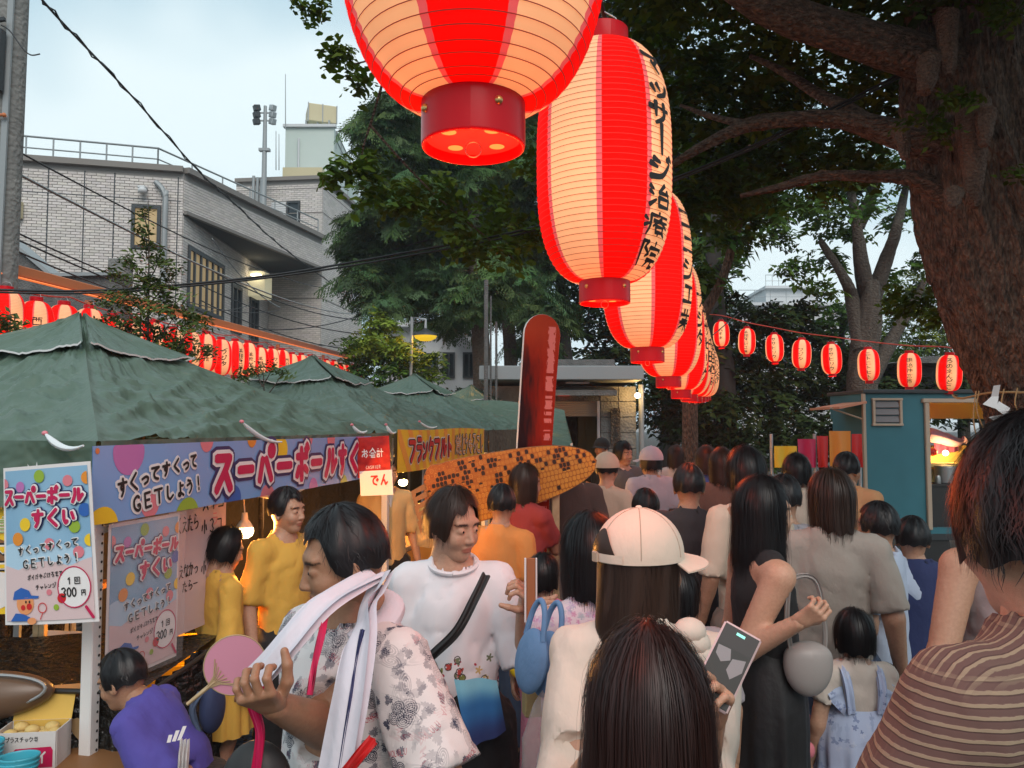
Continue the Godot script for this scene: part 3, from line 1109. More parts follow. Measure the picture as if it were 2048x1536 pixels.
	for f in 4:
		var a0 := f * PI / 2 + 0.5
		var c0 := Vector3(sin(a0), 0, cos(a0)) * 1.5 + Vector3(0, 1.95, 0)
		var c1 := Vector3(sin(a0 + PI / 2), 0, cos(a0 + PI / 2)) * 1.5 + Vector3(0, 1.95, 0)
		gb.sheet(14, 14, func(u: float, w: float) -> Vector3:
			var p := Vector3(0, 2.68, 0).lerp(c0.lerp(c1, u), w)
			return p - Vector3(0, 0.10 * sin(PI * w) * sin(PI * u) + 0.02 * sin(u * 20.0) * (1.0 - w), 0))
	part("roof", gb.done(), M.tentgrey, g)
	for f in 4:
		var a0 := f * PI / 2 + 0.5
		var pb := MB.new()
		pb.tube([Vector3(sin(a0) * 1.45, 0, cos(a0) * 1.45), Vector3(sin(a0) * 1.45, 1.94, cos(a0) * 1.45)], [0.02], 6)
		part("leg", pb.done(), M.whitepaint, g)
	var e := thing("canopy_tent", "low brownish tent eave at the end of the row, before the shuttered gatehouse", "tent", Vector3(0.0, 0, -11.6))
	var eb := MB.new()
	eb.sheet(16, 10, func(u: float, w: float) -> Vector3: return Vector3(-1.1 + 1.95 * u, 2.25 - 0.55 * pow(w, 0.8) - 0.02 * sin(u * 9.0) * w - 0.34 * pow(maxf(0.0, u - 0.45), 1.3), -0.9 + 1.9 * w))
	part("roof", eb.done(), M.tent, e)
	var ev := MB.new()
	ev.sheet(20, 3, func(u: float, w: float) -> Vector3: return Vector3(-1.1 + 1.95 * u, 1.70 - 0.34 * pow(maxf(0.0, u - 0.45), 1.3) - 0.26 * w - 0.015 * sin(u * 9.0), 1.0 + 0.02 * sin(u * 23.0) * w))
	ev.sheet(8, 3, func(u: float, w: float) -> Vector3: return Vector3(0.85 + 0.01 * sin(u * 15.0) * w, lerpf(1.545, 2.06, u) - 0.26 * w, 1.0 - 1.9 * u))
	part("valance", ev.done(), M.tentbrown, e)
	for x in [-1.05, 0.82]:
		for z in [0.95, -0.85]:
			var pb := MB.new()
			pb.tube([Vector3(x, 0, z), Vector3(x, 1.6, z)], [0.02], 6)
			part("leg", pb.done(), M.whitepaint, e)

func tie(label: String, a: Vector3, b: Vector3) -> void:
	var mb := MB.new()
	var p := sag(a, b, 0.03, 8)
	for i in p.size():
		p[i] += Vector3(0.02, 0.022, 0.035)
	mb.tube(p, [0.003, 0.010, 0.013, 0.013, 0.012, 0.010, 0.008, 0.006, 0.004], 8)
	var o := whole("tape_tie", mb.done(), M.tape, label, "tie", Vector3.ZERO, "tape ties of the banners")
	var c := MB.new()
	c.ball(p[0], Vector3(0.012, 0.009, 0.009), 8, 6)
	part("clip", c.done(), M.salmon, o)

# ---------------------------------------------------------------- printed banners and posters
func prt(called: String, parent: Node, m: Material, fill: Callable) -> MeshInstance3D:
	var mb := MB.new()
	fill.call(mb)
	return part(called, mb.done(), m, parent)

func outlined(parent: Node, called: String, text: String, c: Vector2, em: Vector2, pitch: float, weight: float, layers: Array, lay: Callable, lift: float, slope := 0.0) -> void:
	# layers: [extra width, material] from the widest to the letter itself
	for k in layers.size():
		prt(called if k == layers.size() - 1 else "letter_outline", parent, layers[k][1], func(mb: MB) -> void:
			line(mb, text, c, em, pitch, weight + layers[k][0], lay, lift + 0.0032 * k, 0.0, slope))

func balls(parent: Node, list: Array, lay: Callable, lift: float, lo: Vector2, hi: Vector2) -> void:
	var k := 0
	for b in list:
		k += 1
		prt("printed_ball", parent, M[b[3]], func(mb: MB) -> void: dot(mb, Vector2(b[0], b[1]), Vector2(b[2], b[2]), lay, lift + 0.00012 * k, lo, hi))

func poster(o: Node3D, lay: Callable, w: float, h: float) -> void:
	var lo := Vector2(-w, -h) * 0.5
	var hi := Vector2(w, h) * 0.5
	var p := func(x: float, y: float) -> Vector2: return Vector2((x - 0.5) * w, (0.5 - y) * h)
	prt("sheet", o, M.paper, func(mb: MB) -> void:
		mb.sheet(10, 14, func(u: float, v: float) -> Vector3: return lay.call(p.call(u, v), 0.0))
		mb.sheet(10, 14, func(u: float, v: float) -> Vector3: return lay.call(p.call(1.0 - u, v), -0.002)))
	prt("printed_sky", o, M.skyblue2, func(mb: MB) -> void:
		mb.sheet(24, 12, func(u: float, v: float) -> Vector3: return lay.call(p.call(0.03 + 0.94 * u, 0.022 + v * (0.63 + 0.03 * sin(u * 8.0))), 0.0012)))
	prt("printed_cloud", o, M.cloudblue, func(mb: MB) -> void:
		mb.sheet(24, 10, func(u: float, v: float) -> Vector3:
			var t := 0.53 - 0.05 * absf(sin(u * 6.5 + 0.6)) + 0.03 * u
			return lay.call(p.call(0.03 + 0.94 * u, lerpf(t, 0.70, v)), 0.0024)))
	prt("printed_cloud", o, M.lightpink, func(mb: MB) -> void:
		mb.sheet(24, 10, func(u: float, v: float) -> Vector3:
			var t := 0.66 - 0.045 * absf(sin(u * 5.2 + 2.3)) - 0.02 * u
			return lay.call(p.call(0.03 + 0.94 * u, lerpf(t, 0.975, v)), 0.0036)))
	var cs := []
	for b in [[0.02, 0.11, 0.06, "salmon"], [0.23, 0.13, 0.052, "mauve"], [0.46, 0.07, 0.060, "lime"], [0.77, 0.11, 0.052, "salmon"], [0.97, 0.10, 0.060, "orange"], [0.28, 0.37, 0.062, "yellow"], [0.93, 0.30, 0.062, "blue"], [0.82, 0.40, 0.058, "lime"], [0.19, 0.46, 0.062, "orange"], [0.97, 0.49, 0.058, "yellow"], [0.55, 0.50, 0.055, "salmon"], [0.85, 0.56, 0.055, "salmon"]]:
		var q: Vector2 = p.call(b[0], b[1])
		cs.append([q.x, q.y, b[2] * w, b[3]])
	for b in [[0.53, 0.80, 0.028, "salmon"], [0.66, 0.84, 0.045, "red"], [0.60, 0.895, 0.028, "lime"]]:
		var q: Vector2 = p.call(b[0], b[1])
		cs.append([q.x, q.y, b[2] * w, b[3]])
	balls(o, cs, lay, 0.0048, p.call(0.03, 0.978), p.call(0.97, 0.022))
	var title := [[0.020, M.navy], [0.012, M.white], [0.0, M.crimson]]
	outlined(o, "title", "スーパーボール", p.call(0.50, 0.195), Vector2(0.047, 0.062), 0.0515, 0.0135, title, lay, 0.0062, -0.02)
	outlined(o, "title", "すくい", p.call(0.62, 0.335), Vector2(0.060, 0.068), 0.066, 0.0135, title, lay, 0.0066)
	var small := [[0.006, M.white], [0.0, M.ink]]
	outlined(o, "slogan", "すくってすくって", p.call(0.53, 0.515), Vector2(0.027, 0.031), 0.0345, 0.0048, small, lay, 0.0060, 0.10)
	outlined(o, "slogan", "GETしよう!", p.call(0.56, 0.605), Vector2(0.030, 0.032), 0.0365, 0.0050, small, lay, 0.0064, 0.08)
	outlined(o, "slogan", "ポイがやぶけるまで", p.call(0.49, 0.695), Vector2(0.0155, 0.0185), 0.0175, 0.0028, [[0.0, M.ink]], lay, 0.0060, 0.09)
	outlined(o, "slogan", "チャレンジ!", p.call(0.52, 0.76), Vector2(0.0165, 0.0185), 0.0185, 0.0028, [[0.0, M.ink]], lay, 0.0060, 0.09)
	# the scoop with the price
	var ring := []
	for k in 29:
		ring.append(p.call(0.79, 0.775) + Vector2(sin(TAU * k / 28), cos(TAU * k / 28)) * Vector2(0.066, 0.075))
	prt("price_ring", o, M.white, func(mb: MB) -> void: dot(mb, p.call(0.79, 0.775), Vector2(0.066, 0.075), lay, 0.0062, lo, hi))
	prt("price_ring", o, M.crimson, func(mb: MB) -> void:
		ribbon(mb, ring, 0.0045, lay, 0.0076)
		ribbon(mb, [p.call(0.90, 0.90), p.call(0.965, 0.968)], 0.011, lay, 0.0080))
	outlined(o, "price", "1回", p.call(0.79, 0.735), Vector2(0.026, 0.026), 0.033, 0.0045, [[0.0, M.ink]], lay, 0.0078)
	outlined(o, "price", "300", p.call(0.74, 0.805), Vector2(0.028, 0.036), 0.0205, 0.0055, [[0.0, M.ink]], lay, 0.0078)
	outlined(o, "price", "円", p.call(0.885, 0.812), Vector2(0.018, 0.022), 0.02, 0.0036, [[0.0, M.ink]], lay, 0.0078)
	# a printed boy in a blue cap with a scoop
	prt("printed_boy", o, M.skin2, func(mb: MB) -> void:
		dot(mb, p.call(0.26, 0.865), Vector2(0.040, 0.042), lay, 0.0060)
		dot(mb, p.call(0.335, 0.975), Vector2(0.020, 0.013), lay, 0.0075, lo, hi))
	prt("printed_boy", o, M.blue, func(mb: MB) -> void:
		patch(mb, [p.call(0.12, 0.84), p.call(0.14, 0.79), p.call(0.22, 0.765), p.call(0.31, 0.785), p.call(0.335, 0.815), p.call(0.42, 0.82), p.call(0.41, 0.835), p.call(0.24, 0.838)], lay, 0.0070)
		patch(mb, [p.call(0.09, 0.975), p.call(0.15, 0.925), p.call(0.24, 0.93), p.call(0.33, 0.955), p.call(0.32, 0.975)], lay, 0.0072))
	prt("printed_boy", o, M.red, func(mb: MB) -> void:
		dot(mb, p.call(0.31, 0.885), Vector2(0.012, 0.012), lay, 0.0076)
		dot(mb, p.call(0.24, 0.89), Vector2(0.010, 0.010), lay, 0.0076)
		var rr := []
		for k in 17:
			rr.append(p.call(0.455, 0.895) + Vector2(sin(TAU * k / 16), cos(TAU * k / 16)) * 0.018)
		ribbon(mb, rr, 0.0035, lay, 0.0076)
		ribbon(mb, [p.call(0.455, 0.93), p.call(0.43, 0.965)], 0.0035, lay, 0.0078))
	prt("printed_boy", o, M.ink, func(mb: MB) -> void:
		dot(mb, p.call(0.275, 0.855), Vector2(0.0035, 0.0055), lay, 0.0080)
		dot(mb, p.call(0.315, 0.855), Vector2(0.0035, 0.0055), lay, 0.0080))

func build_signs() -> void:
	var front := Transform3D(Basis(U, Vector3.UP, W), N0 + W * 0.05)
	var lay := lay_on(front)
	# the blue banner
	var o := thing("stall_banner", "long sky blue banner with big crimson katakana under the nearest tent's eave", "banner", front * Vector3(1.2, 1.5, 0))
	var banner := Node3D.new()
	o.transform = Transform3D(Basis.IDENTITY, Vector3.ZERO)
	var x0 := -0.085
	var x1 := 2.50
	var wav := func(p: Vector2, lift: float) -> Vector3:
		return front * Vector3(p.x, p.y, lift + 0.006 * sin(p.x * 5.0) + 0.004 * sin(p.x * 13.0 + p.y * 9.0))
	prt("cloth", o, M.skyblue, func(mb: MB) -> void:
		mb.sheet(60, 5, func(u: float, w: float) -> Vector3: return wav.call(Vector2(lerpf(x0, x1, u), lerpf(1.775, 1.493, w)), 0.0))
		mb.sheet(60, 5, func(u: float, w: float) -> Vector3: return wav.call(Vector2(lerpf(x1, x0, u), lerpf(1.775, 1.493, w)), -0.003)))
	banner.free()
	balls(o, [[0.10, 1.745, 0.085, "mauve"], [0.225, 1.54, 0.055, "salmon"], [-0.03, 1.48, 0.075, "yellow"], [0.46, 1.47, 0.075, "lime"], [0.60, 1.78, 0.05, "salmon"], [0.82, 1.50, 0.07, "blue"], [0.98, 1.785, 0.045, "orange"], [1.24, 1.72, 0.075, "yellow"], [1.13, 1.475, 0.075, "salmon"], [1.55, 1.78, 0.06, "salmon"], [1.62, 1.49, 0.06, "mauve"], [1.85, 1.77, 0.06, "salmon"], [2.05, 1.48, 0.06, "lime"], [2.3, 1.76, 0.07, "mauve"]], wav, 0.0014, Vector2(x0, 1.493), Vector2(x1, 1.775))
	var small := [[0.020, M.white], [0.0, M.ink]]
	var ph := "すくってすくって"
	for k in 8:
		outlined(o, "slogan", ph[k], Vector2(0.065 + 0.061 * k, 1.618 + 0.036 * (1.0 - pow((7.0 - k) / 7.0, 2.0)) + 0.045 * k / 7.0), Vector2(0.060, 0.072) if k < 2 else Vector2(0.052, 0.060), 0.06, 0.011, small, wav, 0.0032 + 0.0001 * k, 0.12)
	outlined(o, "slogan", "GETしよう!", Vector2(0.335, 1.575), Vector2(0.056, 0.062), 0.064, 0.0112, small, wav, 0.0036, 0.13)
	var title := [[0.066, M.navy], [0.034, M.white], [0.0, M.crimson]]
	outlined(o, "title", "スーパーボールすくい", Vector2(1.565, 1.637), Vector2(0.150, 0.185), 0.184, 0.043, title, wav, 0.0036, 0.0)
	prt("eyelet", o, M.brass, func(mb: MB) -> void:
		for x in [x0 + 0.02, 1.2, x1 - 0.02]:
			mb.disc(wav.call(Vector2(x, 1.757), 0.0022), W, 0.011, 12))
	# the yellow banner
	var f2 := thing("stall_banner", "yellow and orange striped banner with red and brown food lettering, on the second tent", "banner")
	var y0 := 3.02
	var y1 := 5.66
	var lay2 := func(p: Vector2, lift: float) -> Vector3: return front * Vector3(p.x, p.y + 0.006 * sin(p.x * 3.0), lift + 0.008 * sin(p.x * 6.0))
	prt("cloth", f2, M.yellow, func(mb: MB) -> void:
		mb.sheet(40, 4, func(u: float, w: float) -> Vector3: return lay2.call(Vector2(lerpf(y0, y1, u), lerpf(1.815, 1.49, w)), 0.0))
		mb.sheet(40, 4, func(u: float, w: float) -> Vector3: return lay2.call(Vector2(lerpf(y1, y0, u), lerpf(1.815, 1.49, w)), -0.003)))
	for k in 12:
		prt("printed_ray", f2, M.goldprint, func(mb: MB) -> void:
			var c := y0 + 0.12 + k * 0.22
			var lean := (c - 4.34) * 0.20
			mb.sheet(3, 4, func(u: float, w: float) -> Vector3: return lay2.call(Vector2(clampf(c + lean * (0.5 - w) + 0.095 * (u - 0.5), y0, y1), lerpf(1.815, 1.49, w)), 0.002)))
	outlined(f2, "title", "フランクフルト", Vector2(3.82, 1.655), Vector2(0.150, 0.185), 0.172, 0.034, [[0.040, M.paper], [0.018, M.ink], [0.0, M.red]], lay2, 0.0045)
	outlined(f2, "title", "焼きとうもろこし", Vector2(5.05, 1.66), Vector2(0.130, 0.180), 0.135, 0.020, [[0.036, M.ink], [0.018, M.paper], [0.0, M.goldprint]], lay2, 0.0045)
	# the cashier's sign
	var ct := Transform3D(Basis(Vector3.UP, -0.42) * Basis(Vector3.BACK, 0.07), pt(746, 914, 5.0))
	var cl := lay_on(ct)
	var cs := thing("cashier_sign", "small red cashier sign with white lettering between the blue and yellow banners", "sign")
	prt("board", cs, M.signred, func(mb: MB) -> void: mb.box(ct * Vector3(0, 0, -0.004), Vector3(0.255, 0.262, 0.006), ct.basis, 0.001))
	outlined(cs, "lettering", "お会計", Vector2(0, 0.025), Vector2(0.052, 0.058), 0.058, 0.0078, [[0.0, M.paper]], cl, 0.002)
	outlined(cs, "lettering", "CASHIER", Vector2(0, -0.065), Vector2(0.016, 0.022), 0.0165, 0.0026, [[0.0, M.paper]], cl, 0.002)
	var lt := Transform3D(ct.basis, pt(752, 966, 4.98))
	var lo2 := thing("notice_sheet", "pale notice with red characters hanging below the red cashier sign", "notice")
	prt("sheet", lo2, M.paper, func(mb: MB) -> void: mb.box(lt * Vector3(0, 0, -0.003), Vector3(0.25, 0.16, 0.004), lt.basis, 0.001))
	outlined(lo2, "lettering", "でん", Vector2(0.03, 0.02), Vector2(0.06, 0.07), 0.075, 0.011, [[0.0, M.red]], lay_on(lt), 0.001)
	# the posters at the corner
	var pa := Transform3D(Basis(Vector3.UP, -0.21) * Basis(Vector3.BACK, 0.08), pt(92, 1088, 2.66))
	var bend := func(p: Vector2, lift: float) -> Vector3: return pa * Vector3(p.x * 0.91, p.y * 0.91, lift - 0.3 * p.x * p.x + 0.10 * (p.y + 0.1) * p.x)
	var a := thing("game_poster", "curling ball scooping poster in full view left of the white tent leg", "poster")
	poster(a, bend, 0.405, 0.594)
	var pb := Transform3D(Basis(U, Vector3.UP, W), N0 + U * 0.235 + W * 0.03 + Vector3(0, 1.185, 0))
	var bend2 := func(p: Vector2, lift: float) -> Vector3: return pb * Vector3(p.x + 0.03 * (0.3 - p.y) * 0.3, p.y, lift + 0.006 * sin(p.x * 4.0 + p.y * 2.0))
	var b := thing("game_poster", "sleeved ball scooping poster under the blue banner, right of the white leg", "poster")
	poster(b, bend2, 0.405, 0.594)
	var sleeve := mat(Color(1, 1, 1, 0.10), 0.12)
	sleeve.transparency = BaseMaterial3D.TRANSPARENCY_ALPHA
	prt("clear_sleeve", b, sleeve, func(mb: MB) -> void:
		mb.sheet(8, 12, func(u: float, w: float) -> Vector3: return bend2.call(Vector2(-0.215 + 0.43 * u, 0.305 - 0.61 * w), 0.022 + 0.003 * sin(u * 14.0 + w * 9.0))))
	# the handwritten price sheet
	var pc := Transform3D(Basis(U, Vector3.UP, W), N0 + U * 0.78 - W * 0.10 + Vector3(0, 1.22, 0))
	var c := thing("price_sheet", "pinkish white handwritten price sheet beside the lit bulb", "notice")
	var lc := lay_on(pc)
	prt("sheet", c, M.lightpink, func(mb: MB) -> void: mb.box(pc * Vector3(0, 0, -0.003), Vector3(0.44, 0.62, 0.004), pc.basis, 0.001))
	outlined(c, "handwriting", "すくえたら", Vector2(-0.11, 0.18), Vector2(0.040, 0.075), 0.042, 0.0065, [[0.0, M.ink]], lc, 0.001, 0.05)
	outlined(c, "handwriting", "大1コ", Vector2(0.11, 0.255), Vector2(0.050, 0.060), 0.062, 0.0085, [[0.0, M.ink]], lc, 0.001)
	outlined(c, "handwriting", "小3コ", Vector2(0.10, 0.15), Vector2(0.046, 0.070), 0.060, 0.0075, [[0.0, M.ink]], lc, 0.001)
	outlined(c, "handwriting", "Get", Vector2(0.18, 0.10), Vector2(0.028, 0.034), 0.026, 0.004, [[0.0, M.ink]], lc, 0.001)
	outlined(c, "handwriting", "すくえなかっ", Vector2(-0.11, -0.03), Vector2(0.036, 0.062), 0.036, 0.0055, [[0.0, M.ink]], lc, 0.001, 0.05)
	outlined(c, "handwriting", "たらー", Vector2(-0.06, -0.10), Vector2(0.036, 0.048), 0.040, 0.0050, [[0.0, M.ink]], lc, 0.001)
	outlined(c, "handwriting", "小3コ", Vector2(0.10, -0.04), Vector2(0.044, 0.066), 0.058, 0.0068, [[0.0, M.ink]], lc, 0.001)
	prt("handwriting", c, M.salmon, func(mb: MB) -> void: column(mb, "フランクフルト", Vector2(0.125, 0.29), Vector2(0.05, 0.06), 0.075, 0.005, lc, 0.0006))
	# the yellow snack poster at the far left
	var pd := Transform3D(Basis(Vector3.UP, 0.15), pt(2, 1122, 2.95))
	var ld := lay_on(pd)
	var d := thing("snack_poster", "yellow and brown snack poster at the frame's left edge, behind the curling poster", "poster")
	prt("sheet", d, M.yellow, func(mb: MB) -> void: mb.box(pd * Vector3(0, 0, -0.003), Vector3(0.30, 0.40, 0.004), pd.basis, 0.001))
	prt("printed_band", d, M.woodbrown, func(mb: MB) -> void: patch(mb, [Vector2(-0.15, 0.14), Vector2(0.15, 0.02), Vector2(0.15, -0.06), Vector2(-0.15, 0.02)], ld, 0.0012))
	prt("printed_band", d, M.paper, func(mb: MB) -> void: patch(mb, [Vector2(-0.15, -0.02), Vector2(0.06, -0.05), Vector2(0.12, -0.12), Vector2(0.0, -0.18), Vector2(-0.15, -0.13)], ld, 0.0012))
	outlined(d, "lettering", "宮市", Vector2(0.03, 0.135), Vector2(0.05, 0.055), 0.052, 0.006, [[0.010, M.paper], [0.0, M.lime]], ld, 0.0026)
	outlined(d, "lettering", "とこし", Vector2(0.0, 0.02), Vector2(0.08, 0.085), 0.085, 0.014, [[0.026, M.ink], [0.012, M.paper], [0.0, M.yellow]], ld, 0.0026)
	# the giant cut-out sausage and corn
	build_cutouts()

func build_cutouts() -> void:
	var n := FastNoiseLite.new()
	n.seed = 9
	n.frequency = 0.02
	var im := Image.create(128, 384, false, Image.FORMAT_RGB8)
	for y in 384:
		for x in 128:
			var u := x / 127.0
			var v := y / 383.0
			var t := n.get_noise_2d(x * 2.0, y * 0.7)
			var c := lin(0.17, 0.010, 0.006).lerp(lin(0.30, 0.020, 0.008), clampf(u * 1.3 + t, 0, 1))
			if v < 0.18:
				c = c.lerp(lin(0.36, 0.045, 0.016), clampf((0.18 - v) * 8.0, 0, 1) * clampf(1.2 - u * 0.5, 0, 1))
			# the charred side of the print
			var char_ := clampf((0.62 + 0.25 * t - u - 0.20 * v) * 3.0, 0, 1) * clampf((v - 0.13) * 7.0 + t, 0, 1)
			c = c.lerp(lin(0.020, 0.008, 0.010), char_)
			var band := absf(u - 0.83 + 0.22 * v) + 0.10 * absf(n.get_noise_2d(x * 4.0, y * 2.5))
			var gap := n.get_noise_2d(40.0, y * 5.0)
			if band < 0.095 and v > 0.04 and (gap > -0.05 or v < 0.2):
				c = lin(0.62, 0.19, 0.17)
			im.set_pixel(x, y, c)
	var sm := mat(Color.WHITE, 0.4)
	sm.metallic_specular = 0.2
	sm.albedo_texture = ImageTexture.create_from_image(im)
	var corn := Image.create(768, 160, false, Image.FORMAT_RGB8)
	for y in 160:
		var ry := 0.0
		var rj := 0
		for x in 768:
			var bow := 0.9 * sin(PI * x / 768.0)
			var r2 := (y - 80.0) * (1.0 + 0.12 * (1.0 - bow)) / 13.3 + 6.0
			rj = floori(r2)
			ry = fposmod(r2, 1.0)
			var cx := x / 17.0 + 0.5 * (rj % 2) + 0.16 * sin(rj * 2.7 + x * 0.03)
			var ci := floori(cx)
			var rx := fposmod(cx, 1.0)
			var h := fposmod(sin(ci * 12.9898 + rj * 78.233) * 43758.5453, 1.0)
			var e := 0.5 - 0.5 * pow(pow(absf(2.0 * rx - 1.0), 3.2) + pow(absf(2.0 * ry - 1.0), 3.2), 0.3125)
			var along := x / 768.0
			var c := lin(0.27, 0.060, 0.008).lerp(lin(0.60, 0.235, 0.025), clampf(along * 1.1 + 0.35 * (h - 0.5), 0, 1)).lerp(lin(0.80, 0.48, 0.10), 0.5 * clampf(e * 2.6 - 0.5, 0, 1))
			var down := y / 160.0
			c = c.lerp(lin(0.68, 0.30, 0.035), clampf(down * 0.8 - 0.25, 0, 1))
			var burnt := 0.30 * n.get_noise_2d(ci * 9.0, rj * 16.0) + 0.62 * (h - 0.5)
			var zone := clampf(1.0 - absf(down - 0.28) * 3.0, 0, 1)
			if burnt + zone * 0.34 - 0.25 * maxf(0.0, down - 0.5) > 0.33 and e > 0.07:
				c = lin(0.055, 0.020, 0.008).lerp(lin(0.02, 0.01, 0.006), h)
			elif e > 0.08 and e < 0.17:
				c = c.lerp(lin(0.72, 0.40, 0.10), 0.75 * fposmod(h * 7.0, 1.0))
			if e < 0.06:
				c = lin(0.36, 0.10, 0.010)
			corn.set_pixel(x, y, c)
	var cm := mat(Color.WHITE, 0.3)
	cm.albedo_texture = ImageTexture.create_from_image(corn)
	# the sausage: tall, rounded at the top, leaning a little
	var s := thing("sausage_cutout", "giant cut-out board of a glossy red brown grilled sausage standing upright", "cutout sign", pt(1062, 765, 5.35) * Vector3(1, 0, 1), 0.30)
	s.rotation.z = -0.02
	var base_y := 0.6
	var top_y := yat(628, 5.35)
	var pts := PackedVector2Array()
	var hgt := top_y - base_y
	for k in 13:
		var a := PI * k / 12.0
		pts.append(Vector2(0.030 + cos(a) * 0.132, top_y - 0.142 + sin(a) * 0.142))
	for k in range(1, 14):
		var v := k / 13.0
		pts.append(Vector2(lerpf(-0.102, -0.165, v) - 0.010 * sin(v * 2.6), lerpf(top_y - 0.142, base_y, v)))
	for k in range(0, 13):
		var v := 1.0 - k / 13.0
		pts.append(Vector2(lerpf(0.162, 0.062, v) - 0.008 * sin(v * 5.0), lerpf(top_y - 0.142, base_y, v)))
	var mb := MB.new()
	mb.slab(pts, 0.003, Transform3D(Basis.IDENTITY, Vector3(0, 0, 0.017)))
	part("printed_face", mb.done(), sm, s)
	var bk := MB.new()
	var grown: Array = Geometry2D.offset_polygon(pts, 0.0015)
	bk.slab(grown[0], 0.03)
	part("white_board", bk.done(), M.white, s)
	var st := MB.new()
	st.box(Vector3(-0.05, 0.55, -0.04), Vector3(0.05, 1.1, 0.04), Basis.IDENTITY, 0.004)
	part("stake", st.done(), M.wood, s)
	# the corn: lying, its tip to the right
	var c0 := pt(1022, 962, 5.15)
	var c := thing("corn_cutout", "giant cut-out board of a charred yellow corn cob lying in front of the sausage", "cutout sign", Vector3(c0.x, 0, c0.z), 0.02)
	var cp := PackedVector2Array()
	for k in 41:
		var u := -1.0 + 2.0 * k / 40.0
		var hh := 0.205 * pow(maxf(0.0, 1.0 - pow(absf(u * 0.5 - 0.5) if u < 0 else absf(u) , 2.6)), 0.55)
		hh = 0.205 * sqrt(maxf(0.0, 1.0 - pow(absf(u + 0.12) / 1.12, 3.2))) if u > -0.8 else 0.205 * sqrt(maxf(0.0, 1.0 - pow((absf(u + 0.8)) / 0.2, 2.2))) * 0.93
		cp.append(Vector2(u * 0.585, hh * (1.0 - 0.22 * u)))
	for k in range(39, 0, -1):
		var q := cp[k]
		cp.append(Vector2(q.x, -q.y * 0.92 - 0.004))
	var tilt := Transform3D(Basis(Vector3.BACK, 0.235), Vector3(0, c0.y, 0))
	var m2 := MB.new()
	m2.slab(cp, 0.003, tilt * Transform3D(Basis.IDENTITY, Vector3(0, 0, 0.017)))
	part("printed_face", m2.done(), cm, c)
	var b2 := MB.new()
	b2.slab(Geometry2D.offset_polygon(cp, 0.004)[0], 0.03, tilt)
	part("backing_board", b2.done(), M.woodbrown, c)
	var husk := MB.new()
	for k in 5:
		var yy := 0.12 - 0.05 * k
		husk.slab(PackedVector2Array([Vector2(-0.56, yy), Vector2(-0.66, yy - 0.03), Vector2(-0.655 + 0.02 * (k % 2), yy - 0.12), Vector2(-0.63, yy - 0.05), Vector2(-0.56, yy - 0.04)]), 0.006, tilt * Transform3D(Basis.IDENTITY, Vector3(0, 0, 0.024 + 0.007 * k)))
	part("husk", husk.done(), M.woodbrown, c)
	var st2 := MB.new()
	for x in [-0.35, 0.3]:
		st2.box(Vector3(x, c0.y * 0.5, -0.04), Vector3(0.05, c0.y, 0.04), Basis.IDENTITY, 0.004)
	part("stake", st2.done(), M.wood, c)

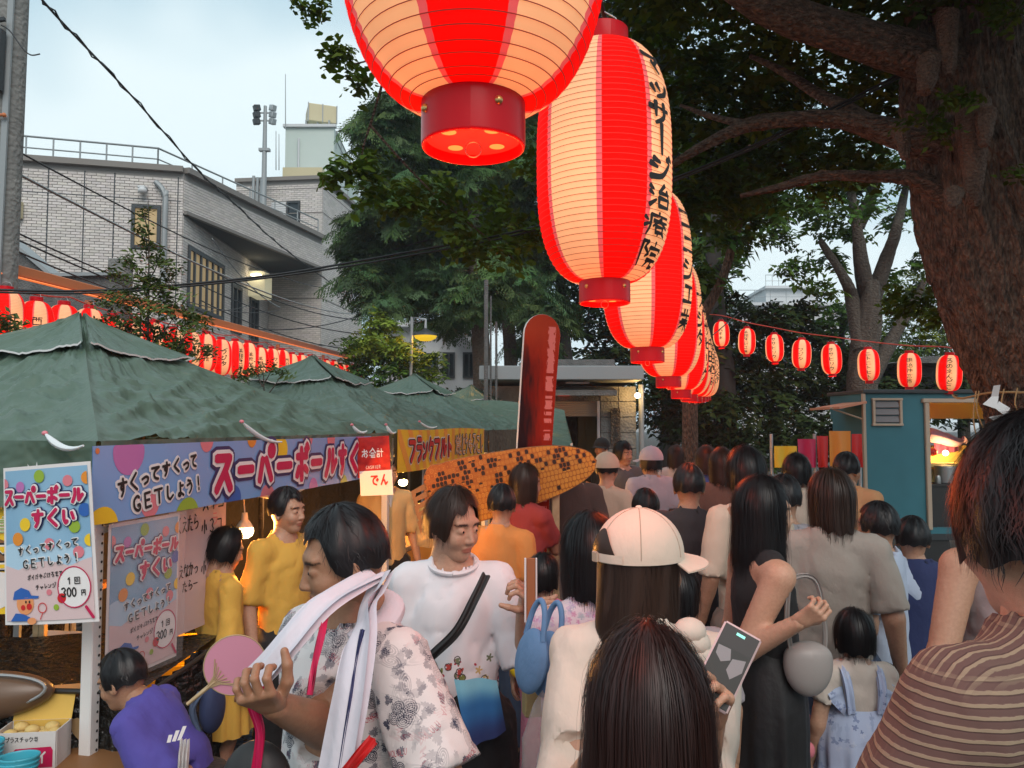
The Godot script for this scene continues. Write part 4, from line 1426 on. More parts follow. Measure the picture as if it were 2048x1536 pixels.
# ---------------------------------------------------------------- ground and buildings
func build_ground() -> void:
	var g := MB.new()
	g.sheet(60, 60, func(u: float, w: float) -> Vector3: return Vector3(-130 + 260 * u, 0, -200 + 230 * w))
	struct("ground", g.done(), M.gravel, Vector3.ZERO, "dark gravel yard under the festival crowd")
	var d := MB.new()
	var n := FastNoiseLite.new()
	n.seed = 8
	var pts := PackedVector2Array()
	for k in 40:
		var a := TAU * k / 40
		var r := 1.0 + 0.25 * n.get_noise_2d(cos(a) * 60.0, sin(a) * 60.0)
		pts.append(Vector2(3.6 + cos(a) * 2.3 * r, 7.0 + sin(a) * 2.6 * r))
	d.slab(pts, 0.004, Transform3D(Basis(Vector3.RIGHT, -PI / 2), Vector3(0, 0.004, 0)))
	struct("dirt_path", d.done(), M.dirt, Vector3.ZERO, "bare brown earth round the foot of the giant tree")
	# loose stones where the gravel is seen from near by
	var sm := MB.new()
	var nn := FastNoiseLite.new()
	nn.frequency = 1.1
	sm.ball(Vector3.ZERO, Vector3(1, 0.62, 0.8), 8, 5)
	for i in sm.v.size():
		sm.v[i] *= 1.0 + 0.35 * nn.get_noise_3dv(sm.v[i] * 1.3)
	var places := []
	var tints := []
	var r := RandomNumberGenerator.new()
	r.seed = 77
	for i in 26000:
		var dz := 3.4 + 6.0 * pow(r.randf(), 1.5)
		var p := Vector3(r.randf_range(-0.75, 0.62) * dz, 0, -dz)
		if Vector2(p.x - 3.6, p.z + 7.0).length() < 2.2:
			continue
		var s := 0.008 + 0.016 * pow(r.randf(), 2.0)
		var b := Basis.from_euler(Vector3(r.randf_range(-0.5, 0.5), r.randf() * TAU, r.randf_range(-0.5, 0.5))).scaled(Vector3(s, s, s))
		places.append(Transform3D(b, p + Vector3(0, s * 0.35, 0)))
		var k := 0.035 + 0.075 * r.randf()
		tints.append(Color(k, k * 0.88, k * 0.72))
	stuff("gravel", sm.done(), M.stone, places, self, tints)
	var lf := MB.new()
	lf.tint = Color.WHITE
	fan_leaf(lf, Transform3D(Basis(Vector3.RIGHT, PI / 2).scaled(Vector3.ONE * 0.05), Vector3.ZERO))
	var leaf := lf.done()
	var spots := [[1008, 1312, 5.9], [1028, 1322, 5.8], [1020, 1345, 5.4], [1032, 1416, 4.75], [1022, 1418, 4.7], [1045, 1506, 4.12], [1016, 1290, 6.1], [1572, 1476, 4.3], [1590, 1465, 4.4], [1598, 1510, 4.1], [1000, 1462, 4.45]]
	for i in spots.size():
		var p := pt(spots[i][0], spots[i][1], spots[i][2])
		var o := whole("fallen_leaf", leaf, M.yellowleaf, "%s yellow leaf fallen on the gravel, counted from the farthest" % ORD[[2, 3, 4, 6, 7, 9, 0, 8, 5, 10, 1][i]], "leaf", Vector3(p.x, 0.022, p.z), "fallen yellow leaves")
		o.rotation = Vector3(0.2, i * 1.9, 0.15)

# a tiled wall face: origin at its lower left corner, seen from its front; holes are Rect2 in metres
func tile_face(parent: Node, o: Vector3, right: Vector3, wide: float, high: float, holes: Array, seed_: int) -> void:
	var tw := 0.235
	var th := 0.078
	var nrm := right.cross(Vector3.UP).normalized()
	var r := RandomNumberGenerator.new()
	r.seed = seed_
	var mesh := box_mesh(Vector3(tw - 0.014, th - 0.014, 0.016), 0.002)
	var places := []
	var tints := []
	var basis := Basis(right, Vector3.UP, nrm)
	var j := 0
	while (j + 1) * th <= high:
		var y := (j + 0.5) * th
		# the row is cut at the openings and the end tiles are cut to fit
		var gaps := [[wide, wide]]
		for h in holes:
			if y > h.position.y - 0.02 and y < h.end.y + 0.02:
				gaps.append([h.position.x, h.end.x])
		gaps.sort_custom(func(a: Array, b: Array) -> bool: return a[0] < b[0])
		var x := 0.0
		for g in gaps:
			while x < g[0] - 0.02:
				var e: float = minf(g[0], (floorf((x + (0.0 if j % 2 == 0 else tw * 0.5)) / tw + 0.001) + 1.0) * tw - (0.0 if j % 2 == 0 else tw * 0.5))
				var k := r.randf_range(0.86, 1.08)
				places.append(Transform3D(basis.scaled_local(Vector3((e - x) / tw, 1, 1)), o + right * (x + e) * 0.5 + Vector3(0, y, 0) + nrm * (0.010 + r.randf() * 0.003)))
				tints.append(Color(k, k * r.randf_range(0.98, 1.01), k * r.randf_range(0.97, 1.02)))
				x = e
			x = maxf(x, g[1])
		j += 1
	stuff("wall_tiles", mesh, M.tile, places, parent, tints)

func window_at(parent: Node, c: Vector3, right: Vector3, w: float, h: float, glass: Material, mullions := 0, frame := 0.07) -> void:
	var nrm := right.cross(Vector3.UP).normalized()
	var b := Basis(right, Vector3.UP, nrm)
	var f := MB.new()
	f.box(c + Vector3(0, h * 0.5 - frame * 0.5, 0), Vector3(w, frame, 0.12), b)
	f.box(c - Vector3(0, h * 0.5 - frame * 0.5, 0), Vector3(w, frame, 0.12), b)
	f.box(c + right * (w * 0.5 - frame * 0.5), Vector3(frame, h - frame * 2.0, 0.12), b)
	f.box(c - right * (w * 0.5 - frame * 0.5), Vector3(frame, h - frame * 2.0, 0.12), b)
	for k in mullions:
		f.box(c + right * w * ((k + 1.0) / (mullions + 1.0) - 0.5), Vector3(frame * 0.8, h - frame * 2.0, 0.10), b)
	var o := part("window", f.done(), M.darkframe, parent)
	for k in mullions + 1:
		var g := MB.new()
		var pw := w / (mullions + 1.0)
		g.box(c + right * (w * ((k + 0.5) / (mullions + 1.0) - 0.5)) - nrm * 0.01, Vector3(pw - frame, h - frame * 2.0, 0.02), b)
		part("pane", g.done(), glass, o)

func rail(parent: Node, a: Vector3, b: Vector3, posts: int, high: float) -> void:
	var mb := MB.new()
	mb.tube([a + Vector3(0, high, 0), b + Vector3(0, high, 0)], [0.028], 6)
	mb.tube([a + Vector3(0, high * 0.5, 0), b + Vector3(0, high * 0.5, 0)], [0.020], 6)
	var o := part("roof_rail", mb.done(), M.galv, parent)
	for k in posts:
		var p := a.lerp(b, float(k) / (posts - 1))
		var pb := MB.new()
		pb.tube([p, p + Vector3(0, high, 0)], [0.022], 6)
		part("rail_post", pb.done(), M.galv, o)

func prism(mb: MB, plan: Array, y0: float, y1: float) -> void:
	# plan anticlockwise seen from above
	var n := plan.size()
	for k in n:
		var p: Vector2 = plan[k]
		var q: Vector2 = plan[(k + 1) % n]
		mb.quad(Vector3(p.x, y1, p.y), Vector3(q.x, y1, q.y), Vector3(q.x, y0, q.y), Vector3(p.x, y0, p.y))
	var top := PackedVector3Array()
	var bot := PackedVector3Array()
	for k in n:
		top.append(Vector3(plan[n - 1 - k].x, y1, plan[n - 1 - k].y))
		bot.append(Vector3(plan[k].x, y0, plan[k].y))
	mb.poly(top)
	mb.poly(bot)

func build_buildings() -> void:
	# the tiled block on the left: its long wing faces the yard, its upper storey hangs over on the right
	var a := Vector2(xat(358, 21.0), -21.0)
	var l := Vector2(xat(-120, 20.0), -19.6)
	var b := Vector2(xat(640, 28.7), -28.7)
	var c := Vector2(xat(545, 30.0), -30.0)
	var top := yat(345, 21.0)
	var low := 7.70
	var o := thing("tiled_building", "grey tiled civic building with an overhanging upper storey and roof railing on the left", "building")
	var wb := MB.new()
	prism(wb, [l, a, c, Vector2(c.x - 8, -34), Vector2(l.x, -34)], 0.0, low)
	part("wall", wb.done(), M.joint, o)
	var ub := MB.new()
	prism(ub, [l, a, b, Vector2(b.x - 8, -36), Vector2(l.x, -36)], low + 0.003, top)
	part("upper_wall", ub.done(), M.joint, o)
	var r1 := Vector3(a.x - l.x, 0, a.y - l.y)
	var w1 := r1.length()
	r1 = r1.normalized()
	var lo3 := Vector3(l.x, 0, l.y)
	var wx := w1 - absf(xat(283, 20.8) - a.x)
	var wy := yat(455, 20.8)
	tile_face(o, lo3, r1, w1, top - 0.16, [Rect2(wx - 0.36, wy - 0.60, 0.74, 1.20)], 1)
	var r2 := Vector3(b.x - a.x, 0, b.y - a.y)
	var w2 := r2.length()
	r2 = r2.normalized()
	tile_face(o, Vector3(a.x, low, a.y), r2, w2, top - low - 0.16, [], 2)
	var r3 := Vector3(c.x - a.x, 0, c.y - a.y)
	var w3 := r3.length()
	r3 = r3.normalized()
	var holes := [Rect2(0.35, 5.15, 2.9, 1.75), Rect2(4.0, 4.9, 1.0, 1.6), Rect2(5.9, 4.8, 1.0, 1.6), Rect2(1.0, 1.9, 2.4, 1.4)]
	tile_face(o, Vector3(a.x, 0, a.y), r3, w3, low, holes, 3)
	var n1 := r1.cross(Vector3.UP)
	var n3 := r3.cross(Vector3.UP)
	window_at(o, lo3 + r1 * wx + Vector3(0, wy, 0) + n1 * 0.01, r1, 0.74, 1.20, M.litglass, 0, 0.09)
	for h in holes:
		var hr: Rect2 = h
		window_at(o, Vector3(a.x, 0, a.y) + r3 * hr.get_center().x + Vector3(0, hr.get_center().y, 0) + n3 * 0.01, r3, hr.size.x, hr.size.y, M.litglass if hr.position.x < 0.5 else M.darkglass, 5 if hr.size.x > 2.0 else 1, 0.11)
	for q in [[Vector3(l.x, top + 0.05, l.y) + n1 * 0.03, Vector3(a.x, top + 0.05, a.y) + n1 * 0.03, 0.30], [Vector3(a.x, top + 0.053, a.y), Vector3(b.x, top + 0.053, b.y), 0.36], [Vector3(a.x + 0.05, low + 0.02, a.y), Vector3(b.x + 0.05, low + 0.02, b.y), 0.14]]:
		var cp := MB.new()
		cp.bar(q[0], q[1], q[2], 0.16 if q[2] > 0.2 else 0.10)
		part("coping", cp.done(), M.coping, o)
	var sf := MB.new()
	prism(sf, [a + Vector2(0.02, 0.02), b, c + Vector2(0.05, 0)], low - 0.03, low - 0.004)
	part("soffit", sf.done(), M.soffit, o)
	# movement joints in the tiling, as thin recessed lines
	var jb := MB.new()
	for px in [95, 160, 215, 335]:
		var x := w1 - absf(xat(px, 20.6) - a.x)
		jb.box(lo3 + r1 * x + Vector3(0, top * 0.5, 0) + n1 * 0.016, Vector3(0.03, top - 0.3, 0.012), Basis(r1, Vector3.UP, n1))
	part("movement_joint", jb.done(), M.darkframe, o)
	for row in [[0.82, 1], [3.1, 1]]:
		var kb := MB.new()
		var yy: float = top - row[0]
		kb.box(lo3 + r1 * w1 * 0.5 + Vector3(0, yy, 0) + n1 * 0.017, Vector3(w1 - 0.1, 0.025, 0.012), Basis(r1, Vector3.UP, n1))
		part("string_course", kb.done(), M.darkframe, o)
	rail(o, Vector3(l.x, top + 0.12, l.y - 0.1), Vector3(a.x - 0.8, top + 0.12, a.y - 0.15), 9, 0.62)
	rail(o, Vector3(a.x - 0.8, top + 0.12, a.y - 0.15), Vector3(b.x - 0.15, top + 0.12, b.y), 7, 0.62)
	var dp := MB.new()
	var px0 := xat(326, 20.85)
	dp.tube(arc([Vector3(xat(303, 20.8), yat(365, 20.8), -20.75), Vector3(xat(318, 20.8), yat(380, 20.8), -20.72), Vector3(px0, yat(398, 20.8), -20.72), Vector3(px0, yat(430, 20.8), -20.72), Vector3(px0 - 0.02, 0.5, -20.72)], 4), [0.075], 8)
	part("drain_pipe", dp.done(), M.galv, o)
	var cam := MB.new()
	cam.ball(pt(285, 381, 20.55), Vector3(0.12, 0.10, 0.12), 14, 8)
	cam.box(pt(285, 375, 20.65), Vector3(0.22, 0.07, 0.2), Basis.IDENTITY, 0.02)
	part("security_camera", cam.done(), M.shutterwhite, o)
	var wl := MB.new()
	wl.box(pt(38, 420, 19.95), Vector3(0.15, 0.46, 0.16), Basis.IDENTITY, 0.02)
	part("wall_lamp", wl.done(), M.cream, o)
	# the lit porch under the overhang
	var pw := MB.new()
	pw.box(pt(514, 571, 27.2), Vector3(0.82, 0.90, 0.9), Basis(Vector3.UP, 0.05), 0.02)
	part("lit_window", pw.done(), M.paleglass, o)
	var pl := MB.new()
	pl.ball(pt(512, 550, 26.6), Vector3(0.20, 0.05, 0.16), 12, 6)
	part("porch_lamp", pl.done(), M.bulbwhite, o)
	# the higher block behind
	var o2 := thing("tiled_block", "taller grey tiled block behind the overhang, its side face receding into the trees", "building")
	var b0 := Vector2(xat(465, 29.4), -29.4)
	var b1 := Vector2(xat(640, 29.0), -29.0)
	var b2 := Vector2(xat(722, 34.0), -34.0)
	var t2 := yat(358, 29.0)
	var bb := MB.new()
	prism(bb, [b0, b1, b2, Vector2(b0.x, -36)], 0.0, t2)
	part("wall", bb.done(), M.joint, o2)
	var q1 := Vector3(b1.x - b0.x, 0, b1.y - b0.y)
	var q2 := Vector3(b2.x - b1.x, 0, b2.y - b1.y)
	var sw := Rect2(q1.length() * 0.42, yat(422, 29) - 0.42, 1.15, 0.82)
	tile_face(o2, Vector3(b0.x, 0, b0.y), q1.normalized(), q1.length(), t2 - 0.12, [sw], 4)
	var sd := Rect2(3.45, yat(572, 32.4) - 1.0, 1.15, 2.0)
	tile_face(o2, Vector3(b1.x, 0, b1.y), q2.normalized(), q2.length(), t2 - 0.12, [sd], 5)
	var m1 := q1.normalized().cross(Vector3.UP)
	var m2 := q2.normalized().cross(Vector3.UP)
	var wc := Vector3(b0.x, 0, b0.y) + q1.normalized() * sw.get_center().x + Vector3(0, sw.get_center().y, 0)
	window_at(o2, wc + q1.normalized() * 0.30 + m1 * 0.01, q1.normalized(), 0.52, 0.82, M.darkglass)
	var sh := MB.new()
	for k in 9:
		sh.box(wc - q1.normalized() * 0.29 + Vector3(0, -0.36 + k * 0.09, 0) + m1 * 0.03, Vector3(0.58, 0.08, 0.03), Basis(q1.normalized(), Vector3.UP, m1), 0.006)
	part("shutter", sh.done(), M.shutterwhite, o2)
	var pd := MB.new()
	pd.box(Vector3(b1.x, 0, b1.y) + q2.normalized() * sd.get_center().x + Vector3(0, sd.get_center().y, 0) + m2 * 0.02, Vector3(1.05, 1.95, 0.08), Basis(q2.normalized(), Vector3.UP, m2), 0.02)
	part("side_door", pd.done(), M.shutterwhite, o2)
	var cp2 := MB.new()
	cp2.bar(Vector3(b0.x, t2 + 0.04, b0.y), Vector3(b1.x, t2 + 0.04, b1.y), 0.3, 0.14)
	part("coping", cp2.done(), M.coping, o2)
	cp2 = MB.new()
	cp2.bar(Vector3(b1.x, t2 + 0.043, b1.y), Vector3(b2.x, t2 + 0.043, b2.y), 0.3, 0.14)
	part("coping", cp2.done(), M.coping, o2)
	for yy in [0.35, 1.3, 4.6]:
		cp2 = MB.new()
		cp2.box(Vector3((b0.x + b1.x) * 0.5, t2 - yy, (b0.y + b1.y) * 0.5) + m1 * 0.02, Vector3(q1.length(), 0.03, 0.02), Basis(q1.normalized(), Vector3.UP, m1))
		cp2.box(Vector3((b1.x + b2.x) * 0.5, t2 - yy, (b1.y + b2.y) * 0.5) + m2 * 0.02, Vector3(q2.length(), 0.03, 0.02), Basis(q2.normalized(), Vector3.UP, m2))
		part("string_course", cp2.done(), M.coping, o2)
	rail(o2, Vector3(b0.x + 1.0, t2 + 0.1, b0.y - 3.0), Vector3(b1.x + 1.2, t2 + 0.1, b1.y - 3.0), 9, 1.1)
	var pr := MB.new()
	pr.box(pt(610, 352, 31.0), Vector3(1.6, 0.45, 0.8))
	part("roof_box", pr.done(), M.cream, o2)
	for k in 3:
		var tb := MB.new()
		var tx := xat(500 + k * 8, 28.9)
		tb.tube([Vector3(tx, yat(410, 28.9), -28.9), Vector3(tx, yat(352 + k * 3, 28.9), -28.9)], [0.06], 8)
		part("vent_pipe", tb.done(), M.galv, o2)
	# the floodlight mast
	var fm := thing("floodlight_mast", "slim steel mast with two banks of floodlights on the tiled roof", "floodlight mast", Vector3(xat(521, 28.4), 0, -28.4))
	var mp := MB.new()
	mp.tube([Vector3(0, yat(412, 28.4), 0), Vector3(0, yat(300, 28.4), 0), Vector3(0, yat(212, 28.4), 0)], [0.105, 0.085, 0.06], 10)
	part("pole", mp.done(), M.galv, fm)
	var yb := yat(232, 28.4)
	var arm := MB.new()
	arm.box(Vector3(0, yb + 0.12, 0), Vector3(0.66, 0.05, 0.05))
	arm.box(Vector3(0, yb - 0.18, 0), Vector3(0.66, 0.05, 0.05))
	arm.box(Vector3(0, yat(300, 28.4), 0), Vector3(0.4, 0.10, 0.2))
	part("cross_arm", arm.done(), M.galv, fm)
	for s in [-1, 1]:
		for k in 3:
			var fl := MB.new()
			fl.box(Vector3(s * 0.30, yb + 0.28 - k * 0.26, 0.06), Vector3(0.20, 0.22, 0.24), Basis(Vector3.UP, s * 0.9) * Basis(Vector3.RIGHT, 0.25), 0.02)
			part("floodlight", fl.done(), M.darkframe if s < 0 else M.steel, fm)
	# the pale tower with its tank
	var tw := thing("pale_tower", "pale mint tower block behind, with a cream water tank and antennas on its roof", "building")
	var p0 := Vector2(xat(563, 38.0), -38.0)
	var p1 := Vector2(xat(662, 38.0), -38.0)
	var p2 := Vector2(xat(712, 46.0), -46.0)
	var tt := yat(255, 38.0)
	var t3 := MB.new()
	prism(t3, [p0, p1, p2, Vector2(p0.x, -46)], 0.0, tt)
	part("wall", t3.done(), M.mint, tw)
	var t4 := MB.new()
	t4.box(Vector3((p0.x + p1.x) * 0.5, tt + 0.06, -38.0), Vector3(p1.x - p0.x + 0.2, 0.14, 0.3))
	t4.tube([Vector3(p0.x + 0.7, 10, -37.9), Vector3(p0.x + 0.7, tt - 0.6, -37.9)], [0.05], 6)
	part("parapet", t4.done(), M.shutterwhite, tw)
	rail(tw, Vector3(p1.x, tt - 0.9, -38.5), Vector3(p2.x, tt - 0.9, -46), 6, 0.9)
	var tk := MB.new()
	tk.box(pt(642, 238, 40.0), Vector3(1.45, 0.95, 1.6), Basis(Vector3.UP, 0.35), 0.04)
	part("water_tank", tk.done(), M.cream, tw)
	var tl := MB.new()
	for x in [-0.6, 0.0, 0.6]:
		tl.box(pt(642, 257, 40.0) + Vector3(x, -0.02, 0.3), Vector3(0.08, 0.35, 0.9))
	for x in [-0.75, 0.0, 0.75]:
		tl.box(pt(642, 238, 40.0) + Basis(Vector3.UP, 0.35) * Vector3(x * 0.97, 0, 0.81), Vector3(0.05, 0.98, 0.05), Basis(Vector3.UP, 0.35))
	part("tank_frame", tl.done(), M.galv, tw)
	for an in [[571, 148, 258], [552, 262, 340], [558, 268, 340]]:
		var ab := MB.new()
		ab.tube([pt(an[0], an[2], 37.5), pt(an[0], an[1], 37.5)], [0.028, 0.016], 6)
		part("antenna", ab.done(), M.galv, tw)
	# low concrete walls in front of the building
	var cw := thing("sloping_wall", "rough dark concrete wall with a sloping top beside the utility pole", "wall")
	var cwm := MB.new()
	var z := 11.5
	cwm.slab(PackedVector2Array([Vector2(xat(-150, z), 0), Vector2(xat(250, z), 0), Vector2(xat(250, z), yat(552, z)), Vector2(xat(115, z), yat(556, z)), Vector2(xat(10, z), yat(468, z)), Vector2(xat(-150, z), yat(468, z))]), 0.3, Transform3D(Basis.IDENTITY, Vector3(0, 0, -z)))
	part("wall", cwm.done(), M.darkconcrete, cw)
	var cc := MB.new()
	cc.bar(pt(10, 466, z - 0.05), pt(116, 555, z - 0.05), 0.36, 0.05)
	part("coping", cc.done(), M.galv, cw)
	cc = MB.new()
	cc.bar(pt(116, 554, z - 0.05), pt(250, 551, z - 0.05), 0.36, 0.05)
	part("coping", cc.done(), M.galv, cw)
	var gp := thing("concrete_pillar", "short square concrete pillar right of the sloping wall", "pillar")
	var gpm := MB.new()
	gpm.box(Vector3(xat(235, 12.5), yat(520, 12.5) * 0.5, -12.5), Vector3(0.27, yat(520, 12.5), 0.3), Basis.IDENTITY, 0.01)
	part("shaft", gpm.done(), M.concrete, gp)
	# pale houses behind the conifers and across the street
	house("pale modern house with a slanting white roof edge behind the conifer trunks", 27.0, [878, 966], 640, 905, M.palewall, 0.0)
	house("pale grey apartment house seen between the small trees and conifer trunks", 34.0, [770, 900], 655, 900, M.palewall, 1.0)
	house("distant pale building with roof railing seen through the right hand foliage", 62.0, [1480, 1735], 612, 900, M.palewall, 2.0)
	house("tall distant white block behind the forked tree trunk", 70.0, [1535, 1640], 578, 900, M.shutterwhite, 3.0)

func house(label: String, d: float, px: Array, top_px: float, _low: float, m: Material, kind: float) -> void:
	var o := thing("pale_house", label, "house")
	var x0 := xat(px[0], d)
	var x1 := xat(px[1], d)
	var t := yat(top_px, d)
	var mb := MB.new()
	prism(mb, [Vector2(x0, -d), Vector2(x1, -d), Vector2(x1, -d - 6), Vector2(x0, -d - 6)], 0.0, t)
	part("wall", mb.done(), m, o)
	var rb := MB.new()
	if kind < 0.5:
		rb.slab(PackedVector2Array([Vector2(x0 - 0.4, t + 0.9), Vector2(x1 + 0.3, t - 1.7), Vector2(x1 + 0.3, t - 1.35), Vector2(x0 - 0.4, t + 1.3)]), 1.2, Transform3D(Basis.IDENTITY, Vector3(0, 0, -d + 0.3)))
	else:
		rb.box(Vector3((x0 + x1) * 0.5, t + 0.1, -d - 2.8), Vector3(x1 - x0 + 0.4, 0.24, 6.6))
	part("roof", rb.done(), M.shutterwhite, o)
	if kind > 1.5:
		rail(o, Vector3(x0, t + 0.2, -d), Vector3(x1, t + 0.2, -d), 9, 1.1)
	var k := 0
	var y := t - 1.6
	while y > 0.8 and k < 12:
		for f in ([0.22, 0.68] if x1 - x0 < 8.0 else [0.15, 0.38, 0.61, 0.84]):
			window_at(o, Vector3(lerpf(x0, x1, f), y, -d + 0.03), Vector3.RIGHT, minf(1.0, (x1 - x0) * 0.28), 0.9, M.darkglass, 1, 0.06)
			k += 1
		y -= 2.7

func build_gatehouse() -> void:
	# the shuttered concrete gatehouse at the end of the yard
	var d := 14.0
	var o := thing("gatehouse", "flat roofed grey concrete building with a half open shutter behind the sausage board", "building")
	var x0 := xat(975, d)
	var x1 := xat(1272, d)
	var top := yat(772, d)
	var ox0 := xat(1086, d)
	var ox1 := xat(1200, d)
	var oy := yat(802, d)
	var mb := MB.new()
	mb.box(Vector3((x0 + ox0) * 0.5, top * 0.5, -d - 0.15), Vector3(ox0 - x0, top, 0.3))
	part("wall", mb.done(), M.concrete, o)
	var m2 := MB.new()
	m2.box(Vector3((ox0 + ox1) * 0.5, (top + oy) * 0.5, -d - 0.15), Vector3(ox1 - ox0, top - oy, 0.296))
	m2.box(Vector3((x0 + x1) * 0.5, top * 0.5, -d - 4.0), Vector3(x1 - x0, top, 0.2))
	m2.box(Vector3(x0 + 0.1, top * 0.5, -d - 2.2), Vector3(0.2, top, 3.7))
	part("wall", m2.done(), M.darkconcrete, o)
	# the right pier in coursed blocks
	var bw := (x1 - ox1) / 2.0
	var bh := top / 9.0
	for j in 9:
		for i in 2:
			var bb := MB.new()
			bb.box(Vector3(ox1 + bw * (i + 0.5), bh * (j + 0.5), -d - 0.15), Vector3(bw - 0.012, bh - 0.012, 0.32), Basis.IDENTITY, 0.006)
			part("block", bb.done(), M.concrete, o)
	var core := MB.new()
	core.box(Vector3((ox1 + x1) * 0.5, top * 0.5, -d - 0.16), Vector3(x1 - ox1 - 0.02, top - 0.02, 0.28))
	core.box(Vector3(x1 - 0.11, top * 0.5, -d - 2.2), Vector3(0.2, top, 3.7))
	part("pier_core", core.done(), M.darkconcrete, o)
	var rf := MB.new()
	rf.box(Vector3((xat(962, d) + xat(1272, d)) * 0.5, yat(748, d - 0.5), -d + 0.45 - 2.4), Vector3(xat(1272, d) - xat(962, d), 0.24, 5.6), Basis.IDENTITY, 0.01)
	part("roof_slab", rf.done(), M.galv, o)
	var rf2 := MB.new()
	rf2.box(Vector3(xat(1145, d), yat(729, d), -d - 1.6), Vector3(xat(1225, d) - xat(1060, d), 0.16, 3.5), Basis.IDENTITY, 0.01)
	part("roof_cap", rf2.done(), M.darkconcrete, o)
	var aw := MB.new()
	aw.box(Vector3((ox0 + ox1) * 0.5 + 0.05, yat(783, d - 0.3), -d + 0.32), Vector3(ox1 - ox0 + 0.35, 0.10, 0.66), Basis(Vector3.RIGHT, 0.12), 0.008)
	part("awning", aw.done(), M.concrete, o)
	var tb := MB.new()
	tb.box(Vector3(xat(1150, d), yat(767, d - 0.3), -d + 0.5), Vector3(0.42, 0.035, 0.05), Basis.IDENTITY, 0.01)
	part("tube_lamp", tb.done(), M.shutterwhite, o)
	var rl := MB.new()
	rl.box(Vector3(xat(1127, d), yat(788, d - 0.3), -d + 0.1), Vector3(0.22, 0.05, 0.06), Basis.IDENTITY, 0.01)
	part("red_lamp", rl.done(), glowing(lin(0.5, 0.02, 0.01), lin(1, 0.03, 0.01), 0.8), o)
	for k in 7:
		var sb := MB.new()
		sb.box(Vector3((ox0 + ox1) * 0.5, oy - 0.02 - k * 0.040, -d - 0.06), Vector3(ox1 - ox0 - 0.06, 0.036, 0.02), Basis(Vector3.RIGHT, 0.35), 0.004)
		part("shutter_slat", sb.done(), M.taupe, o)
	var jb := MB.new()
	jb.box(Vector3(ox1 - 0.03, (oy) * 0.5, -d - 0.04), Vector3(0.05, oy, 0.1))
	part("shutter_guide", jb.done(), M.steel, o)
	var db := MB.new()
	db.box(Vector3(xat(1180, d + 1.2), 1.05, -d - 1.2), Vector3(0.50, 2.1, 0.08), Basis.IDENTITY, 0.01)
	db.box(Vector3(xat(1180, d + 1.2), 1.7, -d - 1.15), Vector3(0.2, 0.12, 0.02), Basis.IDENTITY, 0.004)
	db.box(Vector3(xat(1180, d + 1.2) - 0.1, 1.0, -d - 1.15), Vector3(0.02, 1.9, 0.02), Basis.IDENTITY, 0.004)
	part("inner_door", db.done(), mat(lin(0.10, 0.11, 0.05), 0.6), o)
	# the vertical name board
	var nb := thing("name_board", "tall dark vertical name board with carved characters on the gatehouse pier", "sign", Vector3(xat(1230, d - 0.05), yat(852, d), -d + 0.08))
	part("board", box_mesh(Vector3(0.175, 0.66, 0.03), 0.006), M.bark, nb)
	prt("lettering", nb, M.ink, func(m3: MB) -> void: column(m3, "明治神宮会院", Vector2(0, 0.31), Vector2(0.085, 0.085), 0.103, 0.012, lay_on(Transform3D.IDENTITY), 0.0165))
	# the warm lamp on the corner post
	var lp := thing("corner_post", "grey steel post with a bright warm wall lamp at the gatehouse's right corner", "lamp post", Vector3(xat(1282, d - 0.1), 0, -d + 0.1))
	var pb := MB.new()
	pb.tube([Vector3.ZERO, Vector3(0, yat(770, d), 0)], [0.05], 10)
	part("post", pb.done(), M.galv, lp)
	var at := pt(1275, 791, d - 0.25) - lp.position
	var bl := MB.new()
	bl.ball(Vector3.ZERO, Vector3.ONE * 0.052, 14, 10)
	part("bulb", bl.done(), M.bulbwhite, lp, at)
	lamp(lp, at, Color(1.0, 0.78, 0.45), 0.28, 0.05)
	# the hanging yellow lamp further left
	var yl := thing("street_lamp", "yellow lit pendant lamp in front of the small trees", "street lamp", pt(851, 672, 14.0))
	var sb2 := MB.new()
	sb2.lathe([Vector2(0.02, 0.14), Vector2(0.08, 0.10), Vector2(0.20, 0.05), Vector2(0.215, 0.0)], 24)
	part("shade", sb2.done(), M.darkframe, yl)
	var gl := MB.new()
	gl.lathe([Vector2(0.21, 0.004), Vector2(0.19, -0.04), Vector2(0.10, -0.085), Vector2(0.0, -0.09)], 24)
	part("globe", gl.done(), M.yellowshade, yl)
	lamp(yl, Vector3(0, -0.02, 0.0), Color(1.0, 0.7, 0.2), 0.5, 0.08)
	var ya := MB.new()
	ya.tube([Vector3(0, 0.14, 0), Vector3(0, 0.3, 0), Vector3(-0.25, 0.35, 0), Vector3(-0.3, -yl.position.y, 0)], [0.03], 6)
	part("bracket", ya.done(), M.galv, yl)
	# steel poles left of the sausage
	for k in 3:
		var pp := MB.new()
		var x := xat([972, 981, 992][k], 12.8)
		pp.tube([Vector3(x, 0, -12.8 - 0.1 * k), Vector3(x, yat([560, 590, 640][k], 12.8), -12.8 - 0.1 * k)], [[0.036, 0.016, 0.020][k]], 8)
		whole("steel_pole", pp.done(), M.darkconcrete, ["thickest of three steel poles left of the sausage board", "thin middle pole of the three beside the sausage board", "right pole of the three beside the sausage board"][k], "pole")
	# the dark shrine roof that shows between the far lanterns
	var sr := thing("shrine_roof", "dark tiled shrine roof edge showing between the two rightmost far lanterns", "roof")
	var rr := MB.new()
	var rz := 17.0
	rr.slab(PackedVector2Array([Vector2(xat(1730, rz), yat(735, rz)), Vector2(xat(1990, rz), yat(735, rz)), Vector2(xat(1930, rz), yat(722, rz)), Vector2(xat(1800, rz), yat(722, rz))]), 2.5, Transform3D(Basis.IDENTITY, Vector3(0, 0, -rz)))
	rr.box(Vector3(xat(1850, rz), yat(765, rz), -rz - 0.4), Vector3(1.7, 0.6, 1.8))
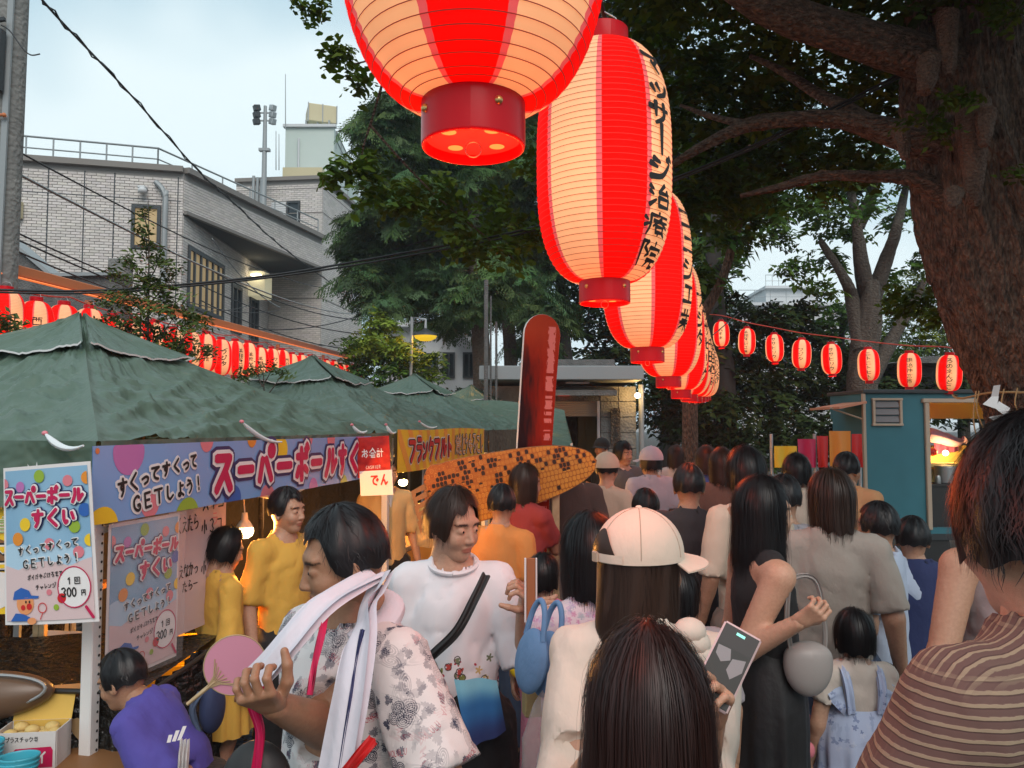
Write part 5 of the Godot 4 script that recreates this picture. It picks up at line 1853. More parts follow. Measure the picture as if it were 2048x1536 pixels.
	part("roof", rr.done(), M.darkconcrete, sr)
	var rp := MB.new()
	for x in [1770, 1925]:
		rp.box(Vector3(xat(x, rz), yat(740, rz) * 0.5, -rz), Vector3(0.18, yat(740, rz), 0.18))
	part("pillar", rp.done(), M.bark, sr)

func build_trailer() -> void:
	var d := 10.0
	var x0 := xat(1727, d)
	var x1 := x0 + 2.5
	var top := yat(787, d)
	var low := 0.45
	var dx0 := xat(1852, d)
	var dx1 := dx0 + 0.95
	var dy1 := yat(803, d)
	var dy0 := low + 0.08
	var o := thing("food_trailer", "teal food trailer with an open taupe framed doorway and a louvred vent", "trailer")
	var t := 0.06
	var mb := MB.new()
	# the side towards the camera with its doorway
	mb.box(Vector3((x0 + dx0) * 0.5, (top + low) * 0.5, -d - t * 0.5), Vector3(dx0 - x0, top - low, t))
	mb.box(Vector3((dx1 + x1) * 0.5, (top + low) * 0.5, -d - t * 0.5), Vector3(x1 - dx1, top - low, t))
	mb.box(Vector3((dx0 + dx1) * 0.5, (top + dy1) * 0.5, -d - t * 0.5), Vector3(dx1 - dx0, top - dy1, t))
	mb.box(Vector3((dx0 + dx1) * 0.5, (dy0 + low) * 0.5, -d - t * 0.5), Vector3(dx1 - dx0, dy0 - low, t))
	# ends; the far side has a serving hatch
	mb.box(Vector3(x0 + t * 0.5, (top + low) * 0.5, -d - 0.53), Vector3(t, top - low, 0.93))
	mb.box(Vector3(x1 - t * 0.5, (top + low) * 0.5, -d - 0.53), Vector3(t, top - low, 0.93))
	mb.box(Vector3((x0 + x1) * 0.5, low + 0.55, -d - 1.03), Vector3(x1 - x0, 1.1, t))
	mb.box(Vector3((x0 + x1) * 0.5, top - 0.16, -d - 1.03), Vector3(x1 - x0, 0.32, t))
	part("wall", mb.done(), M.teal, o)
	var rb := MB.new()
	rb.box(Vector3((x0 + x1) * 0.5, top + 0.025, -d - 0.53), Vector3(x1 - x0 + 0.06, 0.05, 1.16), Basis.IDENTITY, 0.008)
	part("roof", rb.done(), M.darkframe, o)
	var fl := MB.new()
	fl.box(Vector3((x0 + x1) * 0.5, low - 0.04, -d - 0.53), Vector3(x1 - x0, 0.08, 1.06))
	part("floor", fl.done(), M.darkframe, o)
	var il := MB.new()
	il.box(Vector3((x0 + x1) * 0.5, top - 0.012, -d - 0.53), Vector3(x1 - x0 - 0.14, 0.01, 0.86))
	il.box(Vector3((x0 + x1) * 0.5, top - 0.17, -d - 0.985), Vector3(x1 - x0 - 0.14, 0.30, 0.02))
	il.box(Vector3((x0 + x1) * 0.5, low + 0.75, -d - 0.98), Vector3(x1 - x0 - 0.14, 0.72, 0.02))
	part("lining", il.done(), M.inner, o)
	var fr := MB.new()
	var fz := -d + 0.012
	fr.box(Vector3(dx0 - 0.01, (dy0 + dy1) * 0.5, fz), Vector3(0.06, dy1 - dy0 + 0.06, 0.05), Basis.IDENTITY, 0.008)
	fr.box(Vector3(dx1 + 0.01, (dy0 + dy1) * 0.5, fz), Vector3(0.06, dy1 - dy0 + 0.06, 0.05), Basis.IDENTITY, 0.008)
	fr.box(Vector3((dx0 + dx1) * 0.5, dy1 + 0.01, fz + 0.004), Vector3(dx1 - dx0 + 0.14, 0.055, 0.06), Basis.IDENTITY, 0.008)
	part("door_frame", fr.done(), M.taupe, o)
	var edge := MB.new()
	edge.box(Vector3(x0 - 0.012, (top + low) * 0.5, -d + 0.012), Vector3(0.04, top - low, 0.05), Basis.IDENTITY, 0.006)
	part("corner_trim", edge.done(), M.taupe, o)
	# the louvred vent
	var vx := xat(1772, d)
	var vy := yat(824, d)
	var vf := MB.new()
	for s in [-1, 1]:
		vf.box(Vector3(vx + s * 0.175, vy, fz), Vector3(0.035, 0.34, 0.045), Basis.IDENTITY, 0.005)
		vf.box(Vector3(vx, vy + s * 0.165, fz + 0.002), Vector3(0.40, 0.03, 0.05), Basis.IDENTITY, 0.005)
	var v := part("vent", vf.done(), M.taupe, o)
	for k in 3:
		var sb := MB.new()
		sb.box(Vector3(vx, vy + 0.095 - k * 0.095, fz - 0.004), Vector3(0.31, 0.086, 0.02), Basis(Vector3.RIGHT, -0.22), 0.006)
		part("louver_slat", sb.done(), M.louver, v)
	# wheels
	for x in [x0 + 0.8, x0 + 1.7]:
		var wb := MB.new()
		wb.tube([Vector3(x, 0.28, -d - 0.02), Vector3(x, 0.28, -d - 0.2)], [0.28], 20)
		part("wheel", wb.done(), M.black, o)
	# things inside
	var ct := thing("serving_counter", "pale counter inside the teal trailer's doorway", "counter")
	var cb := MB.new()
	cb.box(Vector3(xat(1905, d + 0.74), yat(925, d + 0.74) - 0.03, -d - 0.74), Vector3(1.1, 0.06, 0.38), Basis.IDENTITY, 0.008)
	cb.box(Vector3(xat(1905, d + 0.36), yat(925, d + 0.74) * 0.5 + 0.2, -d - 0.90), Vector3(1.1, 0.7, 0.04))
	part("top", cb.done(), M.inner, ct)
	var st := thing("stove_shelf", "dark low shelf inside the trailer doorway under the steel pot", "shelf")
	var stb := MB.new()
	stb.box(Vector3(xat(1900, d + 0.36), yat(966, d + 0.36) - 0.02, -d - 0.36), Vector3(0.9, 0.04, 0.36), Basis.IDENTITY, 0.006)
	stb.box(Vector3(xat(1900, d + 0.36), (yat(966, d + 0.36) - 0.04 + low) * 0.5, -d - 0.36), Vector3(0.86, yat(966, d + 0.36) - 0.04 - low, 0.34))
	part("body", stb.done(), M.black, st)
	var pot := thing("steel_pot", "tall stainless cooking pot standing inside the trailer doorway", "pot", Vector3(xat(1887, d + 0.36), yat(966, d + 0.36) + 0.001, -d - 0.36))
	var pm := MB.new()
	var ph := 0.225
	pm.lathe([Vector2(0.135, ph - 0.02), Vector2(0.14, ph), Vector2(0.148, ph), Vector2(0.145, ph - 0.012), Vector2(0.142, 0.01), Vector2(0.13, 0.0), Vector2(0, 0)], 28)
	part("body", pm.done(), M.steel, pot)
	var lid := MB.new()
	lid.lathe([Vector2(0.0, ph + 0.02), Vector2(0.10, ph + 0.012), Vector2(0.145, ph + 0.002)], 28)
	part("lid", lid.done(), M.darkframe, pot)
	var cup := thing("steel_cup", "small steel jar beside the cooking pot in the trailer", "jar", Vector3(xat(1870, d + 0.24), yat(966, d + 0.36) + 0.001, -d - 0.24))
	var cm := MB.new()
	cm.lathe([Vector2(0.02, 0.11), Vector2(0.035, 0.09), Vector2(0.04, 0.0), Vector2(0, 0)], 16)
	part("body", cm.done(), M.steel, cup)
	var lb := thing("work_lamp", "small bright lamp on the trailer's counter", "lamp", pt(1891, 906, d + 0.70))
	var bm := MB.new()
	bm.ball(Vector3.ZERO, Vector3.ONE * 0.04, 12, 8)
	part("bulb", bm.done(), M.bulbwhite, lb)
	lamp(lb, Vector3.ZERO, Color(1.0, 0.80, 0.42), 0.35, 0.04)
	var cl := thing("purple_cloth", "rolled lavender and purple cloth hanging across the trailer's serving hatch", "cloth")
	var clm := MB.new()
	clm.tube(arc([pt(1855, 868, d + 0.86), pt(1885, 876, d + 0.86), pt(1912, 884, d + 0.86), pt(1930, 880, d + 0.86)], 6), [0.09, 0.10, 0.10, 0.10, 0.095, 0.09, 0.085, 0.09, 0.09, 0.085, 0.08, 0.075, 0.07, 0.06, 0.05, 0.04, 0.03, 0.05, 0.06], 12)
	part("roll", clm.done(), mat(lin(0.40, 0.26, 0.50), 0.7), cl)
	var cl2 := MB.new()
	cl2.sheet(14, 5, func(u: float, w: float) -> Vector3: return pt(1868 + 50 * u, 884 + 26 * w * (1.0 - 0.3 * u), d + 0.88) + Vector3(0, 0, 0.02 * sin(u * 18.0)))
	part("drape", cl2.done(), mat(lin(0.16, 0.03, 0.12), 0.8), cl)
	var rb3 := thing("red_bag", "small red bag on the counter inside the trailer", "bag", pt(1865, 904, d + 0.66))
	var rbm := MB.new()
	rbm.ball(Vector3.ZERO, Vector3(0.07, 0.055, 0.05), 10, 7)
	part("body", rbm.done(), M.red, rb3)
	# the flap awning on the left end
	var aw := thing("side_awning", "salmon coloured flap awning propped out from the trailer's left end", "awning")
	var ab := MB.new()
	var p0 := pt(1725, 803, d)
	var p1 := pt(1657, 815, d + 0.1)
	ab.quad(p1 + Vector3(0, 0, 0.3), p0 + Vector3(0, 0, 0.1), p0 + Vector3(0, 0, -0.6), p1 + Vector3(0, 0, -0.6))
	ab.bar(p1 + Vector3(0, -0.01, 0.3), p1 + Vector3(0, -0.01, -0.6), 0.03, 0.03)
	ab.bar(p1 + Vector3(0.0, -0.012, 0.3), p0 + Vector3(0, -0.012, 0.1), 0.03, 0.03)
	part("sheet", ab.done(), mat(lin(0.55, 0.22, 0.13), 0.6), aw)
	var pb := MB.new()
	pb.tube([pt(1660, 816, d - 0.1), pt(1724, 838, d)], [0.012], 6)
	part("strut", pb.done(), M.taupe, aw)
	# a bright stall beyond the crowd
	var stl := thing("yakisoba_stall", "low stall with red, magenta and yellow cloth panels left of the teal trailer", "stall")
	var z := 9.0
	var cols := [M.yellow, M.crimson, M.red, M.orange, M.red]
	var xs := [1545, 1592, 1630, 1655, 1700, 1722]
	for k in 5:
		var cb2 := MB.new()
		cb2.sheet(8, 3, func(u: float, w: float) -> Vector3: return Vector3(xat(lerpf(xs[k] + 1.0, xs[k + 1] - 1.0, u), z), lerpf(yat([892, 878, 872, 862, 868][k], z), yat(935, z), w), -z + 0.03 * sin(u * 9.0 + k) * w))
		part("cloth_panel", cb2.done(), cols[k], stl)
	var sf := MB.new()
	for x in [1545, 1632, 1722]:
		sf.tube([Vector3(xat(x, z), 0, -z - 0.08), Vector3(xat(x, z), yat(868, z), -z - 0.08)], [0.02], 6)
	part("frame", sf.done(), M.steel, stl)
	var tb := MB.new()
	tb.box(Vector3(xat(1632, z), 0.85, -z - 0.3), Vector3(1.1, 0.04, 0.6))
	tb.box(Vector3(xat(1632, z), 0.42, -z - 0.04), Vector3(1.1, 0.8, 0.02))
	part("table", tb.done(), M.goldprint, stl)

# ---------------------------------------------------------------- wires and the utility pole
func wire(label: String, p: Array, r: float, drop := 0.0, m: Material = null) -> void:
	var mb := MB.new()
	mb.tube(arc(p, 6) if drop == 0.0 else sag(p[0], p[1], drop, 20), [r], 6)
	whole("overhead_wire", mb.done(), m if m else M.wire, label, "wire")

func build_wires() -> void:
	var o := thing("utility_pole", "weathered concrete utility pole with a flat conduit at the left edge", "utility pole")
	var d := 6.6
	var mb := MB.new()
	var b := pt(2, 768, d)
	mb.tube([Vector3(b.x - 0.10, 0, -d), Vector3(b.x + 0.005, 9, -d)], [0.165, 0.125], 20)
	part("shaft", mb.done(), M.concrete, o)
	var c := MB.new()
	c.bar(Vector3(b.x - 0.005, 0, -d + 0.155), Vector3(b.x + 0.10, 9, -d + 0.118), 0.05, 0.02, Vector3.BACK)
	part("conduit", c.done(), M.galv, o)
	var dk := MB.new()
	dk.bar(pt(-2, 60, d - 0.2), pt(-8, 180, d - 0.2), 0.07, 0.08)
	dk.bar(pt(-2, 40, d - 0.2), pt(10, 38, d - 0.2), 0.03, 0.03)
	part("bracket", dk.done(), M.darkframe, o)
	var bt := MB.new()
	bt.tube([pt(-6, 230, d - 0.18), pt(8, 230, d - 0.18)], [0.014], 8)
	bt.ball(pt(8, 230, d - 0.18), Vector3.ONE * 0.02, 8, 6)
	part("step_bolt", bt.done(), M.orangewood, o)
	var st := MB.new()
	st.tube(arc([pt(2, 50, 6.4), pt(20, 62, 6.35), pt(45, 96, 6.3), pt(62, 110, 6.3), pt(80, 108, 6.3)], 5), [0.006], 5)
	part("loose_wire", st.done(), M.wire, o)
	# the thick twisted service cable
	var tw := MB.new()
	var main := arc([pt(60, -30, 7.0), pt(120, 40, 7.8), pt(260, 188, 10.0), pt(400, 345, 13.0), pt(470, 408, 15.0), pt(545, 478, 18.0), pt(625, 540, 21.0), pt(700, 592, 24.0)], 8)
	var t2 := []
	for i in main.size():
		t2.append(main[i] + Vector3(sin(i * 1.9) * 0.025, cos(i * 1.9) * 0.03, 0))
	tw.tube(main, [0.013], 6)
	tw.tube(t2, [0.009], 6)
	whole("overhead_wire", tw.done(), M.wire, "thick twisted cable dropping from the top left down across the sky to the tiled building", "wire")
	# the two black cables that cross the picture to the giant tree
	var cable := [pt(-60, 578, 5.6), pt(150, 582, 6.0), pt(330, 572, 6.2), pt(560, 548, 6.3), pt(800, 507, 6.3), pt(1065, 455, 6.1), pt(1345, 358, 5.8), pt(1600, 248, 5.5), pt(1878, 108, 5.2)]
	var cb := []
	for p in cable:
		cb.append(p + Vector3(0.01, -0.022, 0.02))
	wire("upper of two black cables sagging across the yard from the left to the giant trunk", cable, 0.010)
	cb[4].y -= 0.012
	cb[5].y -= 0.006
	wire("lower of two black cables sagging across the yard to the giant trunk", cb, 0.0085)
	# thinner lines from the pole to the building
	var thin := [[[-20, 272], [700, 580], 6.5, 24.0, "thin wire from the pole crossing the lit window towards the overhang"], [[-20, 318], [720, 628], 6.5, 25.0, "grey insulated line sagging below the lit window"], [[-20, 440], [560, 620], 6.5, 22.0, "thin line low over the sloping concrete wall"],
		[[-20, 455], [700, 690], 6.5, 24.0, "lowest thin line passing behind the glossy sapling"], [[-20, 478], [500, 610], 6.5, 20.0, "dark line just above the black cables at the left"]]
	for t in thin:
		wire(t[4], [pt(t[0][0], t[0][1], t[2]), pt(t[1][0], t[1][1], t[3])], 0.009 if t[1][0] != 720 else 0.014, 0.35, M.wire if t[1][0] != 720 else M.galv)
	for k in 5:
		var p: Array = [[425, 478, 560, 615], [430, 545, 720, 640], [380, 560, 720, 668], [400, 600, 715, 700], [470, 655, 735, 625]][k]
		wire(["white knotted line hanging from the dark soffit", "thin line below the soffit towards the trees", "line passing under the lit porch window", "lowest line across the tiled wall", "line rising to the trees past the tiled block"][k], [pt(p[0], p[1], 20.0), pt(p[2], p[3], 25.0)], 0.016, 0.25, M.galv if k == 0 else M.wire)

# ---------------------------------------------------------------- trees
func fan_leaf(mb: MB, t: Transform3D) -> void:
	# a ginkgo fan: the stalk at the origin, the fan along +y
	var base := mb.add(t * Vector3(0, 0.25, 0))
	for k in 8:
		var a := -1.05 + 2.1 * k / 7.0
		var r := 0.75 - (0.10 if k == 3 or k == 4 else 0.0) + (0.03 if k % 2 == 0 else 0.0)
		mb.add(t * Vector3(sin(a) * r, 0.25 + cos(a) * r, 0.10 * cos(a * 3.0)))
	for k in 7:
		mb.tri(base, base + 1 + k, base + 2 + k)
	var s := mb.add(t * Vector3(-0.02, -0.25, 0))
	mb.add(t * Vector3(0.02, -0.25, 0))
	mb.tri(s, base, s + 1)

func oval_leaf(mb: MB, t: Transform3D, wide := 0.42) -> void:
	var a := mb.add(t * Vector3(0, 0, 0))
	mb.add(t * Vector3(-wide * 0.5, 0.40, 0.07))
	mb.add(t * Vector3(0, 0.45, -0.03))
	mb.add(t * Vector3(wide * 0.5, 0.40, 0.07))
	mb.add(t * Vector3(0, 1.0, 0.0))
	mb.tri(a, a + 1, a + 2)
	mb.tri(a, a + 2, a + 3)
	mb.tri(a + 1, a + 4, a + 2)
	mb.tri(a + 2, a + 4, a + 3)

# a twig with its leaves, about one metre across: kinds ginkgo, broad, gloss, conifer
func spray(kind: String, seed_: int) -> ArrayMesh:
	var r := RandomNumberGenerator.new()
	r.seed = seed_
	var mb := MB.new()
	if kind == "conifer":
		# a flat, drooping frond with side shoots of scale leaves
		for s in 13:
			var v := s / 12.0
			for sd in ([-1, 1] if s < 12 else [1]):
				var root := Vector3(0, -0.16 * v * v, v - 0.5)
				var ln := (0.42 * sin(PI * (0.22 + 0.72 * v)) + 0.06) * r.randf_range(0.8, 1.15)
				var dir := Vector3(sd * (1.0 - 0.4 * v), -0.25 - 0.35 * v, 0.75).normalized()
				for q in 6:
					var w := q / 5.0
					var p := root + dir * ln * w + Vector3(0, -0.12 * w * w * ln, 0)
					for t in 2:
						var d2 := (dir + Vector3(r.randf_range(-0.9, 0.9), r.randf_range(-0.7, 0.3), r.randf_range(-0.2, 0.9))).normalized()
						var l2 := 0.125 * (1.1 - 0.5 * w)
						var sd2 := d2.cross(Vector3(r.randf() - 0.5, 1, r.randf() - 0.5)).normalized() * 0.017
						var a := mb.add(p - sd2)
						mb.add(p + d2 * l2)
						mb.add(p + sd2)
						mb.tri(a, a + 1, a + 2)
		return mb.done(true)
	var count: int = {"ginkgo": 15, "broad": 22, "gloss": 11}[kind]
	for i in count:
		var v := float(i) / count
		var root := Vector3(r.randf_range(-0.10, 0.10), r.randf_range(-0.05, 0.05), lerpf(-0.45, 0.42, v))
		var yaw := r.randf() * TAU if kind == "ginkgo" else (i % 2) * PI + r.randf_range(0.5, 1.5)
		var size: float = {"ginkgo": 0.215, "broad": 0.27, "gloss": 0.30}[kind] * r.randf_range(0.75, 1.15)
		var dir := Vector3(sin(yaw), r.randf_range(-0.75, 0.25), cos(yaw)).normalized()
		var z := dir.cross(Vector3(r.randf_range(-0.4, 0.4), 1, r.randf_range(-0.4, 0.4))).normalized().cross(dir).normalized()
		var b := Basis(dir.cross(z), dir, z).scaled(Vector3.ONE * size)
		if kind == "ginkgo":
			fan_leaf(mb, Transform3D(b, root + dir * size * 0.3))
		else:
			oval_leaf(mb, Transform3D(b, root), 0.48 if kind == "broad" else 0.36)
	return mb.done(true)

var sprays := {}

func crown(o: Node3D, kind: String, m: Material, blobs: Array, per: float, size: float, seed_: int, called := "crown", lo := 0.55, hi := 1.5) -> void:
	# blobs: [centre, radius, flattening]; per: sprays for each square metre of blob surface
	if not sprays.has(kind):
		sprays[kind] = spray(kind, 4)
	var r := RandomNumberGenerator.new()
	r.seed = seed_
	var places := []
	var tints := []
	for b in blobs:
		var rad: float = b[1]
		var flat: float = b[2] if b.size() > 2 else 0.8
		var n := int(per * 4.0 * PI * rad * rad) + 3
		for i in n:
			var d := Vector3(r.randfn(), r.randfn(), r.randfn()).normalized()
			var k := pow(r.randf(), 0.42)
			var p: Vector3 = b[0] + d * Vector3(1, flat, 1) * rad * k * (1.0 + 0.22 * sin(d.x * 5.0 + seed_) * cos(d.y * 4.0 + d.z * 3.0))
			var out := Vector3(d.x, 0, d.z)
			var yaw := atan2(out.x, out.z) + r.randf_range(-0.9, 0.9)
			var bs := Basis.from_euler(Vector3(r.randf_range(-0.1, 0.75), yaw, r.randf_range(-0.6, 0.6)))
			var s := size * r.randf_range(0.65, 1.25)
			places.append(Transform3D(bs.scaled(Vector3.ONE * s), p - o.position))
			var t := r.randf_range(lo, hi)
			tints.append(Color(t * r.randf_range(0.85, 1.25), t, t * r.randf_range(0.7, 1.15)))
	stuff(called, sprays[kind], m, places, o, tints)

func bl(px: float, py: float, d: float, rpx: float, flat := 0.8) -> Array:
	return [pt(px, py, d), rpx * d / FOCAL, flat]

func gnarled(p: Array, rad: Array, sides: int, rings: int, amp: float, seed_: int) -> MB:
	var n := FastNoiseLite.new()
	n.seed = seed_
	n.frequency = 1.0
	n.fractal_octaves = 4
	var line_ := arc(p, 12)
	var mb := MB.new()
	var x := Vector3.ZERO
	for i in rings + 1:
		var f := float(i) / rings
		var at := f * (line_.size() - 1)
		var c: Vector3 = line_[int(at)].lerp(line_[mini(int(at) + 1, line_.size() - 1)], at - int(at))
		var z: Vector3 = (line_[mini(int(at) + 1, line_.size() - 1)] - line_[maxi(int(at) - 1, 0)]).normalized()
		x = z.cross(Vector3(0.3, 0.2, 1)).normalized() if x == Vector3.ZERO else (x - z * x.dot(z)).normalized()
		var y := z.cross(x)
		var g := f * (rad.size() - 1)
		var r0: float = lerpf(rad[int(g)], rad[mini(int(g) + 1, rad.size() - 1)], g - int(g))
		for k in sides + 1:
			var a := TAU * k / sides
			var dir := x * cos(a) + y * sin(a)
			var q := dir * 2.2
			var h := n.get_noise_3d(q.x, q.y * 0.6 + f * 2.0, q.z) * 1.0
			var h2 := n.get_noise_3d(q.x * 3.6, q.y * 3.6 + f * 3.0, q.z * 3.6) * 0.5
			var h3 := (0.5 - absf(n.get_noise_3d(q.x * 7.0 + 9.0, q.y * 7.0 + f * 9.0 * maxf(0.3, p[0].distance_to(p[p.size() - 1]) / 5.0), q.z * 7.0)) * 2.0) * 0.30
			mb.add(c + dir * (r0 + amp * (h + h2 + h3)), Vector2(float(k) / sides, f))
	for i in rings:
		for k in sides:
			var a := i * (sides + 1) + k
			mb.face(a, a + sides + 1, a + sides + 2, a + 1)
	return mb

func build_trees() -> void:
	# ---- the giant ginkgo on the right
	var d := 5.4
	var g := thing("ginkgo_tree", "giant old ginkgo with a thick furrowed trunk, hanging burls and low spreading limbs", "tree")
	var path := [pt(2200, 1300, d) * Vector3(1, 0, 1) - Vector3(0, 0.1, 0), pt(2180, 1000, d), pt(2135, 800, d), pt(2046, 600, d), pt(1980, 400, d), pt(1936, 200, d), pt(1922, 0, d), pt(1905, -220, d), pt(1880, -500, d)]
	part("trunk", gnarled(path, [0.70, 0.54, 0.49, 0.49, 0.45, 0.37, 0.31, 0.29, 0.24], 120, 220, 0.095, 4).done(), M.ginkgobark, g)
	var limbs := [
		[[[1925, 150, 5.35], [1850, 118, 5.2], [1740, 85, 5.1], [1620, 48, 5.0], [1520, 8, 4.9], [1420, -60, 4.8], [1250, -160, 4.7]], [0.21, 0.155, 0.135, 0.12, 0.10, 0.085, 0.06]],
		[[[1900, 300, 5.3], [1800, 270, 5.3], [1690, 240, 5.35], [1590, 238, 5.4], [1500, 250, 5.45], [1420, 285, 5.5], [1335, 335, 5.6]], [0.13, 0.098, 0.062, 0.052, 0.045, 0.032, 0.02]],
		[[[1740, 245, 5.35], [1690, 215, 5.5], [1640, 190, 5.6], [1560, 140, 5.7], [1500, 112, 5.8]], [0.05, 0.05, 0.042, 0.028, 0.015]],
		[[[1900, 400, 5.3], [1830, 358, 5.3], [1740, 352, 5.35], [1650, 352, 5.4], [1570, 372, 5.5], [1480, 392, 5.6]], [0.10, 0.055, 0.033, 0.03, 0.024, 0.012]],
		[[[1500, 250, 5.45], [1430, 235, 5.6], [1360, 210, 5.7]], [0.03, 0.022, 0.01]],
		[[[1925, 60, 5.4], [1990, -60, 5.4], [2080, -240, 5.4]], [0.2, 0.16, 0.12]],
		[[[1900, -200, 5.4], [1700, -330, 5.0], [1400, -420, 4.6], [1000, -480, 4.4]], [0.18, 0.13, 0.10, 0.06]],
		[[[1250, -160, 4.7], [1000, -90, 5.2], [820, 40, 5.6], [740, 250, 5.9], [720, 330, 6.0]], [0.05, 0.03, 0.012, 0.008, 0.005]],
		[[[1000, -90, 5.2], [760, -60, 5.6], [640, -10, 5.8]], [0.035, 0.02, 0.01]],
		[[[820, 40, 5.6], [760, 110, 5.8], [700, 130, 5.9]], [0.008, 0.006, 0.005]],
		[[[740, 250, 5.9], [860, 380, 6.0], [980, 480, 6.1], [1030, 520, 6.1]], [0.007, 0.006, 0.005, 0.004]]]
	for l in limbs:
		var p := []
		for q in l[0]:
			p.append(pt(q[0], q[1], q[2]))
		part("limb", gnarled(p, l[1], 28, 60, 0.020 if l[1][0] > 0.09 else 0.006, 7).done(), M.limbbark, g)
	for b in [[1893, 30, 1897, 152, 0.075, 0.032, 5.02], [1944, 205, 1949, 416, 0.105, 0.028, 4.97], [1972, 225, 1968, 292, 0.06, 0.026, 4.84], [1802, 262, 1812, 318, 0.055, 0.022, 5.14], [1908, 385, 1905, 418, 0.06, 0.025, 4.86], [1860, 120, 1850, 185, 0.08, 0.04, 5.02]]:
		var a := pt(b[0], b[1], b[6] - 0.06)
		var e := pt(b[2], b[3], b[6] - 0.14)
		part("burl", gnarled([a, a.lerp(e, 0.35), a.lerp(e, 0.7), a.lerp(e, 0.97), e], [b[4], b[4] * 0.85, lerpf(b[4], b[5], 0.6), b[5], b[5] * 0.35], 28, 40, 0.012, 12).done(), M.burl, g)
	var near := []
	for q in [[625, 8, 5.8, 34], [600, 20, 5.8, 18], [690, 120, 5.9, 36], [720, 165, 5.9, 30], [665, 110, 5.9, 20], [700, 350, 6.0, 48], [665, 362, 6.0, 26], [760, 385, 6.0, 62], [740, 330, 6.0, 40], [830, 400, 6.0, 65], [900, 440, 6.0, 65], [960, 490, 6.1, 55], [1020, 510, 6.1, 45], [990, 430, 6.2, 70], [1060, 470, 6.2, 60], [880, 360, 6.2, 50]]:
		near.append(bl(q[0], q[1], q[2], q[3]))
	crown(g, "ginkgo", M.ginkgoleaf, near, 15.0, 0.30, 31, "leaves", 0.7, 1.5)
	var over := []
	for q in [[1300, 60, 6.5, 110], [1400, 130, 7.0, 120], [1520, 180, 7.2, 120], [1640, 150, 6.8, 110], [1440, 260, 7.2, 110], [1580, 300, 7.5, 100], [1700, 280, 7.0, 90], [1720, 330, 6.6, 70], [1380, 380, 7.5, 100], [1270, 230, 7.5, 100], [1500, 30, 6.0, 100], [1700, 20, 5.8, 100], [1600, -60, 5.2, 150], [1850, -80, 5.0, 150], [1350, -60, 5.4, 150], [1780, 180, 6.6, 60],
		[1100, -120, 5.0, 170], [850, -160, 4.8, 150], [1300, 420, 7.6, 80], [1450, 400, 7.6, 80], [1150, 150, 7.0, 90], [1120, 320, 7.2, 90], [1740, 130, 6.2, 75], [1800, 190, 6.4, 60], [1690, 80, 6.0, 70], [1810, 60, 5.9, 70], [1460, 340, 7.4, 80], [1640, 350, 7.2, 70], [1560, 90, 6.4, 90]]:
		over.append(bl(q[0], q[1], q[2], q[3], 0.75))
	# the rest of the roof of leaves above and behind the camera's right
	for q in [[0.6, 5.4, -4.0, 1.1], [2.0, 5.6, -3.2, 1.3], [3.2, 5.3, -4.2, 1.2], [1.2, 6.3, -5.5, 1.4], [3.0, 6.6, -6.0, 1.6], [4.6, 6.0, -4.6, 1.5], [4.5, 5.5, -2.6, 1.3], [2.6, 5.9, -1.2, 1.4], [4.4, 5.8, -0.6, 1.4], [5.6, 5.2, -6.6, 1.5], [3.4, 7.4, -4.4, 1.6], [1.5, 5.8, -0.6, 0.9]]:
		over.append([Vector3(q[0], q[1], q[2]), q[3], 0.55])
	crown(g, "ginkgo", M.ginkgoleaf, over, 19.0, 0.34, 32, "crown", 0.45, 1.25)
	var sprigs := []
	for q in [[1895, 205, 4.75, 22], [1930, 200, 4.72, 24], [1835, 250, 4.85, 30], [1870, 265, 4.8, 22], [2030, 30, 4.7, 40], [2040, 350, 4.6, 30], [1990, 12, 4.8, 40], [1850, 610, 6.0, 42], [1800, 620, 6.1, 36], [1880, 640, 5.8, 30], [1780, 600, 6.2, 24]]:
		sprigs.append(bl(q[0], q[1], q[2], q[3], 0.5))
	crown(g, "ginkgo", M.ginkgoleaf, sprigs, 26.0, 0.24, 33, "leaves", 0.7, 1.3)
	# the straw rope round it with its paper streamer
	var rope := MB.new()
	var rp := []
	for k in 25:
		var a := lerpf(-2.4, 1.4, k / 24.0)
		rp.append(Vector3(pt(2090, 800, d).x + sin(a) * 0.56, yat(781, 4.9) + 0.02 * cos(a * 2.0) + 0.012 * sin(k * 1.0), -d + cos(a) * 0.56))
	rope.tube(rp, [0.008], 7)
	for k in [[1952, 782, 900], [1958, 782, 855], [2008, 778, 842], [2035, 776, 838]]:
		rope.tube(arc([pt(k[0], k[1], 4.86), pt(k[0] - 5, (k[1] + k[2]) * 0.5, 4.84), pt(k[0] + 8, k[2], 4.83)], 4), [0.0045], 5)
	whole("straw_rope", rope.done(), M.rope, "thin straw rope tied round the giant ginkgo's trunk", "rope")
	var sh := thing("paper_streamer", "white zigzag paper streamer hanging from the straw rope on the trunk", "paper streamer", pt(1992, 778, 4.78))
	var lay := func(p: Vector2, lift: float) -> Vector3: return Vector3(p.x, p.y, lift + 0.02 * sin(p.y * 30.0))
	var zz := [[Vector2(-0.022, 0.02), Vector2(0.02, 0.025), Vector2(0.025, -0.05), Vector2(-0.02, -0.05)], [Vector2(-0.02, -0.045), Vector2(0.025, -0.045), Vector2(-0.01, -0.125), Vector2(-0.085, -0.095)], [Vector2(-0.02, -0.12), Vector2(0.02, -0.075), Vector2(0.075, -0.12), Vector2(0.03, -0.165)], [Vector2(0.035, -0.155), Vector2(0.075, -0.125), Vector2(0.0, -0.215), Vector2(-0.07, -0.175)]]
	for k in 4:
		prt("folded_strip", sh, M.white, func(mb: MB) -> void: patch(mb, zz[k], lay, 0.004 * k))
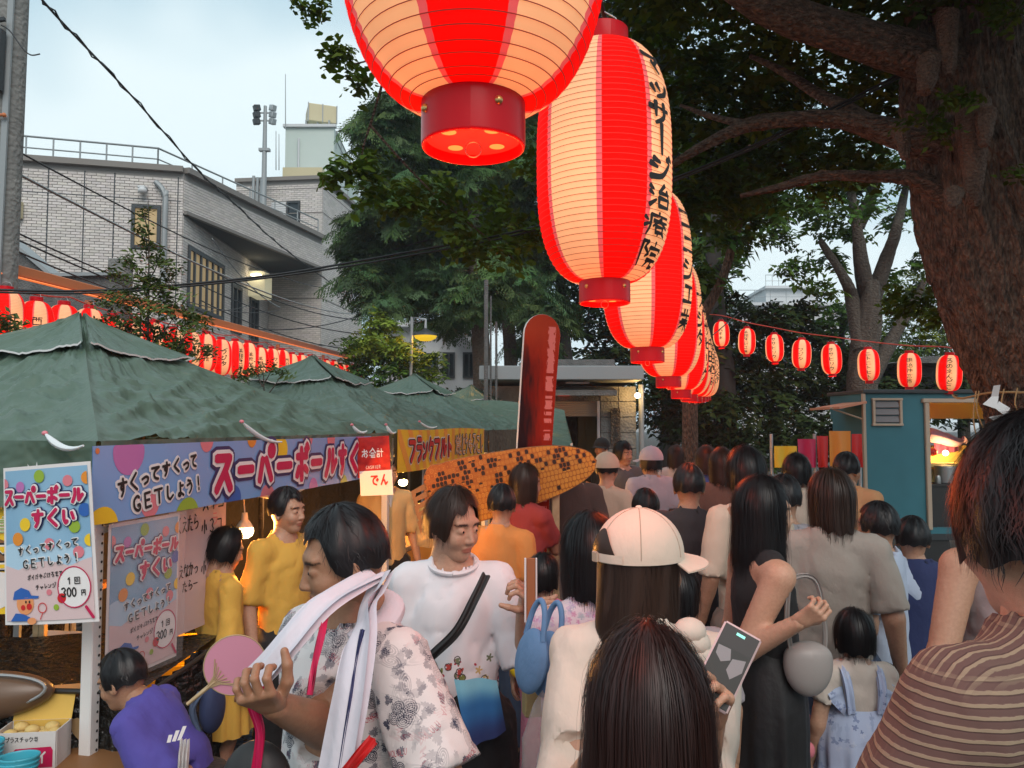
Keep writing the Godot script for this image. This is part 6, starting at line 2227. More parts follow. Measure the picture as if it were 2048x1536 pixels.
	# ---- the drooping branch that carries the lantern strings
	var db := thing("maple_tree", "slender reddish drooping tree limb behind the near lantern string", "tree")
	part("trunk", gnarled([pt(1500, 200, 9.8), pt(1488, 390, 9.8), pt(1462, 500, 9.8), pt(1440, 570, 9.9), pt(1408, 628, 10.0), pt(1385, 700, 10.2), pt(1380, 790, 10.3), pt(1382, 1100, 10.3) * Vector3(1, 0, 1)], [0.03, 0.05, 0.055, 0.06, 0.07, 0.09, 0.10, 0.12], 16, 60, 0.012, 3).done(), M.ginkgobark, db)
	crown(db, "broad", M.broadleaf, [bl(1490, 420, 9.8, 60), bl(1440, 480, 9.9, 50), bl(1540, 380, 9.6, 80), bl(1410, 560, 10.0, 40), bl(1400, 420, 10.2, 60)], 9.0, 0.5, 41, "crown", 0.4, 1.1)
	# ---- conifers in the middle
	var cols := [["dark conifer with drooping sprays and a bare brown trunk left of the sausage", 16.5, 936, 0.20, [[790, 215, 60], [850, 270, 85], [780, 300, 60], [900, 340, 100], [800, 390, 85], [740, 440, 55], [850, 460, 100], [930, 480, 90], [760, 510, 75], [720, 555, 45], [800, 575, 70], [880, 560, 85], [720, 480, 40], [950, 590, 60], [760, 600, 40], [900, 640, 42], [1000, 545, 55], [740, 250, 45], [760, 340, 45]]],
		["second conifer close behind the first, its trunk beside the steel poles", 18.5, 998, 0.17, [[1000, 250, 90], [1050, 340, 90], [960, 380, 90], [1030, 450, 85], [1060, 540, 70], [960, 510, 80], [1010, 600, 60], [1080, 620, 55], [1060, 690, 45], [960, 250, 80], [900, 230, 70]]]]
	for c in cols:
		var o := thing("conifer_tree", c[0], "tree", Vector3(xat(c[2], c[1]) + 0.25, 0, -c[1]))
		var top := yat(150, c[1])
		part("trunk", gnarled([Vector3(0.12, 0, 0), Vector3(0.05, 3.0, 0), Vector3(-0.12, 6.0, 0), Vector3(-0.2, top, 0)], [c[3] * 1.25, c[3], c[3] * 0.75, 0.04], 18, 70, 0.02, 5).done(), M.bark, o)
		var fork := gnarled([Vector3(0.05, 3.2, 0.1), Vector3(-0.12, 4.4, 0.1), Vector3(-0.10, 6.5, 0.05)], [0.05, 0.08, 0.05], 12, 20, 0.01, 6)
		part("trunk_fork", fork.done(), M.bark, o)
		var bs := []
		for q in c[4]:
			bs.append(bl(q[0], q[1], c[1] + rng.randf_range(-1.2, 0.8), q[2], 0.62))
		crown(o, "conifer", M.conifer, bs, 10.0, 0.8, 51 + int(c[1]), "crown", 0.6, 1.5)
		for q in c[4].slice(2, 14, 2):
			var e := pt(q[0], q[1], c[1]) - o.position
			var s := Vector3(-0.1, minf(top - 0.5, e.y + 0.35), 0)
			var lb := MB.new()
			lb.tube(arc([s, s.lerp(e, 0.5) + Vector3(0, 0.15, 0), e], 4), [0.035, 0.03, 0.025, 0.02, 0.02, 0.015, 0.012, 0.01], 6)
			part("branch", lb.done(), M.bark, o)
	# ---- the dark wood behind the gatehouse and the lanterns
	var dark := [["broad dark tree rising behind the gatehouse roof", 20.0, 1130, [[1110, 480, 110], [1190, 580, 100], [1130, 640, 80], [1220, 680, 60], [1240, 480, 110], [1060, 620, 60], [1180, 380, 120], [1280, 600, 90], [1240, 720, 45]]],
		["dark tree filling the gap between the near lanterns and the far string", 15.5, 1440, [[1430, 640, 80], [1480, 720, 80], [1420, 740, 75], [1540, 760, 75], [1490, 790, 70], [1610, 750, 70], [1640, 800, 60], [1560, 830, 70], [1440, 820, 60], [1380, 700, 60], [1550, 680, 60], [1620, 690, 50], [1600, 640, 50], [1545, 630, 45], [1690, 780, 50], [1670, 720, 45], [1500, 650, 45]]],
		["tall dark tree crown high behind the largest lanterns", 22.0, 1330, [[1290, 120, 170], [1380, 260, 150], [1300, 360, 150], [1400, 420, 120], [1140, 200, 150], [1060, 120, 160], [1330, 520, 110], [1360, 620, 80], [1450, 330, 110], [1540, 270, 120], [1180, 60, 150]]]]
	for c in dark:
		var o := thing("dark_tree", c[0], "tree", Vector3(xat(c[2], c[1]), 0, -c[1]))
		part("trunk", gnarled([Vector3(0, 0, 0), Vector3(0.1, 2.5, 0), Vector3(-0.1, 5, 0), Vector3(0, 8, 0)], [0.28, 0.22, 0.16, 0.05], 14, 40, 0.03, 9).done(), M.darkbark, o)
		var bs := []
		for q in c[3]:
			bs.append(bl(q[0], q[1], c[1] + rng.randf_range(-1.0, 1.0), q[2], 0.85))
		crown(o, "broad", M.darkleaf, bs, 9.0 if c[1] < 18 else 5.0, 0.55 if c[1] < 18 else 0.8, 61 + int(c[2]), "crown", 0.5, 1.5)
	# ---- the lighter trees on the right
	var f := thing("forked_tree", "dark forked tree trunk with airy foliage between the far lanterns and the giant trunk", "tree")
	var z := 14.5
	part("trunk", gnarled([pt(1724, 1050, z) * Vector3(1, 0, 1), pt(1724, 760, z), pt(1738, 640, z), pt(1744, 560, z)], [0.30, 0.25, 0.22, 0.10], 28, 60, 0.05, 4).done(), M.bark, f)
	for p in [[[1738, 610], [1722, 520], [1712, 440], [1690, 330]], [[1744, 600], [1772, 520], [1795, 450], [1815, 360]], [[1724, 700], [1705, 600], [1690, 560], [1640, 480]], [[1730, 780], [1778, 690], [1815, 625], [1850, 560]], [[1712, 450], [1740, 400], [1750, 330]]]:
		var q := []
		for k in p:
			q.append(pt(k[0], k[1], z + rng.randf_range(-0.3, 0.3)))
		part("limb", gnarled(q, [0.17, 0.13, 0.09, 0.05], 16, 50, 0.025, 8).done(), M.bark, f)
	var fb := []
	for q in [[1690, 380, 70], [1760, 330, 80], [1830, 330, 60], [1640, 440, 60], [1600, 400, 70], [1560, 470, 45], [1660, 520, 45], [1800, 440, 40], [1850, 420, 30], [1590, 540, 38], [1690, 470, 40], [1640, 590, 40], [1750, 410, 40], [1500, 480, 40], [1470, 530, 32], [1835, 530, 26], [1780, 560, 22], [1540, 420, 50]]:
		fb.append(bl(q[0], q[1], z + rng.randf_range(-1.5, 1.5), q[2], 0.7))
	crown(f, "broad", M.broadleaf, fb, 7.0, 0.5, 71, "crown", 0.6, 1.4)
	var far := [["sunlit pale green trees far behind the giant trunk", 26.0, 1830, [[1800, 620, 70], [1860, 600, 60], [1880, 680, 60], [1770, 680, 50], [1840, 720, 60], [1780, 740, 45], [1900, 740, 50], [1820, 560, 40]]], ["mid green tree left of the far lanterns, under the pale building", 19.0, 1400, [[1400, 560, 50], [1385, 620, 45], [1440, 610, 38], [1420, 510, 45], [1370, 500, 50]]],
		["small green tree under the forked trunk, beside the louvred trailer", 18.0, 1690, [[1680, 640, 50], [1720, 690, 40], [1760, 760, 45], [1690, 720, 45], [1650, 660, 40], [1790, 700, 36]]], ["green tree top behind the pale gap above the trailer", 24.0, 1960, [[1990, 480, 90], [1960, 300, 110], [2010, 180, 120], [1990, 60, 120], [2040, 600, 90]]]]
	for c in far:
		var o := thing("leafy_tree", c[0], "tree", Vector3(xat(c[2], c[1]), 0, -c[1]))
		part("trunk", gnarled([Vector3(0, 0, 0), Vector3(0.1, 1.5, 0), Vector3(-0.1, 3, 0), Vector3(0, 4.5, 0)], [0.16, 0.13, 0.10, 0.05], 12, 24, 0.02, 9).done(), M.darkbark, o)
		var bs := []
		for q in c[3]:
			bs.append(bl(q[0], q[1], c[1] + rng.randf_range(-1.0, 1.0), q[2], 0.8))
		crown(o, "broad", M.broadleaf if c[1] < 22 else M.limeleaf, bs, 7.0, 0.55, 81 + int(c[2]), "crown", 0.55, 1.4)
	# ---- hedges that close the yard off at the back
	for h in [["clipped dark hedge right of the gatehouse, under the lantern string", [[1310, 800, 17.0, 60], [1350, 840, 17.0, 60], [1330, 740, 17.5, 60], [1400, 860, 16.0, 60], [1460, 880, 15.0, 60], [1530, 890, 14.5, 60], [1370, 780, 16.5, 55]]], ["dark shrubs filling the gap behind the cloth stall and trailer", [[1600, 880, 14.5, 65], [1680, 870, 14.5, 60], [1740, 800, 15.5, 60], [1800, 790, 16.0, 55], [1880, 800, 16.0, 60], [1950, 800, 16.0, 60]]], ["dark undergrowth between the tents and the pale houses", [[690, 800, 20.0, 60], [760, 820, 20.0, 60], [840, 830, 20.0, 60], [910, 820, 20.5, 45]]]]:
		var hb := []
		for q in h[1]:
			hb.append(bl(q[0], q[1], q[2], q[3], 0.9))
		var ho := thing("hedge", h[0], "hedge", Vector3(hb[0][0].x, 0, hb[0][0].z))
		crown(ho, "broad", M.darkleaf, hb, 16.0, 0.5, 140, "crown", 0.5, 1.4)
	# ---- the lime shrub and the glossy saplings behind the tents
	var s := thing("lime_shrub", "bushy shrub with yellow green top leaves behind the third tent", "shrub", Vector3(xat(770, 14.5), 0, -14.5))
	var stem := MB.new()
	for k in 5:
		stem.tube(arc([Vector3(0.1 * k - 0.2, 0, 0), Vector3(0.15 * k - 0.3, 1.6, 0), Vector3(0.35 * k - 0.75, 2.9, 0.1)], 4), [0.03, 0.025, 0.02, 0.02, 0.015, 0.015, 0.01, 0.008], 6)
	part("stems", stem.done(), M.bark, s)
	var lb1 := []
	for q in [[760, 700, 48], [715, 720, 38], [820, 715, 42], [850, 745, 34], [780, 750, 50], [700, 690, 22], [870, 720, 22], [730, 760, 40], [830, 770, 45]]:
		lb1.append(bl(q[0], q[1], 14.5 + rng.randf_range(-0.6, 0.6), q[2]))
	crown(s, "broad", M.broadleaf, lb1, 22.0, 0.34, 91, "crown", 0.7, 1.5)
	crown(s, "broad", M.limeleaf, [bl(752, 648, 14.3, 28, 1.0), bl(770, 665, 14.3, 32), bl(745, 700, 14.0, 40), bl(800, 700, 14.0, 36), bl(735, 675, 14.4, 22), bl(790, 690, 14.4, 24), bl(715, 695, 14.3, 18)], 24.0, 0.34, 92, "crown", 0.8, 1.6)
	sapling("slim glossy leaved sapling with reddish tips rising behind the nearest tent", 5.9, 288, 400, [[288, 425, 10], [285, 455, 16], [292, 490, 24], [262, 520, 24], [318, 520, 28], [345, 545, 24], [235, 555, 20], [285, 560, 34], [330, 580, 34], [245, 600, 34], [300, 620, 46], [350, 630, 36], [225, 640, 28], [380, 660, 30], [320, 670, 46], [265, 660, 36], [400, 640, 18], [370, 700, 40], [420, 705, 24], [330, 710, 40], [215, 605, 18]])
	sapling("low leafy plant poking over the left edge of the nearest tent", 5.6, 15, 620, [[10, 640, 22], [30, 655, 14], [-15, 650, 25]])
	sapling("small bright leafed plant between the first two tents", 6.9, 525, 722, [[515, 742, 20], [545, 732, 14], [490, 755, 16], [565, 745, 10]])

func sapling(label: String, d: float, px: float, top: float, blobs: Array) -> void:
	var o := thing("sapling", label, "plant", Vector3(xat(px, d), 0, -d))
	var st := MB.new()
	st.tube(arc([Vector3(0.05, 0, 0), Vector3(0.0, 1.2, 0), Vector3(0.02, lerpf(1.2, maxf(yat(top, d), 1.4), 0.6), 0), Vector3(0.0, maxf(yat(top, d), 1.4), 0)], 6), [0.03, 0.03, 0.028, 0.025, 0.022, 0.02, 0.018, 0.016, 0.014, 0.012, 0.01, 0.009, 0.008, 0.007, 0.006, 0.005, 0.004, 0.003, 0.002], 6)
	for q in blobs:
		var e := pt(q[0], q[1], d) - o.position
		var s := Vector3(0, maxf(0.4, e.y - absf(e.x) * 0.9 - 0.1), 0)
		st.tube(arc([s, s.lerp(e, 0.6) + Vector3(0, -0.02, 0), e], 3), [0.008, 0.007, 0.006, 0.005, 0.004, 0.003, 0.002], 5)
	part("stem", st.done(), M.bark, o)
	var bs := []
	for q in blobs:
		bs.append(bl(q[0], q[1], d + rng.randf_range(-0.15, 0.15), q[2]))
	crown(o, "gloss", M.glossleaf, bs, 60.0, 0.21, 95 + int(px), "leaves", 0.7, 1.7)

# ---------------------------------------------------------------- bodies
class Field:
	var o: Vector3
	var c: float
	var nx: int
	var ny: int
	var nz: int
	var f := PackedFloat32Array()

	func _init(lo: Vector3, hi: Vector3, cell: float) -> void:
		o = lo
		c = cell
		nx = int((hi.x - lo.x) / cell) + 2
		ny = int((hi.y - lo.y) / cell) + 2
		nz = int((hi.z - lo.z) / cell) + 2
		f.resize(nx * ny * nz)
		f.fill(1.0)

	func cap(a: Vector3, b: Vector3, ra: float, rb: float, k := 0.02, flat := 1.0, sub := false) -> void:
		var rm := maxf(ra, rb) + k + c * 2.0
		var i0 := maxi(0, int((minf(a.x, b.x) - rm - o.x) / c))
		var i1 := mini(nx - 1, int((maxf(a.x, b.x) + rm - o.x) / c) + 1)
		var j0 := maxi(0, int((minf(a.y, b.y) - rm - o.y) / c))
		var j1 := mini(ny - 1, int((maxf(a.y, b.y) + rm - o.y) / c) + 1)
		var k0 := maxi(0, int((minf(a.z, b.z) - rm - o.z) / c))
		var k1 := mini(nz - 1, int((maxf(a.z, b.z) + rm - o.z) / c) + 1)
		var inv := 1.0 / flat
		var ba := Vector3(b.x - a.x, b.y - a.y, (b.z - a.z) * inv)
		var bb := maxf(ba.dot(ba), 1e-9)
		var dr := rb - ra
		var sc := minf(1.0, 0.5 + 0.5 * flat)
		for kz in range(k0, k1 + 1):
			var pz := (o.z + kz * c - a.z) * inv
			for j in range(j0, j1 + 1):
				var py := o.y + j * c - a.y
				var at := (kz * ny + j) * nx
				for i in range(i0, i1 + 1):
					var p := Vector3(o.x + i * c - a.x, py, pz)
					var t := clampf(p.dot(ba) / bb, 0.0, 1.0)
					var d := ((p - ba * t).length() - ra - dr * t) * sc
					var e := f[at + i]
					if sub:
						f[at + i] = maxf(e, -d)
					else:
						var h := k - absf(e - d)
						f[at + i] = minf(e, d) - (h * h / (4.0 * k) if h > 0.0 else 0.0)

	func ell(p: Vector3, r: Vector3, k := 0.01, sub := false) -> void:
		var m := k + c * 2.0
		var rm := minf(r.x, minf(r.y, r.z))
		for kz in range(maxi(0, int((p.z - r.z - m - o.z) / c)), mini(nz - 1, int((p.z + r.z + m - o.z) / c) + 1) + 1):
			for j in range(maxi(0, int((p.y - r.y - m - o.y) / c)), mini(ny - 1, int((p.y + r.y + m - o.y) / c) + 1) + 1):
				var at := (kz * ny + j) * nx
				for i in range(maxi(0, int((p.x - r.x - m - o.x) / c)), mini(nx - 1, int((p.x + r.x + m - o.x) / c) + 1) + 1):
					var q := (Vector3(o.x + i * c, o.y + j * c, o.z + kz * c) - p) / r
					var l := q.length()
					var d := (l - 1.0) * rm * (0.6 + 0.4 * l)
					var e := f[at + i]
					if sub:
						d = -d
						var h := k - absf(e - d)
						f[at + i] = maxf(e, d) + (h * h / (4.0 * k) if h > 0.0 else 0.0)
					else:
						var h := k - absf(e - d)
						f[at + i] = minf(e, d) - (h * h / (4.0 * k) if h > 0.0 else 0.0)

	# keeps what lies on the far side of the plane, within r of the point
	func cut(p: Vector3, n: Vector3, r := 99.0) -> void:
		for kz in nz:
			for j in ny:
				var at := (kz * ny + j) * nx
				for i in nx:
					var q := Vector3(o.x + i * c, o.y + j * c, o.z + kz * c) - p
					if q.length_squared() < r * r:
						f[at + i] = maxf(f[at + i], q.dot(n))

	func wrinkle(n: FastNoiseLite, amp: float, s: Vector3) -> void:
		for kz in nz:
			for j in ny:
				var at := (kz * ny + j) * nx
				for i in nx:
					if absf(f[at + i]) < 0.05:
						var p := Vector3((o.x + i * c) * s.x, (o.y + j * c) * s.y, (o.z + kz * c) * s.z)
						var w := n.get_noise_3dv(p)
						# slanting creases cut into the soft folds
						var q := 1.0 - minf(1.0, absf(n.get_noise_3d(p.x * 0.8 + p.y * 1.1 + 40.0, p.y * 1.3 - p.x * 0.7, p.z * 0.8)) * 4.5)
						f[at + i] += amp * (w + 0.75 * q * q)

	func into(mb: MB) -> void:
		var cells := {}
		var nxy := nx * ny
		for k in range(1, nz - 1):
			for j in range(1, ny - 1):
				var at := (k * ny + j) * nx
				for i in range(1, nx - 1):
					var q := at + i
					var a := f[q]
					var s := a < 0.0
					if s != (f[q + 1] < 0.0):
						var v0 := vert(mb, cells, i, j - 1, k - 1)
						var v1 := vert(mb, cells, i, j, k - 1)
						var v2 := vert(mb, cells, i, j, k)
						var v3 := vert(mb, cells, i, j - 1, k)
						if s:
							mb.face(v0, v3, v2, v1)
						else:
							mb.face(v0, v1, v2, v3)
					if s != (f[q + nx] < 0.0):
						var v0 := vert(mb, cells, i - 1, j, k - 1)
						var v1 := vert(mb, cells, i, j, k - 1)
						var v2 := vert(mb, cells, i, j, k)
						var v3 := vert(mb, cells, i - 1, j, k)
						if s:
							mb.face(v0, v1, v2, v3)
						else:
							mb.face(v0, v3, v2, v1)
					if s != (f[q + nxy] < 0.0):
						var v0 := vert(mb, cells, i - 1, j - 1, k)
						var v1 := vert(mb, cells, i, j - 1, k)
						var v2 := vert(mb, cells, i, j, k)
						var v3 := vert(mb, cells, i - 1, j, k)
						if s:
							mb.face(v0, v3, v2, v1)
						else:
							mb.face(v0, v1, v2, v3)

	func vert(mb: MB, cells: Dictionary, i: int, j: int, k: int) -> int:
		var key := (k * ny + j) * nx + i
		if cells.has(key):
			return cells[key]
		var nxy := nx * ny
		var p := Vector3.ZERO
		var n := 0
		for e in 12:
			var ax := e / 4
			var b1 := e & 1
			var b2 := (e >> 1) & 1
			var off := Vector3i(0, b1, b2) if ax == 0 else Vector3i(b1, 0, b2) if ax == 1 else Vector3i(b1, b2, 0)
			var q := key + off.x + off.y * nx + off.z * nxy
			var q2 := q + (1 if ax == 0 else nx if ax == 1 else nxy)
			var a := f[q]
			var b := f[q2]
			if (a < 0.0) != (b < 0.0):
				var t := a / (a - b)
				var g := Vector3(off)
				g[ax] += t
				p += g
				n += 1
		if n == 0:
			n = 1
		var id := mb.add(o + (Vector3(i, j, k) + p / n) * c)
		cells[key] = id
		return id

var shared := {}

func head_shape(cell: float) -> MB:
	# faces +z, the centre of the skull at the origin, 0.235 tall
	var f := Field.new(Vector3(-0.115, -0.17, -0.13), Vector3(0.115, 0.14, 0.14), cell)
	f.ell(Vector3(0, 0.022, -0.012), Vector3(0.075, 0.094, 0.093), 0.02)
	f.ell(Vector3(0, -0.035, 0.026), Vector3(0.058, 0.078, 0.062), 0.03)
	f.ell(Vector3(0, -0.094, 0.052), Vector3(0.026, 0.020, 0.024), 0.03)
	f.ell(Vector3(0.034, -0.034, 0.058), Vector3(0.026, 0.024, 0.024), 0.02)
	f.ell(Vector3(-0.034, -0.034, 0.058), Vector3(0.026, 0.024, 0.024), 0.02)
	f.ell(Vector3(0, 0.028, 0.074), Vector3(0.050, 0.012, 0.012), 0.02)
	for s in [-1.0, 1.0]:
		f.ell(Vector3(0.031 * s, 0.004, 0.090), Vector3(0.019, 0.012, 0.014), 0.012, true)
		f.ell(Vector3(0.031 * s, 0.001, 0.073), Vector3(0.0165, 0.0135, 0.0145), 0.004)
	f.cap(Vector3(0, 0.006, 0.084), Vector3(0, -0.032, 0.101), 0.007, 0.0105, 0.012)
	f.ell(Vector3(0.011, -0.036, 0.092), Vector3(0.008, 0.007, 0.009), 0.008)
	f.ell(Vector3(-0.011, -0.036, 0.092), Vector3(0.008, 0.007, 0.009), 0.008)
	f.ell(Vector3(0, -0.060, 0.083), Vector3(0.022, 0.0065, 0.010), 0.006)
	f.ell(Vector3(0, -0.070, 0.081), Vector3(0.019, 0.0075, 0.010), 0.006)
	f.ell(Vector3(0, -0.0650, 0.096), Vector3(0.024, 0.0016, 0.008), 0.004, true)
	f.cap(Vector3(0, -0.06, -0.02), Vector3(0, -0.155, -0.035), 0.048, 0.050, 0.03)
	for s in [-1.0, 1.0]:
		f.ell(Vector3(0.078 * s, -0.012, -0.004), Vector3(0.011, 0.032, 0.020), 0.008)
		f.ell(Vector3(0.088 * s, -0.008, 0.004), Vector3(0.008, 0.018, 0.010), 0.006, true)
	var mb := MB.new()
	f.into(mb)
	# lips, brows and cheeks have their own colour
	for i in mb.v.size():
		var p := mb.v[i]
		var c := Color.WHITE
		var lip := (Vector2(p.x / 0.024, (p.y + 0.066) / 0.0115)).length()
		if p.z > 0.075 and lip < 1.0:
			c = Color(0.86, 0.55, 0.55)
		var brow := Vector2((absf(p.x) - 0.032) / 0.021, (p.y - 0.0245 + 0.15 * absf(absf(p.x) - 0.03)) / 0.0048).length()
		if p.z > 0.05 and brow < 1.0:
			c = Color(0.12, 0.12, 0.13)
		mb.col[i] = c
	return mb

func hand_shape(cell: float, grip: float) -> MB:
	# a left hand: wrist at the origin, fingers along +y, palm towards +z, thumb on +x
	var f := Field.new(Vector3(-0.065, -0.03, -0.04), Vector3(0.085, 0.21, 0.10), cell)
	f.cap(Vector3(0, -0.02, 0), Vector3(0, 0.02, 0), 0.025, 0.027, 0.01, 0.75)
	for q in 4:
		f.cap(Vector3(0.010 - 0.007 * q, 0.01, 0), Vector3(0.030 - 0.0195 * q, 0.082, 0.0), 0.0165, 0.0115, 0.012, 0.85)
	for q in 4:
		var p := Vector3(0.030 - 0.0200 * q, 0.086 - 0.004 * absf(q - 1.2), 0.0)
		var ln: float = [0.074, 0.083, 0.077, 0.060][q]
		var dir := Vector3(0.06 - 0.05 * q, 1, 0.05).normalized()
		var r := 0.0092 if q < 3 else 0.008
		for s in 3:
			var bend: float = grip * [0.55, 0.95, 0.7][s]
			dir = Basis(Vector3.RIGHT, bend) * dir
			var e := p + dir * ln * ([0.45, 0.31, 0.24][s] as float)
			f.cap(p, e, r, r * 0.92, 0.003)
			r *= 0.92
			p = e
	var tp := Vector3(0.022, 0.022, 0.006)
	var td := Vector3(0.72, 0.66, 0.25 + 0.3 * grip).normalized()
	for s in 3:
		var e := tp + td * ([0.040, 0.034, 0.026][s] as float)
		f.cap(tp, e, 0.0135 - 0.0018 * s, 0.012 - 0.0018 * s, 0.006)
		tp = e
		td = (Basis(Vector3(0.4, -0.2, 0.6).normalized(), 0.25 + 0.25 * grip) * td).normalized()
	var mb := MB.new()
	f.into(mb)
	return mb

func bodies() -> void:
	for near in 2:
		shared["head%d" % near] = head_shape(0.0045 if near == 1 else 0.0085)
		shared["hand%d" % near] = hand_shape(0.0032 if near == 1 else 0.005, 0.45)
		shared["grip%d" % near] = hand_shape(0.0032 if near == 1 else 0.005, 1.25)

func skin_tone(k: float) -> Color:
	return Color(0.56, 0.335, 0.225).lerp(Color(0.36, 0.185, 0.105), k)

# where a lock of hair runs: theta from the face round to the back, s metres from the crown
func lock(theta: float, s: float, lift: float, drop: Dictionary) -> Vector3:
	var rx: float = 0.080 + lift
	var ry: float = 0.112 + lift
	var rz: float = 0.098 + lift
	var s0 := 0.165
	var e := PI / 2 * (1.0 - minf(s, s0) / s0)
	var p := Vector3(sin(theta) * cos(e) * rx, sin(e) * ry + 0.014, cos(theta) * cos(e) * rz - 0.010)
	if s > s0:
		var q := s - s0
		var back := clampf(-cos(theta), 0, 1)
		var spread: float = drop.get("spread", 0.0)
		var k := smoothstep(0.02, 0.30, q)
		p.x *= 1.0 + k * spread
		p.z -= back * (0.020 * k) - (1.0 - back) * 0.01 * k
		p.y -= q
	return p

func hair(parent: Node3D, t: Transform3D, style: Dictionary, seed_: int) -> void:
	var r := RandomNumberGenerator.new()
	r.seed = seed_
	var m: Material = style.get("mat", M.hairblack)
	var length: float = style.get("len", 0.30)
	var n: int = style.get("n", 500)
	var bang: float = style.get("bang", 0.10)
	var face: float = style.get("face", 0.95)
	var short: bool = length < 0.24
	var reach := func(th: float) -> float:
		var f := smoothstep(face * 0.85, face * 1.25, absf(th))
		return lerpf(bang * (1.0 + 0.22 * sin(th * 1.7 + seed_) + 0.10 * sin(th * 7.0 + seed_)), length * (1.0 + 0.03 * sin(th * 9.0 + seed_)), f)
	var mb := MB.new()
	var rows := 26
	mb.sheet(56, rows, func(u: float, w: float) -> Vector3:
		var th := (u - 0.5) * TAU
		var ln: float = reach.call(th)
		var taper := 1.0 - 0.55 * smoothstep(0.75, 1.0, w)
		var lift := (0.010 + 0.003 * sin(th * 9.0 + w * 4.0)) * taper
		return t * lock(th, ln * w * (0.97 if short else 0.90), lift, style))
	var o := part("hair", mb.done(), m, parent)
	var sb := MB.new()
	for i in n:
		var th := r.randf_range(-PI, PI)
		var ln: float = reach.call(th) * r.randf_range(0.84, 1.04)
		var lift := r.randf_range(0.007, 0.012 if style.get("hat", false) else 0.020 + 0.010 * pow(r.randf(), 6.0))
		var s0 := r.randf_range(0.0, 0.5) * minf(ln, 0.16)
		if style.get("hat", false):
			s0 = minf(r.randf_range(0.135, 0.2), ln * 0.8)
		elif short:
			s0 = r.randf_range(0.0, 0.9) * ln
			ln = minf(ln * 1.04, s0 + r.randf_range(0.025, 0.055))
		var w := r.randf_range(0.0008, 0.0022) * (2.0 if n < 700 else 1.0)
		if i % 30 == 0 and not short and not style.get("hat", false):
			lift += r.randf_range(0.004, 0.016)
		var tn := r.randf_range(0.45, 1.3) + (1.6 * pow(r.randf(), 5.0))
		sb.tint = Color(tn, tn, tn)
		var drift := r.randf_range(-0.16, 0.16)
		var wob := r.randf() * 6.0
		var segs := 5 if short else 12
		var base := sb.v.size()
		for k in segs + 1:
			var v := float(k) / segs
			var s := lerpf(s0, ln, v)
			var lf := lift * (1.0 if not short else lerpf(0.45, 0.95, v)) * (1.0 - 0.45 * smoothstep(0.8, 1.0, s / maxf(length, 0.01)))
			var th2 := th + drift * v * (0.6 if not short else 0.9) + 0.035 * sin(wob + v * 5.0)
			var p := lock(th2, s, lf, style)
			var side := Vector3(cos(th2), 0, -sin(th2)) * w * (1.0 - 0.75 * v * v) * 0.5
			sb.add(t * (p - side))
			sb.add(t * (p + side))
		for k in segs:
			sb.face(base + k * 2, base + k * 2 + 1, base + k * 2 + 3, base + k * 2 + 2)
	var so := part("strands", sb.done(true), m, o)
	so.set_meta("kind", "stuff")

